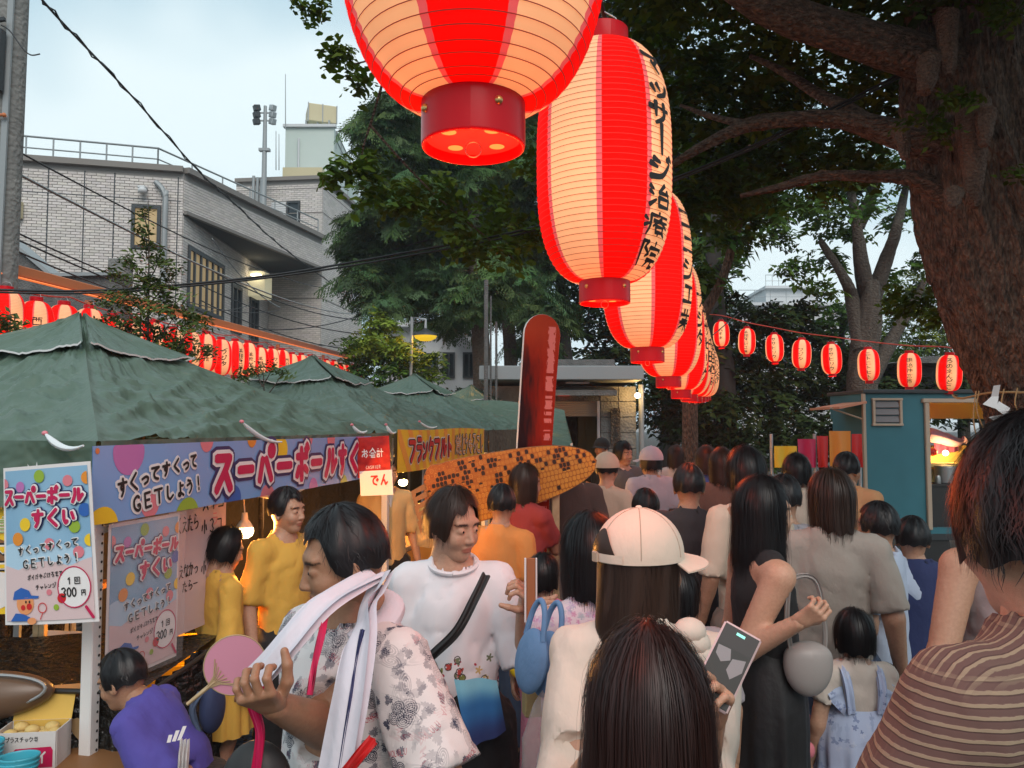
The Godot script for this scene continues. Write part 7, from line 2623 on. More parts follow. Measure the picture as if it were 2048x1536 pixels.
func person(label: String, at: Vector3, yaw: float, H: float, s: Dictionary) -> Node3D:
	var o := thing("person", label, "person", at, yaw, s.get("group", ""))
	var cell: float = s.get("cell", 0.022)
	var near := 1 if cell < 0.017 else 0
	var bw: float = s.get("build", 1.0)
	var lean: float = s.get("lean", 0.0)
	var side_lean: float = s.get("tilt", 0.0)
	var hip := Vector3(0, 0.52 * H, 0)
	var upb := Basis(Vector3.RIGHT, lean) * Basis(Vector3.BACK, side_lean)
	var up := func(p: Vector3) -> Vector3: return hip + upb * (p * H - hip)
	var inv := o.transform.affine_inverse()
	var sh := []
	var el := []
	var wr := []
	for k in 2:
		var sg := 1.0 if k == 0 else -1.0
		sh.append(up.call(Vector3(0.097 * sg * bw, 0.795, -0.005)))
		var e: Vector3 = up.call(Vector3(0.135 * sg * bw, 0.635, -0.015))
		var w: Vector3 = up.call(Vector3(0.150 * sg * bw, 0.485, 0.035))
		var given: Array = s.get("left" if k == 0 else "right", [])
		if given.size() > 1:
			# bring the wished points within the reach of the arm
			e = inv * given[0]
			w = inv * given[1]
			e = sh[k] + (e - sh[k]).normalized() * 0.176 * H
			w = e + (w - e).normalized() * 0.150 * H
		el.append(e)
		wr.append(w)
	var knee := [Vector3(0.056, 0.275, 0.012) * H, Vector3(-0.056, 0.275, 0.012) * H]
	var ank := [Vector3(0.058, 0.045, -0.01) * H, Vector3(-0.058, 0.045, -0.01) * H]
	var hipj := [Vector3(0.052, 0.49, 0) * H, Vector3(-0.052, 0.49, 0) * H]
	var thigh := 0.056
	if s.get("bottom", {}).get("kind", "") == "skirt":
		thigh = 0.044
		for k in 2:
			var x := 0.034 * H * (1.0 if k == 0 else -1.0)
			hipj[k].x = x
			knee[k].x = x * 0.9
			ank[k].x = x * 0.9
	if s.has("feet"):
		for k in 2:
			ank[k] = s.feet[k] * H
			knee[k] = (hipj[k] + ank[k]) * 0.5 + Vector3(0, 0, 0.03 * H)
	var lo := Vector3(0, 0, 0)
	var hi := Vector3(0, H * 0.9, 0)
	for p in sh + el + wr + knee + ank + hipj + [up.call(Vector3(0, 0.9, 0))]:
		lo = lo.min(p)
		hi = hi.max(p)
	lo -= Vector3(0.16, 0.03, 0.17) * (H / 1.6) * maxf(1.0, bw)
	hi += Vector3(0.16, 0.05, 0.17) * (H / 1.6) * maxf(1.0, bw)
	var pel: Vector3 = Vector3(0, 0.525, 0) * H
	var wst: Vector3 = up.call(Vector3(0, 0.62, 0.004))
	var cht: Vector3 = up.call(Vector3(0, 0.735, 0.0))
	var nck: Vector3 = up.call(Vector3(0, 0.83, -0.012))
	var hed: Vector3 = up.call(Vector3(0, 0.905, 0.004))
	var tone: Color = skin_tone(s.get("tan", 0.25))
	# the body itself
	var f := Field.new(lo, hi, cell)
	var g := H * bw
	f.cap(pel, wst, 0.080 * g, 0.070 * g, 0.03, 0.72)
	f.cap(wst, cht, 0.070 * g, 0.085 * g, 0.03, 0.70)
	for k in 2:
		f.cap(nck - upb * Vector3(0, 0.022 * H, 0), sh[k], 0.040 * g, 0.033 * g, 0.03, 0.95)
	f.cap(up.call(Vector3(0, 0.80, -0.01)), up.call(Vector3(0, 0.875, 0.002)), 0.040 * g, 0.032 * H, 0.03)
	for k in 2:
		f.cap(sh[k], el[k], 0.033 * g, 0.025 * g, 0.015)
		f.cap(el[k], wr[k], 0.0265 * g, 0.0165 * H, 0.012)
		f.cap(hipj[k], knee[k], thigh * g, 0.036 * g, 0.03)
		f.cap(knee[k], knee[k].lerp(ank[k], 0.35) - Vector3(0, 0, 0.012 * H), 0.034 * g, 0.035 * g, 0.02)
		f.cap(knee[k].lerp(ank[k], 0.35) - Vector3(0, 0, 0.012 * H), ank[k], 0.035 * g, 0.021 * H, 0.02)
		f.cap(ank[k] - Vector3(0, 0.02 * H, 0.01 * H), ank[k] + Vector3(0, -0.028 * H, 0.085 * H), 0.024 * H, 0.018 * H, 0.01)
	var mb := MB.new()
	f.into(mb)
	for i in mb.v.size():
		mb.col[i] = tone
	var hs := H / 1.66 * (s.get("head", 1.0) as float)
	var ht := Transform3D((upb * Basis(Vector3.UP, s.get("look", 0.0)) * Basis(Vector3.RIGHT, s.get("nod", 0.0) - lean * 0.5) * Basis(Vector3.BACK, s.get("cock", 0.0))).scaled(Vector3.ONE * hs), hed + upb * Vector3(0, 0.012 * H, 0.004 * H))
	mb.tint = tone
	mb.merge(shared["head%d" % near], ht)
	for k in 2:
		var dir: Vector3 = (wr[k] - el[k]).normalized()
		var inward := Vector3(-1.0 if k == 0 else 1.0, 0, 0)
		if s.has("palm"):
			inward = o.basis.inverse() * (s.palm[k] as Vector3)
		var z := (inward - dir * inward.dot(dir)).normalized()
		var hb := Basis(dir.cross(z) * (1.0 if k == 0 else -1.0), dir, z)
		var grips: Array = s.get("grip", [false, false])
		mb.merge(shared[("grip%d" if grips[k] else "hand%d") % near], Transform3D(hb.scaled_local(Vector3.ONE * H / 1.72), wr[k] - dir * 0.006), k == 1)
	mb.tint = Color.WHITE
	part("body", mb.done(true), M.skin, o)
	for sg in [-1.0, 1.0]:
		if near == 0 and not s.get("eyes", true):
			break
		var eb := MB.new()
		eb.ball(ht * Vector3(0.031 * sg, 0.001, 0.0735), Vector3(0.0122, 0.0062, 0.0138) * hs, 12, 8)
		var ey := part("eye", eb.done(), M.eyewhite, o)
		var ib := MB.new()
		ib.ball(ht * Vector3(0.031 * sg, 0.0005, 0.0845), Vector3(0.0056, 0.0052, 0.004) * hs, 10, 6)
		part("iris", ib.done(), M.iris, ey)
	if s.has("hair"):
		var st: Dictionary = s.hair.duplicate()
		st.hat = s.has("hat")
		hair(o, ht, st, int(absf(at.x * 991.0 + at.z * 577.0)) + 3)
	# clothes
	if s.has("top"):
		var tp: Dictionary = s.top
		var grow: float = tp.get("loose", 0.012)
		var cl := Field.new(lo, hi, cell)
		var hemy: float = tp.get("hem", 0.49) * H
		cl.cap(Vector3(0, minf(hemy - 0.03, 0.5 * H), 0), wst, 0.086 * g + grow * 1.5, 0.076 * g + grow * 1.4, 0.03, 0.76)
		cl.cap(wst, cht, 0.076 * g + grow * 1.4, 0.087 * g + grow, 0.03, 0.74)
		for k in 2:
			cl.cap(nck - upb * Vector3(0, 0.022 * H, 0), sh[k] if tp.get("sleeve", 0.75) > 0.0 else nck.lerp(sh[k], 0.58), 0.040 * g + grow * 0.6, 0.033 * g + grow * 0.6, 0.03, 0.95)
		cl.cap(up.call(Vector3(0, 0.80, -0.01)), up.call(Vector3(0, 0.832, -0.008)), 0.046 * g + grow * 0.5, 0.043 * g + grow * 0.4, 0.03)
		var sl: float = tp.get("sleeve", 0.75)
		for k in 2:
			if sl <= 0.0:
				continue
			var e1: Vector3 = sh[k].lerp(el[k], minf(sl, 1.0))
			cl.cap(sh[k], e1, 0.034 * g + grow * 0.6, 0.034 * g + grow * (tp.get("flare", 1.0) as float), 0.02)
			if sl > 1.0:
				var e2: Vector3 = el[k].lerp(wr[k], sl - 1.0)
				cl.cap(el[k], e2, 0.034 * g + grow * (tp.get("flare", 1.0) as float), 0.028 * g + grow * (tp.get("flare", 1.0) as float), 0.02)
		var wn := FastNoiseLite.new()
		wn.seed = int(at.x * 100.0)
		wn.frequency = 1.0
		wn.fractal_octaves = 3
		cl.wrinkle(wn, tp.get("fold", 0.013), Vector3(7, 2.2, 7))
		for k in 2:
			if sl > 1.0:
				cl.cut(el[k].lerp(wr[k], sl - 1.0), (wr[k] - el[k]).normalized(), 0.10)
			elif sl > 0.0:
				cl.cut(sh[k].lerp(el[k], sl), (el[k] - sh[k]).normalized(), 0.10)
		cl.cut(Vector3(0, hemy, 0), Vector3.DOWN)
		cl.cap(nck + Vector3(0, 0.012, 0.012) * H, up.call(Vector3(0, 0.92, 0.01)), (tp.get("neck", 0.042) as float) * H, 0.05 * H, 0.01, 1.0, true)
		var cb := MB.new()
		cl.into(cb)
		for i in cb.v.size():
			cb.uv[i] = Vector2(cb.v[i].x / 0.6 + 0.5, 1.0 - (cb.v[i].y / H - 0.45) / 0.4)
		var shirt := part(tp.get("name", "shirt"), cb.done(), tp.mat, o)
		if tp.has("collar"):
			var ring := []
			for k in 25:
				var a := TAU * k / 24
				ring.append(up.call(Vector3(sin(a) * 0.051, 0.838 - 0.016 * cos(a), 0.002 + cos(a) * 0.047)))
			var rb := MB.new()
			rb.tube(ring, [0.0085], 8, false)
			part("collar", rb.done(), tp.mat, shirt)
	if s.has("bottom"):
		var bt: Dictionary = s.bottom
		if bt.get("kind", "trousers") == "skirt":
			var y0: float = bt.get("from", 0.62) * H
			var y1: float = bt.get("to", 0.12) * H
			var r0: float = bt.get("r0", 0.078) * g
			var r1: float = bt.get("r1", 0.13) * g
			var prof := []
			for k in 19:
				var v := k / 18.0
				prof.append(Vector2(lerpf(r0, r1, pow(v, 0.55)) + 0.016 * sin(PI * minf(1.0, v * 2.5)), lerpf(y0, y1, v)))
			var folds: float = bt.get("folds", 13.0)
			var sb := MB.new()
			sb.lathe(prof, 72, Vector3.ZERO, 0.80, func(a: float, i: int, rr: float) -> float:
				var v := i / 18.0
				return rr * (1.0 + (0.05 * sin(a * folds + v * 1.2) + 0.025 * sin(a * folds * 1.7 + 2.0 + v * 2.0)) * smoothstep(0.0, 0.5, v)))
			part(bt.get("name", "skirt"), sb.done(), bt.mat, o)
		else:
			var ln: float = bt.get("len", 0.95)
			var ex: float = bt.get("loose", 0.014)
			var cl := Field.new(Vector3(lo.x, maxf(lo.y, 0.0), lo.z), Vector3(hi.x, 0.64 * H, hi.z), cell)
			cl.cap(pel - Vector3(0, 0.03 * H, 0), pel + Vector3(0, 0.07 * H, 0), 0.083 * g + ex, 0.076 * g + ex * 0.7, 0.03, 0.78)
			for k in 2:
				cl.cap(hipj[k], knee[k], 0.060 * g + ex, 0.041 * g + ex * 1.6, 0.02)
				cl.cap(knee[k], ank[k], 0.041 * g + ex * 1.6, 0.030 * g + ex * 1.8, 0.02)
			var wn2 := FastNoiseLite.new()
			wn2.frequency = 1.0
			wn2.seed = 3
			cl.wrinkle(wn2, 0.010, Vector3(12, 5, 12))
			cl.cut(Vector3(0, (1.0 - ln) * 0.5 * H + 0.03 * H, 0), Vector3.DOWN)
			cl.cut(Vector3(0, 0.605 * H, 0), Vector3.UP)
			var cb := MB.new()
			cl.into(cb)
			part(bt.get("name", "trousers"), cb.done(), bt.mat, o)
	for k in 2:
		var fb := MB.new()
		fb.ball(ank[k] + Vector3(0, -0.022 * H, 0.035 * H), Vector3(0.032, 0.024, 0.078) * H, 12, 8)
		fb.box(ank[k] + Vector3(0, -0.038 * H, 0.035 * H), Vector3(0.058, 0.012, 0.145) * H, Basis.IDENTITY, 0.004)
		part("shoe", fb.done(), s.get("shoes", M.black), o)
	if s.has("hat"):
		cap_on(o, ht, s.hat)
	o.set_meta("head", ht)
	return o

func cap_on(o: Node3D, t: Transform3D, h: Dictionary) -> void:
	var m: Material = h.mat
	var mb := MB.new()
	var prof := []
	for k in 13:
		var e := PI / 2 * (1.0 - k / 12.0)
		prof.append(Vector2(cos(e) * 0.101, 0.030 + sin(e) * 0.112))
	prof.append(Vector2(0.101, 0.018))
	mb.lathe(prof, 36, Vector3(0, 0, -0.012), 1.14)
	for i in mb.v.size():
		mb.v[i] = t * mb.v[i]
	var c := part("cap", mb.done(), m, o)
	if h.get("brim", true):
		var bb := MB.new()
		var turn: float = h.get("turn", 0.0)
		for top in 2:
			bb.sheet(16, 6, func(u: float, w: float) -> Vector3:
				var a := (u - 0.5) * 2.3 + turn
				var edge := 0.100 + w * 0.068 * cos((u - 0.5) * 2.3)
				return t * Vector3(sin(a) * edge, 0.026 - 0.018 * w - 0.012 * absf(u - 0.5) * 2.0 + 0.003 * top, cos(a) * edge * 1.10 - 0.012))
		part("brim", bb.done(), h.get("brim_mat", m), c)
	var bt := MB.new()
	bt.ball(t * Vector3(0, 0.143, -0.012), Vector3(0.008, 0.005, 0.008), 10, 6)
	part("button", bt.done(), m, c)
	if h.get("strap", false):
		var sb := MB.new()
		sb.sheet(14, 2, func(u: float, w: float) -> Vector3:
			var a := PI + (u - 0.5) * 1.3
			return t * Vector3(sin(a) * 0.1035, 0.040 - 0.020 * w, cos(a) * 0.118 - 0.012))
		part("strap", sb.done(), h.get("strap_mat", m), c)
		var bk := MB.new()
		bk.box(t * Vector3(0.012, 0.030, -0.1325), Vector3(0.022, 0.024, 0.006), t.basis.orthonormalized(), 0.002)
		part("buckle", bk.done(), M.taupe, c)
		var sm := MB.new()
		for k in 6:
			var a := TAU * k / 6
			var line_ := []
			for q in 9:
				var e := PI / 2 * (q / 8.0)
				line_.append(t * Vector3(sin(a) * cos(e) * 0.1015, 0.030 + sin(e) * 0.1125, cos(a) * cos(e) * 0.1158 - 0.012))
			sm.tube(line_, [0.0011], 5)
		part("seams", sm.done(), M.taupe, c)
		var hb := MB.new()
		hb.sheet(14, 6, func(u: float, w: float) -> Vector3:
			var a := PI + (u - 0.5) * 0.95
			var e := w * sin(PI * u) * 0.55
			return t * Vector3(sin(a) * cos(e) * 0.1035, 0.040 + sin(e) * 0.112, cos(a) * cos(e) * 0.118 - 0.012))
		part("strap_opening", hb.done(), M.hairmid, c)

# ---------------------------------------------------------------- things in and round the stalls
func bulb_lamp(label: String, at: Vector3, energy: float, hung: float, shade := true) -> void:
	var o := thing("stall_bulb", label, "light bulb", at, 0.0, "bare bulbs of the stalls")
	var b := MB.new()
	b.lathe([Vector2(0.030, 0.012), Vector2(0.044, 0.004), Vector2(0.047, -0.012), Vector2(0.040, -0.034), Vector2(0.022, -0.047), Vector2(0, -0.051)], 24)
	part("bulb", b.done(), M.bulb, o)
	if shade:
		var c := MB.new()
		c.lathe([Vector2(0.0, 0.085), Vector2(0.014, 0.085), Vector2(0.017, 0.05), Vector2(0.030, 0.034), Vector2(0.045, 0.010)], 24)
		part("socket", c.done(), M.white, o)
	var w := MB.new()
	w.tube([Vector3(0, 0.08, 0), Vector3(-0.01, hung * 0.5, 0), Vector3(-0.03, hung, 0.01)], [0.0035], 6)
	part("flex", w.done(), M.white, o)
	lamp(o, Vector3(0, -0.015, 0), Color(1.0, 0.66, 0.30), energy, 0.045)

func tub(label: String, at: Vector3, n: int, turn := 0.0) -> void:
	for k in n:
		var o := thing("plastic_bowl", label if n == 1 else "%s, %s" % [label, ["lowest", "second", "third", "fourth", "topmost"][k if k < n - 1 else 4]], "bowl", at + Vector3(0.0015 * k, 0.016 * k, 0), turn, "aqua scooping bowls")
		var mb := MB.new()
		mb.lathe([Vector2(0.0, 0.006), Vector2(0.040, 0.006), Vector2(0.044, 0.010), Vector2(0.056, 0.062), Vector2(0.057, 0.066), Vector2(0.062, 0.066), Vector2(0.062, 0.060), Vector2(0.059, 0.058), Vector2(0.046, 0.004), Vector2(0.042, 0.0), Vector2(0.0, 0.0)], 36, Vector3.ZERO, 0.72)
		part("bowl", mb.done(), M.aqua, o)
		var hb := MB.new()
		for q in 9:
			var a := TAU * q / 9
			hb.disc(Vector3(sin(a) * 0.049, 0.034, cos(a) * 0.049 * 0.72), Vector3(-sin(a), 0.2, -cos(a)).normalized(), 0.003, 8)
		part("drain_holes", hb.done(), M.tarp, o)

func build_stall_goods() -> void:
	bulb_lamp("glowing bulb under the blue banner beside the handwritten price sheet", pt(489, 1058, 4.08), 1.7, 0.42)
	bulb_lamp("glowing bulb under the yellow banner, left of the corn board", pt(862, 944, 6.7), 1.0, 0.25)
	bulb_lamp("small bright bulb under the third tent beside the sausage board", pt(897, 932, 8.6), 0.7, 0.3, false)
	bulb_lamp("faint bulb inside the second tent behind the cashier sign", pt(806, 962, 7.6), 0.9, 0.3, false)
	bulb_lamp("tiny bulb under the low brown tent eave", pt(1106, 878, 11.2), 0.5, 0.12, false)
	# the low table with its scooping bowls, bottom left
	var tt := 0.655
	var t := thing("low_table", "dark brown table at the bottom left carrying aqua bowls and an open box", "table", Vector3(-1.82, 0, -2.62))
	var mb := MB.new()
	mb.box(Vector3(0, tt - 0.015, 0), Vector3(1.1, 0.03, 0.62), Basis.IDENTITY, 0.004)
	part("tabletop", mb.done(), M.woodbrown, t)
	for k in 4:
		var lb := MB.new()
		lb.box(Vector3([-0.5, 0.5, -0.5, 0.5][k], (tt - 0.03) * 0.5, [-0.26, -0.26, 0.26, 0.26][k]), Vector3(0.03, tt - 0.03, 0.03))
		part("leg", lb.done(), M.steel, t)
	tub("aqua bowl in the stack at the frame's left corner", Vector3(xat(-8, 2.66), tt, -2.66), 5)
	tub("aqua bowl in the rear stack before the yellow box", Vector3(xat(62, 2.62), tt, -2.62), 3, 0.3)
	tub("aqua bowl in the front stack of two", Vector3(xat(90, 2.46), tt, -2.46), 2, 0.2)
	var bx := thing("carton_box", "open white carton with a yellow inside and a red label of white kana", "box", Vector3(xat(97, 2.82), tt, -2.80), 0.12)
	var s := Vector3(0.20, 0.125, 0.12)
	var cb := MB.new()
	cb.box(Vector3(0, s.y * 0.5, s.z * 0.5), Vector3(s.x, s.y, 0.004))
	cb.box(Vector3(0, s.y * 0.5, -s.z * 0.5), Vector3(s.x, s.y, 0.004))
	cb.box(Vector3(s.x * 0.5, s.y * 0.5, 0), Vector3(0.004, s.y, s.z - 0.01))
	cb.box(Vector3(-s.x * 0.5, s.y * 0.5, 0), Vector3(0.004, s.y, s.z - 0.01))
	cb.box(Vector3(0, 0.003, 0), Vector3(s.x - 0.01, 0.004, s.z - 0.01))
	part("carton", cb.done(), M.boxwhite, bx)
	var fl := MB.new()
	fl.box(Vector3(0, s.y + 0.045, -s.z * 0.5 - 0.018), Vector3(s.x, 0.10, 0.003), Basis(Vector3.RIGHT, -0.35))
	fl.box(Vector3(0, s.y * 0.5, -s.z * 0.5 + 0.004), Vector3(s.x - 0.012, s.y, 0.002))
	part("flap", fl.done(), M.boxyellow, bx)
	var pk := MB.new()
	for k in 9:
		pk.ball(Vector3(-0.07 + 0.018 * k, s.y - 0.02 + 0.012 * sin(k * 2.0), 0.02 * cos(k * 3.0)), Vector3(0.026, 0.018, 0.024), 8, 6)
	part("contents", pk.done(), M.inner, bx)
	var lay := lay_on(Transform3D(Basis.IDENTITY, Vector3(0, s.y * 0.5, s.z * 0.5 + 0.0028)))
	prt("label_print", bx, M.crimson, func(m2: MB) -> void: patch(m2, [Vector2(-0.03, 0.008), Vector2(0.085, 0.012), Vector2(0.092, 0.0), Vector2(0.092, -0.058), Vector2(-0.036, -0.058), Vector2(-0.036, 0.002)], lay, 0.0))
	prt("lettering", bx, M.paper, func(m2: MB) -> void: line(m2, "ポイ", Vector2(0.035, -0.024), Vector2(0.040, 0.040), 0.046, 0.006, lay, 0.0008))
	prt("lettering", bx, M.ink, func(m2: MB) -> void: line(m2, "プラスチック製", Vector2(-0.01, 0.040), Vector2(0.014, 0.017), 0.0155, 0.002, lay, 0.0008))
	# the tank with its shiny black liner
	var tk := thing("water_tank", "long water tank draped with shiny black plastic behind the aqua bowls", "tank", Vector3(-2.03, 0, -3.28))
	var tm := MB.new()
	var n := FastNoiseLite.new()
	n.frequency = 1.0
	var skirt := func(a: Vector3, b: Vector3) -> Callable: return func(u: float, w: float) -> Vector3:
		var p := a.lerp(b, u)
		var out := (b - a).cross(Vector3.UP).normalized()
		return p + Vector3(0, 0.86 - 0.80 * w + 0.012 * sin(u * 14.0), 0) + out * (0.03 + 0.035 * sin(u * 34.0 + 2.0 * w) * (0.3 + w) + 0.04 * n.get_noise_2d(u * 8.0, w * 3.0))
	tm.sheet(70, 14, skirt.call(Vector3(-0.75, 0, 0.34), Vector3(0.64, 0, 0.34)))
	tm.sheet(30, 14, skirt.call(Vector3(0.64, 0, 0.34), Vector3(0.64, 0, -0.4)))
	tm.sheet(20, 6, func(u: float, w: float) -> Vector3: return Vector3(lerpf(-0.75, 0.66, u), 0.862 - 0.05 * sin(PI * u) * sin(PI * w) + 0.01 * sin(u * 14.0), lerpf(-0.4, 0.37, w)))
	part("liner", tm.done(), M.blackplastic, tk)
	var rm := MB.new()
	rm.tube(arc([Vector3(-0.75, 0.875, 0.38), Vector3(0.2, 0.872, 0.385), Vector3(0.64, 0.865, 0.38), Vector3(0.69, 0.86, 0.30), Vector3(0.70, 0.86, -0.35)], 5), [0.010], 8)
	part("rim", rm.done(), M.black, tk)
	var cu := thing("inflated_cushion", "long brown vinyl cushion with a pale piped rim lying before the black tank", "cushion", Vector3(-2.06, tt + 0.001, -2.86))
	var cm := MB.new()
	cm.ball(Vector3(0.0, 0.19, 0), Vector3(0.41, 0.10, 0.10), 40, 20)
	for i in cm.v.size():
		cm.v[i] = Basis(Vector3.BACK, 0.10) * cm.v[i]
	part("body", cm.done(), M.brownvinyl, cu)
	var pm := MB.new()
	var ring := []
	for k in 41:
		var a := TAU * k / 40
		ring.append(Basis(Vector3.BACK, 0.10) * Vector3(sin(a) * 0.408, 0.212 + cos(a) * 0.078, 0.045))
	pm.tube(ring, [0.006], 6, false)
	part("piping", pm.done(), M.galv, cu)
	var ps := MB.new()
	ps.box(Vector3(0, 0.045, 0), Vector3(0.6, 0.088, 0.12), Basis.IDENTITY, 0.01)
	part("pedestal", ps.done(), M.black, cu)
	var cd := thing("cardboard_box", "plain brown cardboard box standing behind the yellow carton", "box", Vector3(xat(150, 3.0), 0, -2.95), 0.25)
	part("carton", box_mesh(Vector3(0.26, 0.86, 0.10), 0.004, Vector3(0, 0.43, 0)), M.cardboard, cd)
	var po := thing("wooden_post", "pale planed wooden post standing behind the curling poster", "post", Vector3(xat(96, 3.75), 0, -3.75))
	var pb := MB.new()
	pb.box(Vector3(-0.014, 0.55, 0), Vector3(0.028, 1.1, 0.03), Basis.IDENTITY, 0.002)
	pb.box(Vector3(0.016, 0.55, 0.002), Vector3(0.028, 1.1, 0.03), Basis.IDENTITY, 0.002)
	part("shaft", pb.done(), M.wood, po)
	var wb := thing("white_board", "blank white board leaning beside the wooden post", "board", Vector3(xat(138, 4.0), yat(1286, 4.0), -4.0))
	part("panel", box_mesh(Vector3(0.19, 0.12, 0.006), 0.001), M.paper, wb)
	wb.rotation = Vector3(-0.2, 0.1, -0.06)
	var fr := thing("folding_table", "folded steel table frame with an orange brown top behind the posters", "table", Vector3(xat(45, 4.0), 0, -4.0))
	var fm := MB.new()
	fm.bar(Vector3(0.0, 0.0, 0), Vector3(0.02, 0.98, 0), 0.03, 0.02, Vector3.BACK)
	fm.bar(Vector3(0.03, 0.68, 0.03), Vector3(0.30, 0.98, 0.03), 0.02, 0.02, Vector3.BACK)
	fm.bar(Vector3(-0.4, 0.0, 0), Vector3(-0.42, 0.98, 0), 0.03, 0.02, Vector3.BACK)
	part("leg_frame", fm.done(), M.galv, fr)
	part("tabletop", box_mesh(Vector3(1.0, 0.03, 0.45), 0.004, Vector3(-0.1, 1.0, 0)), M.woodbrown, fr)
	# dark sheets hung round the inside of the first tent
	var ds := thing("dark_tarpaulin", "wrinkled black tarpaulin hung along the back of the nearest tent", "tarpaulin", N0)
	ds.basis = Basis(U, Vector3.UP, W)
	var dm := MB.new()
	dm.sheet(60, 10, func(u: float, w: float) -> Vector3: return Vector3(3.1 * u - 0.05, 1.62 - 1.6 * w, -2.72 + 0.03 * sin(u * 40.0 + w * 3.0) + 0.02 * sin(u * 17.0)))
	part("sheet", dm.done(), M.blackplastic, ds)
	# blue groundsheet, bag and yellow crates under the first tent
	var gs := MB.new()
	gs.sheet(30, 24, func(u: float, w: float) -> Vector3: return N0 + U * (0.3 + 2.3 * u) - W * (0.05 + 1.5 * w) + Vector3(0, 0.016 + 0.012 * n.get_noise_2d(u * 60.0, w * 60.0), 0))
	whole("groundsheet", gs.done(), M.tarp, "crinkled blue groundsheet spread under the nearest tent", "groundsheet")
	var bg := thing("plastic_bag", "full translucent yellow green rubbish bag on the blue groundsheet", "bag", pt(435, 1440, 4.5) * Vector3(1, 0, 1) + Vector3(0, 0.03, 0))
	var bm := MB.new()
	bm.ball(Vector3(0, 0.20, 0), Vector3(0.19, 0.21, 0.17), 28, 18)
	for i in bm.v.size():
		bm.v[i] *= 1.0 + 0.10 * n.get_noise_3dv(bm.v[i] * 14.0)
	bm.tube([Vector3(0, 0.38, 0), Vector3(0.01, 0.43, 0), Vector3(0.03, 0.50, 0)], [0.05, 0.02, 0.07], 12)
	var bmat := mat(lin(0.42, 0.46, 0.12), 0.35)
	bmat.backlight_enabled = true
	bmat.backlight = Color(0.5, 0.5, 0.3)
	part("bag", bm.done(), bmat, bg)
	for k in 2:
		var cr := thing("yellow_crate", ["upper yellow plastic crate stacked behind the man in the patterned shirt", "lower yellow plastic crate under the other one"][k], "crate", N0 + U * 1.35 - W * 0.62 + Vector3(0, 0.34 if k == 0 else 0.0, 0), 0.2)
		var km := MB.new()
		for sgn in [-1, 1]:
			for q in 5:
				km.box(Vector3(0, 0.03 + q * 0.065, sgn * 0.19), Vector3(0.52, 0.05, 0.02), Basis.IDENTITY, 0.003)
				km.box(Vector3(sgn * 0.26, 0.03 + q * 0.065, 0), Vector3(0.02, 0.05, 0.36), Basis.IDENTITY, 0.003)
			for q in 2:
				km.box(Vector3(sgn * 0.255, 0.16, (q * 2 - 1) * 0.188), Vector3(0.03, 0.32, 0.03), Basis.IDENTITY, 0.003)
		km.box(Vector3(0, 0.012, 0), Vector3(0.5, 0.02, 0.36))
		part("crate", km.done(), M.yellow, cr)
	# the second stall's counter and goods
	for k in 2:
		var base := N0 + U * (3.35 + 3.0 * k) - W * 0.22
		var c := thing("stall_counter", ["tan counter with a yellow front cloth under the yellow banner", "dim counter under the third tent"][k], "counter", base)
		c.basis = Basis(U, Vector3.UP, W)
		part("tabletop", box_mesh(Vector3(2.0, 0.04, 0.6), 0.005, Vector3(1.0, 0.86, -0.1)), M.wood, c)
		var cl := MB.new()
		cl.sheet(50, 4, func(u: float, w: float) -> Vector3: return Vector3(2.0 * u, 0.84 - 0.8 * w, 0.205 + 0.012 * sin(u * 40.0) * w))
		part("front_cloth", cl.done(), M.goldprint if k == 0 else M.tentbrown, c)
		for q in 4:
			var lb := MB.new()
			lb.box(Vector3([0.05, 1.95, 0.05, 1.95][q], 0.42, [-0.36, -0.36, 0.15, 0.15][q]), Vector3(0.035, 0.84, 0.035))
			part("leg", lb.done(), M.steel, c)
		var gr := thing("grill_box", ["black charcoal grill on the counter under the yellow banner", "black grill box on the counter of the third stall"][k], "grill", base + U * 1.1 + Vector3(0, 0.881, 0))
		gr.basis = Basis(U, Vector3.UP, W)
		var gm := MB.new()
		gm.box(Vector3(0, 0.09, -0.12), Vector3(0.9, 0.18, 0.34), Basis.IDENTITY, 0.008)
		part("body", gm.done(), M.black, gr)
		var gg := MB.new()
		for q in 12:
			gg.tube([Vector3(-0.42 + q * 0.076, 0.19, -0.29), Vector3(-0.42 + q * 0.076, 0.19, 0.05)], [0.004], 5)
		part("grate", gg.done(), M.steel, gr)
	var pbag := thing("hanging_bag", "translucent white plastic bag hanging under the yellow banner's left half", "bag", pt(862, 1030, 5.6))
	var hb := MB.new()
	hb.lathe([Vector2(0.01, 0.16), Vector2(0.03, 0.10), Vector2(0.085, 0.0), Vector2(0.10, -0.12), Vector2(0.095, -0.22), Vector2(0.0, -0.24)], 24, Vector3.ZERO, 0.6, func(a: float, i: int, rr: float) -> float: return rr * (1.0 + 0.09 * sin(a * 5.0 + i)))
	var hm := mat(Color(0.85, 0.78, 0.62, 0.45), 0.4)
	hm.transparency = BaseMaterial3D.TRANSPARENCY_ALPHA
	part("bag", hb.done(), hm, pbag)
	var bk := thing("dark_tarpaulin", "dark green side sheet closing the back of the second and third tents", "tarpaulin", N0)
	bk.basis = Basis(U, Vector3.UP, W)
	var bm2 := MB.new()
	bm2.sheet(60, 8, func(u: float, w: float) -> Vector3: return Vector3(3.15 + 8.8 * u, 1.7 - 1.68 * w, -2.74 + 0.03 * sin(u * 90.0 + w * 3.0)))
	part("sheet", bm2.done(), M.tentbrown, bk)

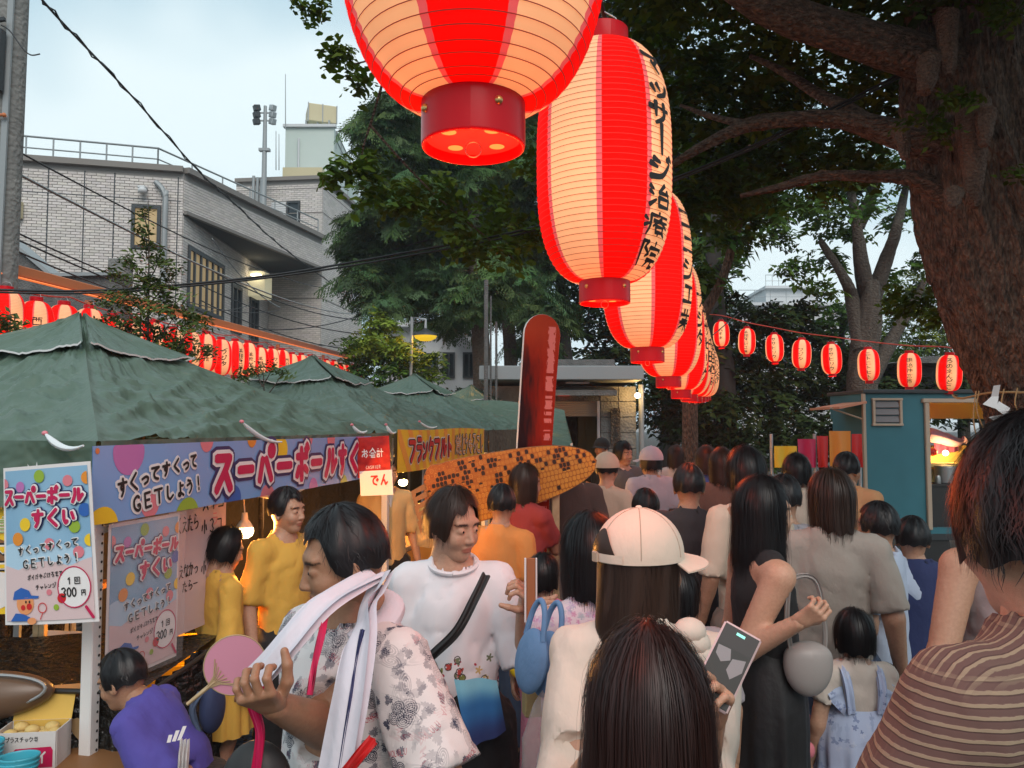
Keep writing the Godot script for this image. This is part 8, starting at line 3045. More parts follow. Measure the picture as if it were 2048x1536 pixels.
# ---------------------------------------------------------------- patterned cloth
func stroke_in(im: Image, a: Vector2, b: Vector2, w: int, c: Color) -> void:
	var n := int(a.distance_to(b)) + 1
	var sz := im.get_width()
	for k in n + 1:
		var p := a.lerp(b, float(k) / n)
		for dy in w:
			for dx in w:
				im.set_pixel(posmod(int(p.x) + dx, sz), posmod(int(p.y) + dy, sz), c)

func word_in(im: Image, text: String, at: Vector2, em: float, turn: float, w: int, c: Color) -> void:
	for i in text.length():
		for s in strokes(text[i]):
			for k in s.size() - 1:
				var p := at + (Vector2(i * 0.72 + s[k].x / 9.0 * 0.75, s[k].y / 9.0) * em).rotated(turn)
				var q := at + (Vector2(i * 0.72 + s[k + 1].x / 9.0 * 0.75, s[k + 1].y / 9.0) * em).rotated(turn)
				stroke_in(im, p, q, w, c)

func printed(im: Image, scale: float, rough := 0.75) -> StandardMaterial3D:
	var m := mat(Color.WHITE, rough)
	m.albedo_texture = ImageTexture.create_from_image(im)
	m.uv1_triplanar = true
	m.uv1_scale = Vector3.ONE * scale
	return m

func aloha() -> StandardMaterial3D:
	var im := Image.create(512, 512, false, Image.FORMAT_RGB8)
	im.fill(lin(0.70, 0.66, 0.65))
	var navy := lin(0.022, 0.026, 0.05)
	var r := RandomNumberGenerator.new()
	r.seed = 6
	for q in [Vector2(120, 130), Vector2(376, 386), Vector2(370, 110), Vector2(120, 390)]:
		for k in 4:
			var a := PI / 4 + k * PI / 2 + 0.2
			var c: Vector2 = q + Vector2(cos(a), sin(a)) * 36.0
			var prev := c
			for t in 60:
				var p := c + Vector2(cos(t * 0.38), sin(t * 0.38)) * (3.0 + t * 0.52)
				if t > 0:
					stroke_in(im, prev, p, 4, navy)
				prev = p
		for k in 5:
			var a = k * TAU / 5 + q.x * 0.01
			var c: Vector2 = q + Vector2(cos(a), sin(a)) * 96.0
			for j in 3:
				var e: Vector2 = c + Vector2(cos(j * 2.1 + k), sin(j * 2.1 + k)) * 13.0
				for t in 200:
					var p := e + Vector2(cos(t * 0.9), sin(t * 0.9)) * (13.0 * t / 200.0)
					stroke_in(im, p, p + Vector2(r.randf_range(-3, 3), r.randf_range(-3, 3)), 3, navy.lerp(lin(0.07, 0.08, 0.13), r.randf()))
	var red := lin(0.46, 0.03, 0.06)
	word_in(im, "SHIBUYA", Vector2(250, 96), 30.0, 0.7, 3, red)
	word_in(im, "HONOLULU", Vector2(14, 330), 30.0, -0.35, 3, red)
	word_in(im, "HONOLULU", Vector2(330, 230), 28.0, -0.5, 3, red)
	word_in(im, "SHIBUYA", Vector2(150, 420), 28.0, 0.5, 3, red)
	return printed(im, 4.6)

func flowers(ground: Color, inks: Array, seed_: int, n: int, size: float, scale: float) -> StandardMaterial3D:
	var im := Image.create(256, 256, false, Image.FORMAT_RGB8)
	im.fill(ground)
	var r := RandomNumberGenerator.new()
	r.seed = seed_
	for i in n:
		var c := Vector2(r.randf() * 256, r.randf() * 256)
		var ink: Color = inks[i % inks.size()]
		var s := size * r.randf_range(0.6, 1.3)
		for k in 5:
			var a := k * TAU / 5 + r.randf()
			stroke_in(im, c, c + Vector2(cos(a), sin(a)) * s, int(s * 0.5) + 1, ink.lerp(ground, r.randf() * 0.4))
	return printed(im, scale)

func stripes() -> StandardMaterial3D:
	var im := Image.create(32, 256, false, Image.FORMAT_RGB8)
	for y in 256:
		var t := fposmod(y / 32.0, 1.0)
		for x in 32:
			var c := lin(0.125, 0.066, 0.055)
			var wob := 0.03 * sin(x * 1.1 + y * 0.7)
			if t + wob > 0.66:
				c = lin(0.36, 0.27, 0.175).lerp(c, 0.35 * absf(sin(x * 2.0 + y)))
			elif t < 0.10:
				c = lin(0.085, 0.042, 0.036)
			im.set_pixel(x, y, c)
	var m := printed(im, 9.2, 0.9)
	m.uv1_triplanar_sharpness = 6.0
	m.heightmap_enabled = true
	m.heightmap_scale = 0.25
	m.heightmap_texture = m.albedo_texture
	return m

func tee_print() -> StandardMaterial3D:
	var im := Image.create(512, 512, false, Image.FORMAT_RGB8)
	im.fill(lin(0.74, 0.72, 0.74))
	var r := RandomNumberGenerator.new()
	r.seed = 15
	var inks := [lin(0.5, 0.06, 0.05), lin(0.20, 0.22, 0.05), lin(0.55, 0.40, 0.16), lin(0.42, 0.04, 0.07), lin(0.16, 0.18, 0.10)]
	for i in 46:
		var c := Vector2(r.randf_range(120, 400), r.randf_range(250, 470))
		var ink: Color = inks[i % 5]
		if i % 3 == 0:
			for k in 3:
				stroke_in(im, c + Vector2(r.randf_range(-9, 9), r.randf_range(-12, 12)), c + Vector2(r.randf_range(-9, 9), r.randf_range(-12, 12)), 6, ink)
			for k in 12:
				stroke_in(im, c + Vector2(cos(k * 0.55), sin(k * 0.55)) * 9.0, c + Vector2(cos(k * 0.55 + 0.55), sin(k * 0.55 + 0.55)) * 9.0, 2, lin(0.05, 0.04, 0.04))
		elif i % 3 == 1:
			for k in 5:
				stroke_in(im, c, c + Vector2(cos(k * 1.26), sin(k * 1.26)) * 9.0, 4, ink)
		else:
			stroke_in(im, c, c + Vector2(3, 3), 4, lin(0.42, 0.03, 0.06))
	var m := mat(Color.WHITE, 0.8)
	m.albedo_texture = ImageTexture.create_from_image(im)
	m.texture_repeat = false
	return m

func cloth(r: float, g: float, b: float, rough := 0.85) -> StandardMaterial3D:
	var m := mat(lin(r, g, b), rough)
	m.rim_enabled = true
	m.rim = 0.25
	m.rim_tint = 0.6
	m.heightmap_enabled = true
	m.heightmap_scale = 0.22
	m.heightmap_texture = M.weave
	m.uv1_triplanar = true
	m.uv1_scale = Vector3(5, 3, 5)
	return m

# a flat strap or towel along a line: points, width, the way it faces
func band(p: Array, w: float, face_: Vector3, thick := 0.004) -> MB:
	var mb := MB.new()
	var q := arc(p, 6)
	for sd in 2:
		mb.sheet(6, q.size() - 1, func(u: float, v: float) -> Vector3:
			var i := int(round(v * (q.size() - 1)))
			var t: Vector3 = (q[mini(i + 1, q.size() - 1)] - q[maxi(i - 1, 0)]).normalized()
			var s := t.cross(face_).normalized()
			var n := s.cross(t)
			return q[i] + s * (u - 0.5) * w * (1.0 if sd == 0 else -1.0) + n * ((thick if sd == 0 else 0.0) + 0.006 * sin(u * 9.0 + v * 4.0)))
	return mb

func feet_at(px: float, d: float) -> Vector3:
	return Vector3(xat(px, d), 0, -d)

func build_people() -> void:
	bodies()
	var white := cloth(0.66, 0.63, 0.62)
	var blackc := cloth(0.012, 0.011, 0.012)
	var jeans := cloth(0.06, 0.085, 0.14)
	var longhair := {"mat": M.hairmid, "len": 0.42, "n": 900, "bang": 0.115, "spread": 0.15}
	var bob := {"mat": M.hairblack, "len": 0.27, "n": 500, "bang": 0.12, "spread": 0.05}
	var cropped := {"mat": M.hairblack, "len": 0.205, "n": 900, "bang": 0.095, "face": 0.95}
	# ---- the man close on the right, seen from behind
	var d := 1.10
	person("man in a brown and beige striped shirt seen from behind at the right edge", feet_at(2088, d), PI + 0.38, 1.86, {"cell": 0.012, "head": 1.08, "build": 1.06, "tan": 0.10, "look": -0.45, "nod": 0.10, "top": {"mat": stripes(), "sleeve": 0.95, "loose": 0.020, "fold": 0.008, "hem": 0.47, "neck": 0.038},
		"bottom": {"mat": blackc}, "hair": {"mat": M.hairblack, "len": 0.228, "n": 7000, "bang": 0.10, "face": 0.85}, "left": [pt(1810, 1640, 1.04), pt(1800, 1900, 0.95)], "eyes": true})
	# ---- the girl with long dark hair in the middle
	d = 1.16
	person("long haired girl from behind, dark brown hair falling over her back, nearest the camera", feet_at(1292, d), PI, yat(1245, d) - 0.012, {"cell": 0.012, "build": 0.95, "tan": 0.12, "nod": 0.05, "top": {"mat": cloth(0.55, 0.50, 0.56), "sleeve": 0.8, "loose": 0.018, "hem": 0.5},
		"bottom": {"mat": jeans}, "hair": {"mat": M.hairbrown, "len": 0.66, "n": 9000, "bang": 0.115, "spread": 0.34}})
	# ---- the woman in the chiffon blouse with a cream cap
	d = 1.78
	var blouse := cloth(0.66, 0.58, 0.49)
	blouse.backlight_enabled = true
	blouse.backlight = Color(0.3, 0.28, 0.25)
	var cream := cloth(0.62, 0.52, 0.42)
	var bw := person("woman in a cream cap and sheer white puff sleeved blouse, filming with a phone", feet_at(1282, d), PI - 0.25, 1.665, {"cell": 0.014, "head": 0.93, "build": 0.95, "tan": 0.05, "look": -0.85, "top": {"mat": blouse, "sleeve": 1.25, "flare": 2.2, "loose": 0.016, "fold": 0.010, "hem": 0.44, "name": "blouse"},
		"bottom": {"mat": flowers(lin(0.62, 0.52, 0.55), [lin(0.45, 0.10, 0.25), lin(0.40, 0.30, 0.5)], 3, 60, 9, 6.0), "kind": "skirt", "to": 0.1, "r1": 0.14}, "hair": {"mat": M.hairmid, "len": 0.38, "n": 3600, "bang": 0.115, "spread": 0.02}, "hat": {"mat": cream, "strap": true, "strap_mat": cream},
		"left": [pt(1150, 1455, 1.74), pt(1215, 1480, 1.42)], "right": [pt(1400, 1500, 1.62), pt(1428, 1412, 1.42)], "grip": [false, true], "palm": [Vector3(0, 0, 1), Vector3(-0.6, 0.2, 0.5)]})
	var ruf := MB.new()
	for k in 5:
		var p := bw.transform.affine_inverse() * pt(1380 + k * 9, 1262 + k * 24, 1.66)
		ruf.ball(p, Vector3(0.035, 0.028, 0.035), 10, 8)
	part("ruffle", ruf.done(), blouse, bw)
	var ph := thing("smartphone", "phone in a white case held up by the woman in the cream cap", "phone", pt(1452, 1333, 1.40), 0.0)
	ph.basis = Basis(Vector3.UP, -0.15) * Basis(Vector3.RIGHT, -0.42) * Basis(Vector3.BACK, -0.50)
	part("case", box_mesh(Vector3(0.071, 0.146, 0.009), 0.003), M.lightpink, ph)
	part("screen", box_mesh(Vector3(0.064, 0.138, 0.001), 0.0003, Vector3(0, 0, 0.0053)), M.black, ph)
	prt("screen_picture", ph, mat(lin(0.030, 0.034, 0.032), 0.6), func(mb: MB) -> void: mb.box(Vector3(0, -0.012, 0.0064), Vector3(0.060, 0.088, 0.0006)))
	prt("screen_picture", ph, mat(lin(0.26, 0.25, 0.26), 0.6), func(mb: MB) -> void:
		var ly := lay_on(Transform3D(Basis.IDENTITY, Vector3(0, 0, 0.0068)))
		patch(mb, [Vector2(-0.028, 0.028), Vector2(-0.005, 0.03), Vector2(0.002, 0.012), Vector2(-0.012, 0.002), Vector2(-0.026, 0.012)], ly, 0.0003)
		patch(mb, [Vector2(0.004, 0.016), Vector2(0.026, 0.024), Vector2(0.028, 0.002), Vector2(0.014, -0.018), Vector2(0.002, -0.006)], ly, 0.0003))
	prt("status_icon", ph, glowing(lin(0.3, 0.7, 0.6), lin(0.2, 0.8, 0.6), 0.6), func(mb: MB) -> void: mb.box(Vector3(0, 0.060, 0.0064), Vector3(0.016, 0.005, 0.0006), Basis.IDENTITY, 0.0))
	# ---- the man in the patterned shirt
	d = 1.86
	var am := person("stout man in a navy printed white shirt with a towel round his neck", feet_at(700, d), -0.72, 1.665, {"cell": 0.014, "build": 1.08, "tan": 0.9, "look": -0.45, "nod": 0.22, "top": {"mat": aloha(), "sleeve": 0.86, "flare": 1.5, "loose": 0.020, "fold": 0.009, "hem": 0.46, "neck": 0.046},
		"bottom": {"mat": blackc}, "hair": cropped, "right": [pt(650, 1490, 1.70), pt(572, 1420, 1.58)], "left": [pt(842, 1445, 1.70), pt(808, 1620, 1.58)], "grip": [false, true], "palm": [Vector3(-1, 0, 0), Vector3(0, 0.3, -1)]})
	var towel := cloth(0.66, 0.64, 0.70, 0.95)
	var tw := thing("neck_towel", "long white towel with a navy edge hanging round the stout man's neck", "towel")
	part("towel_end", band([pt(765, 1165, 1.78), pt(742, 1215, 1.70), pt(722, 1280, 1.60), pt(700, 1400, 1.545), pt(672, 1560, 1.54), pt(655, 1700, 1.56)], 0.085, Vector3(-0.5, 0, 0.85), 0.010).done(), towel, tw)
	part("towel_end", band([pt(752, 1152, 1.80), pt(700, 1178, 1.72), pt(640, 1215, 1.64), pt(585, 1275, 1.60), pt(540, 1330, 1.60), pt(505, 1368, 1.61)], 0.062, Vector3(-0.3, 0.55, 0.75), 0.010).done(), towel, tw)
	var nk := MB.new()
	nk.tube(arc([am.transform * Vector3(0.085, 1.36, 0.055), am.transform * Vector3(0.105, 1.385, -0.02), am.transform * Vector3(0.06, 1.415, -0.085), am.transform * Vector3(-0.06, 1.415, -0.085), am.transform * Vector3(-0.105, 1.385, -0.02), am.transform * Vector3(-0.085, 1.36, 0.055)], 5), [0.020, 0.026, 0.028, 0.03, 0.03, 0.03, 0.03, 0.03, 0.03, 0.03, 0.03, 0.03, 0.03, 0.03, 0.03, 0.03, 0.03, 0.028, 0.026, 0.026, 0.024, 0.022, 0.02, 0.02, 0.02, 0.02], 12)
	part("towel_neck", nk.done(), towel, tw)
	part("navy_edge", band([pt(730, 1262, 1.605), pt(719, 1320, 1.57), pt(704, 1410, 1.538), pt(680, 1560, 1.533), pt(664, 1700, 1.553)], 0.006, Vector3(-0.5, 0, 0.85), 0.006).done(), M.navy, tw)
	var ly := thing("lanyard", "thin red lanyard hanging down the stout man's printed shirt", "lanyard")
	part("cord", band([pt(660, 1205, 1.68), pt(648, 1255, 1.61), pt(632, 1320, 1.57), pt(620, 1390, 1.545)], 0.006, Vector3(-0.6, 0, 0.8), 0.004).done(), M.crimson, ly)
	var fan := thing("round_fan", "pink round paper fan in the stout man's hand", "fan", pt(470, 1330, 1.68))
	fan.basis = Basis(Vector3.UP, 0.25) * Basis(Vector3.BACK, -0.9)
	var fm := MB.new()
	fm.disc(Vector3(0, 0.0, 0.0015), Vector3.BACK, 0.062, 32)
	fm.disc(Vector3(0, 0.0, -0.0015), Vector3.FORWARD, 0.062, 32)
	part("paper", fm.done(), mat(lin(0.55, 0.24, 0.33), 0.6), fan)
	var fr := MB.new()
	var rg := []
	for k in 33:
		rg.append(Vector3(sin(TAU * k / 32) * 0.063, cos(TAU * k / 32) * 0.063, 0))
	fr.tube(rg, [0.0018], 6, false)
	for k in 9:
		var a := PI + (k - 4) * 0.17
		fr.tube([Vector3(0, -0.074, 0.003), Vector3(sin(a) * 0.018, -0.045, 0.003), Vector3(sin(a) * 0.060, cos(a) * 0.028, 0.003)], [0.0012], 5)
	fr.tube([Vector3(0, -0.05, 0), Vector3(0, -0.12, 0)], [0.005, 0.004], 8)
	part("ribs", fr.done(), M.wood, fan)
	var hb := thing("shoulder_bag", "dark bag with a crimson strap at the stout man's waist", "bag")
	part("strap", band([pt(545, 1415, 1.60), pt(524, 1380, 1.58), pt(505, 1405, 1.57), pt(520, 1465, 1.56), pt(512, 1545, 1.56)], 0.018, Vector3(0, 0, 1), 0.004).done(), M.crimson, hb)
	var bm := MB.new()
	bm.ball(pt(512, 1580, 1.62), Vector3(0.075, 0.10, 0.05), 20, 14)
	part("body", bm.done(), M.black, hb)
	part("strap", band([pt(748, 1478, 1.50), pt(720, 1510, 1.50), pt(688, 1550, 1.52)], 0.022, Vector3(-0.3, 0, 1), 0.004).done(), M.red, hb)
	# ---- the woman in the white tee
	d = 2.72
	var wt := person("woman in a white printed tee and black wide trousers facing the camera", feet_at(908, d), 0.06, 1.635, {"cell": 0.012, "build": 0.98, "tan": 0.10, "look": 0.75, "nod": 0.15, "top": {"mat": tee_print(), "sleeve": 1.0, "flare": 1.7, "loose": 0.018, "fold": 0.010, "hem": 0.575, "collar": true},
		"bottom": {"mat": blackc, "loose": 0.045}, "hair": {"mat": M.hairmid, "len": 0.24, "n": 700, "bang": 0.135, "face": 0.8}, "left": [pt(1046, 1310, 2.66), pt(1046, 1165, 2.48)], "right": [pt(815, 1310, 2.74), pt(800, 1440, 2.66)], "grip": [true, false]})
	var st := thing("crossbody_strap", "black crossbody strap over the white tee, with a dark pouch at the hip", "bag")
	part("strap", band([pt(972, 1150, 2.56), pt(950, 1195, 2.505), pt(915, 1260, 2.475), pt(870, 1305, 2.485), pt(842, 1330, 2.53)], 0.030, Vector3(0, 0, 1), 0.005).done(), M.black, st)
	var pm := MB.new()
	pm.ball(pt(842, 1385, 2.52), Vector3(0.07, 0.13, 0.05), 18, 12)
	part("pouch", pm.done(), cloth(0.03, 0.055, 0.05), st)
	var wm := MB.new()
	wm.ball(pt(850, 1428, 2.455), Vector3(0.022, 0.045, 0.012), 14, 10)
	part("watermelon_charm", wm.done(), M.salmon, st)
	var gr := Image.create(8, 256, false, Image.FORMAT_RGB8)
	for y in 256:
		var v := y / 255.0
		var c := lin(0.22, 0.50, 0.62).lerp(lin(0.025, 0.14, 0.36), smoothstep(0.1, 0.45, v)).lerp(lin(0.02, 0.035, 0.14), smoothstep(0.5, 0.95, v))
		for x in 8:
			gr.set_pixel(x, y, c)
	var gm := cloth(1, 1, 1)
	gm.albedo_texture = ImageTexture.create_from_image(gr)
	gm.uv1_triplanar = false
	gm.heightmap_enabled = false
	gm.uv1_scale = Vector3.ONE
	gm.texture_repeat = false
	var ht := thing("hand_towel", "dip dyed blue towel tucked into the white tee woman's waistband", "towel")
	var hm := MB.new()
	for sd in 2:
		hm.sheet(12, 16, func(u: float, v: float) -> Vector3:
			var x := lerpf(lerpf(908, 994, u), lerpf(938, 1012, u), v)
			var y := lerpf(1358, lerpf(1500, 1462, u), v)
			return pt(x, y, 2.49 - 0.004 * sd) + Vector3(0, 0, 0.012 * sin(u * 8.0 + v * 2.0)))
	part("towel", hm.done(), gm, ht)
	var bd := thing("wooden_rack_board", "narrow brown board with white edges held beside the white tee woman's face", "board", pt(1062, 1180, 2.46))
	part("panel", box_mesh(Vector3(0.028, 0.20, 0.012), 0.002), mat(lin(0.36, 0.13, 0.05), 0.5), bd)
	part("edge", box_mesh(Vector3(0.006, 0.20, 0.014), 0.001, Vector3(-0.018, 0, 0)), M.white, bd)
	part("edge", box_mesh(Vector3(0.005, 0.20, 0.014), 0.001, Vector3(0.017, 0, 0)), M.white, bd)
	# ---- the women and children behind
	var pinkfl := flowers(lin(0.66, 0.54, 0.58), [lin(0.50, 0.10, 0.28), lin(0.44, 0.25, 0.48), lin(0.25, 0.35, 0.40)], 8, 90, 8, 5.0)
	d = 2.38
	person("dark haired woman in a pink floral blouse behind the cream cap", feet_at(1178, d), PI + 0.45, 1.58, {"cell": 0.018, "tan": 0.1, "top": {"mat": pinkfl, "sleeve": 1.0, "loose": 0.014, "flare": 1.6}, "bottom": {"mat": pinkfl, "kind": "skirt", "to": 0.1}, "hair": {"mat": M.hairblack, "len": 0.34, "n": 900, "bang": 0.11}, "left": [pt(1092, 1320, 2.42), pt(1082, 1238, 2.32)], "grip": [true, false]})
	var bb := thing("blue_handbag", "denim blue handbag with two handles hanging from the floral woman's arm", "bag", pt(1080, 1300, 2.12))
	bb.basis = Basis(Vector3.UP, 0.5) * Basis(Vector3.BACK, -0.22)
	var bbm := MB.new()
	bbm.ball(Vector3(-0.022, -0.03, 0), Vector3(0.024, 0.085, 0.075), 20, 14)
	bbm.ball(Vector3(0.030, -0.035, 0), Vector3(0.026, 0.088, 0.078), 20, 14)
	var denim := cloth(0.12, 0.25, 0.44)
	part("body", bbm.done(), denim, bb)
	for x in [-0.025, 0.030]:
		var hh := MB.new()
		hh.tube(arc([Vector3(x, 0.03, -0.045), Vector3(x, 0.10, -0.03), Vector3(x, 0.13, 0), Vector3(x, 0.10, 0.03), Vector3(x, 0.03, 0.045)], 5), [0.008], 8)
		part("handle", hh.done(), denim, bb)
	var tb := thing("straw_tote", "pale yellow woven tote hanging behind the blue handbag", "bag", pt(1074, 1372, 2.4), 0.2)
	part("body", box_mesh(Vector3(0.085, 0.17, 0.05), 0.004), bump(mat(lin(0.60, 0.45, 0.20), 0.85), 61, 0.12, 1.0, 9.0, 2), tb)
	var th := MB.new()
	th.tube(arc([Vector3(-0.03, 0.085, 0), Vector3(-0.02, 0.14, 0), Vector3(0.02, 0.14, 0), Vector3(0.03, 0.085, 0)], 4), [0.004], 6)
	part("handle", th.done(), M.wood, tb)
	var cbag := thing("clear_bag", "crumpled clear plastic carrier bag beside the sheer sleeve", "bag", pt(1098, 1460, 2.1))
	var cbm := MB.new()
	cbm.lathe([Vector2(0.01, 0.12), Vector2(0.04, 0.07), Vector2(0.065, -0.02), Vector2(0.07, -0.14), Vector2(0.0, -0.17)], 26, Vector3.ZERO, 0.6, func(a: float, i: int, rr: float) -> float: return rr * (1.0 + 0.12 * sin(a * 5.0 + i * 1.3)))
	var clear := mat(Color(0.85, 0.83, 0.80, 0.30), 0.15)
	clear.transparency = BaseMaterial3D.TRANSPARENCY_ALPHA
	part("bag", cbm.done(), clear, cbag)
	var yukata := flowers(lin(0.56, 0.20, 0.28), [lin(0.62, 0.32, 0.38), lin(0.48, 0.10, 0.2)], 4, 70, 10, 4.0)
	d = 3.75
	var ch := person("child in a pink yukata with a red and yellow sash, beyond the blue handbag", feet_at(1085, d), PI - 0.5, 1.22, {"head": 1.12, "tan": 0.1, "top": {"mat": yukata, "sleeve": 1.5, "flare": 2.2, "loose": 0.014, "name": "yukata"}, "bottom": {"mat": yukata, "kind": "skirt", "to": 0.12, "r1": 0.10, "folds": 5.0}, "hair": bob, "shoes": flowers(lin(0.6, 0.38, 0.28), [lin(0.6, 0.08, 0.05), lin(0.05, 0.2, 0.2)], 2, 80, 12, 10.0)})
	for k in 2:
		var ob := MB.new()
		ob.lathe([Vector2(0.105, 0.74), Vector2(0.11, 0.70), Vector2(0.108, 0.64)] if k == 0 else [Vector2(0.112, 0.71), Vector2(0.116, 0.695), Vector2(0.112, 0.68)], 28, Vector3.ZERO, 0.8)
		part("sash", ob.done(), M.red if k == 0 else M.yellow, ch)
	var bow := MB.new()
	for sgn in [-1, 1]:
		bow.ball(Vector3(sgn * 0.06, 0.70, -0.115), Vector3(0.06, 0.045, 0.025), 12, 8)
	part("bow", bow.done(), M.yellow, ch)
	# ---- the woman in black with a bent arm and the small girl
	d = 2.88
	person("woman in a long black dress, her bare arm bent at the elbow", feet_at(1518, d), PI / 2 + 0.1, 1.66, {"cell": 0.015, "tan": 0.0, "top": {"mat": blackc, "sleeve": 0.0, "loose": 0.010, "hem": 0.58, "name": "bodice"}, "bottom": {"mat": cloth(0.009, 0.009, 0.010, 0.6), "kind": "skirt", "from": 0.64, "to": 0.06, "r1": 0.125, "folds": 11.0},
		"hair": {"mat": M.hairblack, "len": 0.40, "n": 1300, "bang": 0.12, "spread": 0.1}, "right": [pt(1490, 1296, 2.74), pt(1594, 1246, 2.60)], "grip": [false, true]})
	var gb := thing("grey_shoulder_bag", "soft pale grey shoulder bag between the black dress and the small girl", "bag", pt(1616, 1325, 2.70))
	var gbm := MB.new()
	gbm.ball(Vector3.ZERO, Vector3(0.085, 0.115, 0.05), 24, 16)
	for i in gbm.v.size():
		if gbm.v[i].y > 0.03:
			gbm.v[i].y = 0.03 + (gbm.v[i].y - 0.03) * 0.5
	var gmat := mat(lin(0.30, 0.28, 0.265), 0.45)
	part("body", gbm.done(), gmat, gb)
	part("strap", band([Vector3(-0.06, 0.05, 0), Vector3(-0.07, 0.16, 0.0), Vector3(-0.05, 0.28, 0.0), Vector3(0.03, 0.28, 0), Vector3(0.06, 0.14, 0), Vector3(0.06, 0.05, 0)], 0.016, Vector3(0, 0, 1), 0.004).done(), gmat, gb)
	d = 3.0
	var frock := flowers(lin(0.44, 0.52, 0.70), [lin(0.03, 0.06, 0.22), lin(0.12, 0.18, 0.42), lin(0.55, 0.60, 0.72)], 12, 40, 9, 4.2)
	var lg := person("small girl from behind in a pale blue floral pinafore over a cream top", feet_at(1697, d), PI, 1.13, {"cell": 0.015, "head": 1.15, "tan": 0.1, "top": {"mat": cloth(0.62, 0.54, 0.47), "sleeve": 0.55, "loose": 0.010, "hem": 0.58}, "bottom": {"mat": frock, "kind": "skirt", "from": 0.695, "to": 0.24, "r0": 0.088, "r1": 0.16, "folds": 12.0, "name": "pinafore"}, "hair": bob})
	for sgn in [-1, 1]:
		part("strap", band([Vector3(0.055 * sgn, 0.78, -0.085), Vector3(0.062 * sgn, 0.86, -0.085), Vector3(0.066 * sgn, 0.925, -0.055), Vector3(0.066 * sgn, 0.94, 0.0)], 0.030, Vector3(0, 0, -1), 0.006).done(), frock, lg)
		var rf := MB.new()
		rf.sheet(16, 4, func(u: float, w: float) -> Vector3: return Vector3(sgn * (0.075 + w * 0.055 * sin(PI * clampf(u, 0.05, 0.95))), 0.80 + 0.15 * u - 0.03 * w, -0.09 + 0.07 * u + 0.014 * sin(u * 26.0) * w))
		part("ruffle", rf.done(), frock, lg)
	var cy := thing("candy_bag", "tiny bright pink bag dangling beside the small girl's pinafore", "bag", pt(1618, 1500, 2.95))
	var cym := MB.new()
	cym.ball(Vector3.ZERO, Vector3(0.022, 0.03, 0.02), 12, 8)
	cym.tube([Vector3(0, 0.03, 0), Vector3(0.005, 0.13, 0)], [0.002], 5)
	part("bag", cym.done(), M.salmon, cy)
	# ---- the bare shouldered person behind the striped shirt
	person("person in a mauve grey sleeveless top with bare arms, half behind the striped shirt", feet_at(2015, 2.6), PI - 0.1, 1.73, {"cell": 0.014, "tan": 0.25, "build": 1.05, "look": -0.5, "top": {"mat": cloth(0.30, 0.24, 0.24), "sleeve": 0.0, "loose": 0.012, "neck": 0.055, "hem": 0.48}, "bottom": {"mat": jeans}, "hair": {"mat": M.hairmid, "len": 0.21, "n": 500, "bang": 0.1}, "left": [pt(1882, 1320, 2.56), pt(1880, 1480, 2.45)]})
	# ---- children at the scooping tank
	d = 2.62
	var kid := person("boy in a purple blue tee and black shorts leaning over the scooping tank", feet_at(415, d), -PI / 2 - 0.1, 1.18, {"cell": 0.015, "tan": 0.7, "head": 1.08, "lean": 0.62, "top": {"mat": cloth(0.075, 0.06, 0.30), "sleeve": 1.0, "loose": 0.020, "flare": 2.0, "hem": 0.46}, "bottom": {"mat": blackc, "len": 0.6, "loose": 0.03}, "hair": cropped, "left": [pt(335, 1570, 2.5), pt(255, 1580, 2.5)], "right": [pt(330, 1520, 2.78), pt(270, 1540, 2.8)]})
	var lt := Transform3D(Basis(Vector3.UP, 0.25) * Basis(Vector3.RIGHT, -0.15), pt(345, 1472, 2.44))
	prt("emblem", kid, M.paper, func(mb: MB) -> void:
		var inv := kid.transform.affine_inverse()
		var lay := func(p: Vector2, lift: float) -> Vector3: return inv * (lt * Vector3(p.x, p.y, lift))
		for k in 3:
			var x := -0.016 + 0.015 * k
			patch(mb, [Vector2(x, -0.018 + 0.002 * k), Vector2(x + 0.011, -0.018 + 0.002 * k), Vector2(x + 0.016 + 0.005 * k, 0.004 + 0.011 * k), Vector2(x + 0.005 + 0.005 * k, 0.004 + 0.011 * k)], lay, 0.0004 * k))
	for k in 3:
		part("side_stripe", band([kid.transform.affine_inverse() * pt(378 - k * 7, 1478, 2.44), kid.transform.affine_inverse() * pt(374 - k * 7, 1520, 2.44), kid.transform.affine_inverse() * pt(368 - k * 7, 1590, 2.45)], 0.007, Vector3(1, 0, 0), 0.002).done(), M.paper, kid)
	var bp := thing("backpack", "small navy backpack on the boy in the purple blue tee", "backpack", pt(425, 1415, 2.74))
	var bpm := MB.new()
	bpm.ball(Vector3.ZERO, Vector3(0.04, 0.085, 0.065), 20, 14)
	part("body", bpm.done(), cloth(0.02, 0.03, 0.08), bp)
	part("strap", band([Vector3(-0.02, 0.07, 0.055), Vector3(-0.04, 0.02, 0.075), Vector3(-0.02, -0.06, 0.065)], 0.02, Vector3(0, 0, 1), 0.004).done(), jeans, bp)
	var capkid := cloth(0.58, 0.52, 0.50)
	var tod := person("toddler in a white cap with black brush lettering beside the white tent leg", feet_at(157, 2.98), -0.5, 0.80, {"cell": 0.018, "head": 1.35, "nod": 0.75, "tan": 0.2, "top": {"mat": cloth(0.02, 0.02, 0.025)}, "bottom": {"mat": jeans, "len": 0.6}, "hair": bob, "hat": {"mat": capkid, "brim": true}})
	var thd: Transform3D = tod.get_meta("head")
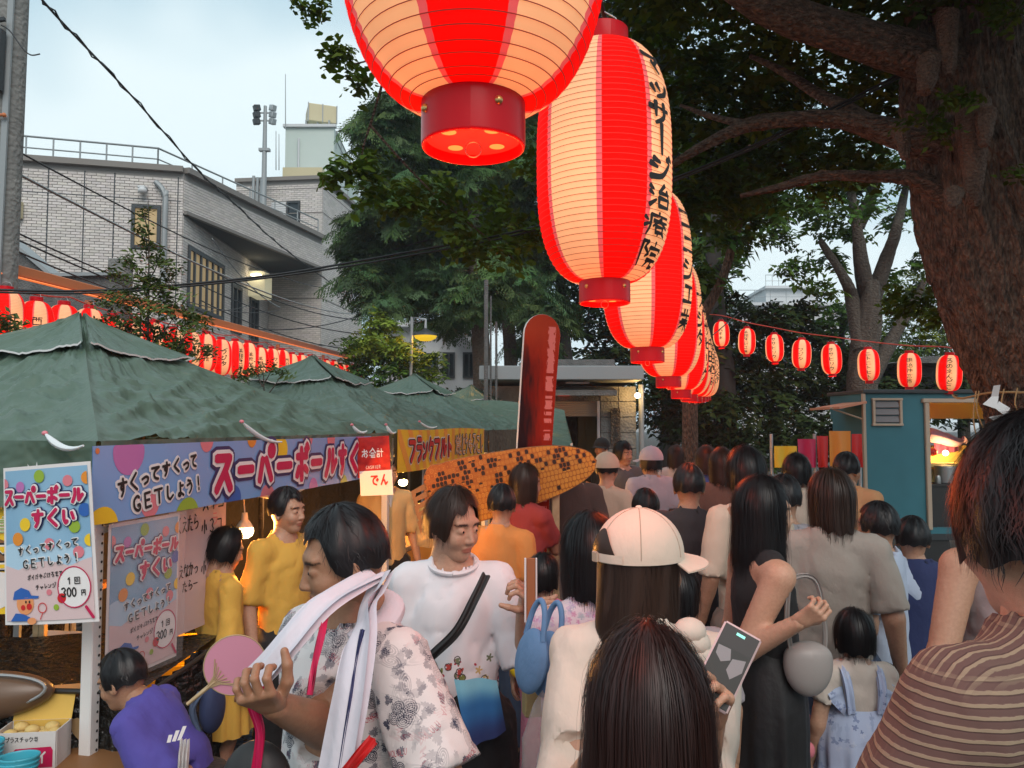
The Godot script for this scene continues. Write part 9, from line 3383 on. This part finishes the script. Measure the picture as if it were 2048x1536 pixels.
	prt("cap_lettering", tod, M.ink, func(mb: MB) -> void:
		var lay := func(p: Vector2, lift: float) -> Vector3:
			var e := 0.55 + p.y / 0.112
			var a := p.x / 0.10
			return thd * (Vector3(sin(a) * cos(e) * 0.101, 0.030 + sin(e) * 0.112, cos(a) * cos(e) * 0.101 * 1.14 - 0.012) * (1.0 + lift))
		line(mb, "島武森", Vector2(0, 0.012), Vector2(0.034, 0.032), 0.036, 0.005, lay, 0.02)
		line(mb, "千高焼屋", Vector2(0, -0.018), Vector2(0.024, 0.022), 0.027, 0.004, lay, 0.02))
	tod.remove_meta("head")
	# ---- the stall keepers
	var must := cloth(0.62, 0.36, 0.06)
	person("stall woman with dark hair behind the lit bulb, in a mustard shirt", feet_at(575, 3.95), PI / 2 - 0.55, 1.54, {"cell": 0.016, "tan": 0.3, "look": 0.2, "top": {"mat": must, "sleeve": 1.0}, "bottom": {"mat": blackc}, "hair": {"mat": M.hairblack, "len": 0.20, "n": 500, "bang": 0.10}})
	person("stall helper in a mustard apron, turned away beside the stall woman", feet_at(455, 3.75), 2.2, 1.36, {"cell": 0.018, "tan": 0.3, "nod": 0.3, "top": {"mat": must, "sleeve": 1.2}, "bottom": {"mat": must, "kind": "skirt", "to": 0.3}, "hair": bob})
	person("cook in a tan shirt behind the counter under the yellow banner", feet_at(775, 5.9), 0.5, 1.62, {"tan": 0.2, "top": {"mat": cloth(0.58, 0.40, 0.18), "sleeve": 1.0}, "bottom": {"mat": blackc}, "hair": cropped})
	person("man in a black cap and black shirt standing before the gatehouse", feet_at(1203, 10.2), -0.7, yat(872, 10.2) - 0.02, {"tan": 0.5, "top": {"mat": blackc, "sleeve": 0.9}, "bottom": {"mat": blackc}, "hair": cropped, "hat": {"mat": blackc}})
	# ---- the crowd beyond: photo column, metres, height, yaw, colours
	var crowd := [
		[1212, 6.0, 1.64, 2.6, [0.50, 0.42, 0.32], "beige", "hat", "person in a beige top and beige cap in the middle distance"], [1300, 6.9, 1.66, 3.4, [0.42, 0.40, 0.46], "lilac", "hat", "person in a lilac grey top and cap, middle distance"],
		[1412, 7.2, 1.66, 3.0, [0.05, 0.10, 0.34], "blue", "", "dark haired person in a royal blue top beyond the crowd"], [1288, 4.7, 1.47, 3.3, [0.56, 0.10, 0.22], "pink", "", "short person in a hot pink top behind the corn board's tip"],
		[1375, 4.3, 1.64, 2.9, [0.03, 0.03, 0.035], "black", "", "person in a black tee with their back turned, centre of the crowd"], [1492, 3.9, 1.74, 3.4, [0.55, 0.47, 0.37], "cream", "", "tall person in a cream tee left of the grey beige shirt"],
		[1655, 3.35, 1.66, 2.7, [0.34, 0.30, 0.26], "stone", "", "man in a stone grey shirt before the teal trailer"], [1752, 3.6, 1.50, 3.9, [0.42, 0.48, 0.60], "sky", "", "person in a pale blue tee behind the small girl in the pinafore"],
		[1818, 3.7, 1.42, 2.8, [0.02, 0.03, 0.10], "navy", "", "child in a navy tee before the teal trailer's wall"], [1345, 2.75, 1.36, 3.1, [0.30, 0.28, 0.30], "grey", "", "child in a grey tee between the cream cap and the black dress"],
		[1050, 5.0, 1.60, 2.4, [0.26, 0.03, 0.03], "maroon", "", "person in a dark red top behind the white tee woman"], [1140, 5.6, 1.70, 3.5, [0.06, 0.045, 0.04], "brown", "", "person in a dark brown top under the corn board"],
		[1002, 4.4, 1.52, 2.7, [0.62, 0.24, 0.06], "orange", "", "person in an orange top with their back turned, left of the corn's middle"], [1592, 5.2, 1.66, 3.3, [0.48, 0.40, 0.32], "tan", "", "person in a light tan shirt beside the cloth stall"],
		[1440, 5.8, 1.68, 2.8, [0.14, 0.07, 0.05], "chestnut", "", "person in a chestnut shirt beyond the black tee"], [1565, 4.0, 1.60, 3.0, [0.30, 0.30, 0.33], "slate", "", "person in a slate tee partly behind the woman in black"],
		[1690, 5.6, 1.66, 2.5, [0.58, 0.30, 0.14], "amber", "", "person in an amber top at the cloth stall"], [1245, 8.2, 1.68, 0.2, [0.10, 0.10, 0.11], "charcoal", "", "person in a charcoal top near the gatehouse pier"], [1350, 8.8, 1.62, 3.0, [0.50, 0.46, 0.44], "ivory", "", "far person in an ivory top below the lantern string"]]
	var k := 0
	for c in crowd:
		var col: Array = c[4]
		var m := cloth(col[0], col[1], col[2])
		var hairs := [cropped, bob, {"mat": M.hairmid, "len": 0.34, "n": 500, "bang": 0.11}, {"mat": M.hairblack, "len": 0.21, "n": 500, "bang": 0.11}]
		var spec := {"cell": 0.018 if c[1] < 3.5 else 0.024 if c[1] < 5.5 else 0.03, "tan": 0.15 + 0.4 * fposmod(k * 0.37, 1.0), "look": 0.5 * sin(k * 2.3), "top": {"mat": m, "sleeve": [0.9, 0.75, 1.0][k % 3], "loose": 0.018}, "bottom": {"mat": [jeans, blackc, cloth(0.20, 0.17, 0.14)][k % 3]}, "hair": hairs[k % 4], "build": 0.95 + 0.15 * fposmod(k * 0.61, 1.0)}
		if c[6] == "hat":
			spec.hat = {"mat": m}
		var at := feet_at(c[0], c[1])
		if k % 3 == 1:
			spec.right = [at + Vector3(0.22, 1.0, -0.05), at + Vector3(0.10, 1.12, -0.28)]
		person(c[7], at, c[3], c[2], spec)
		k += 1
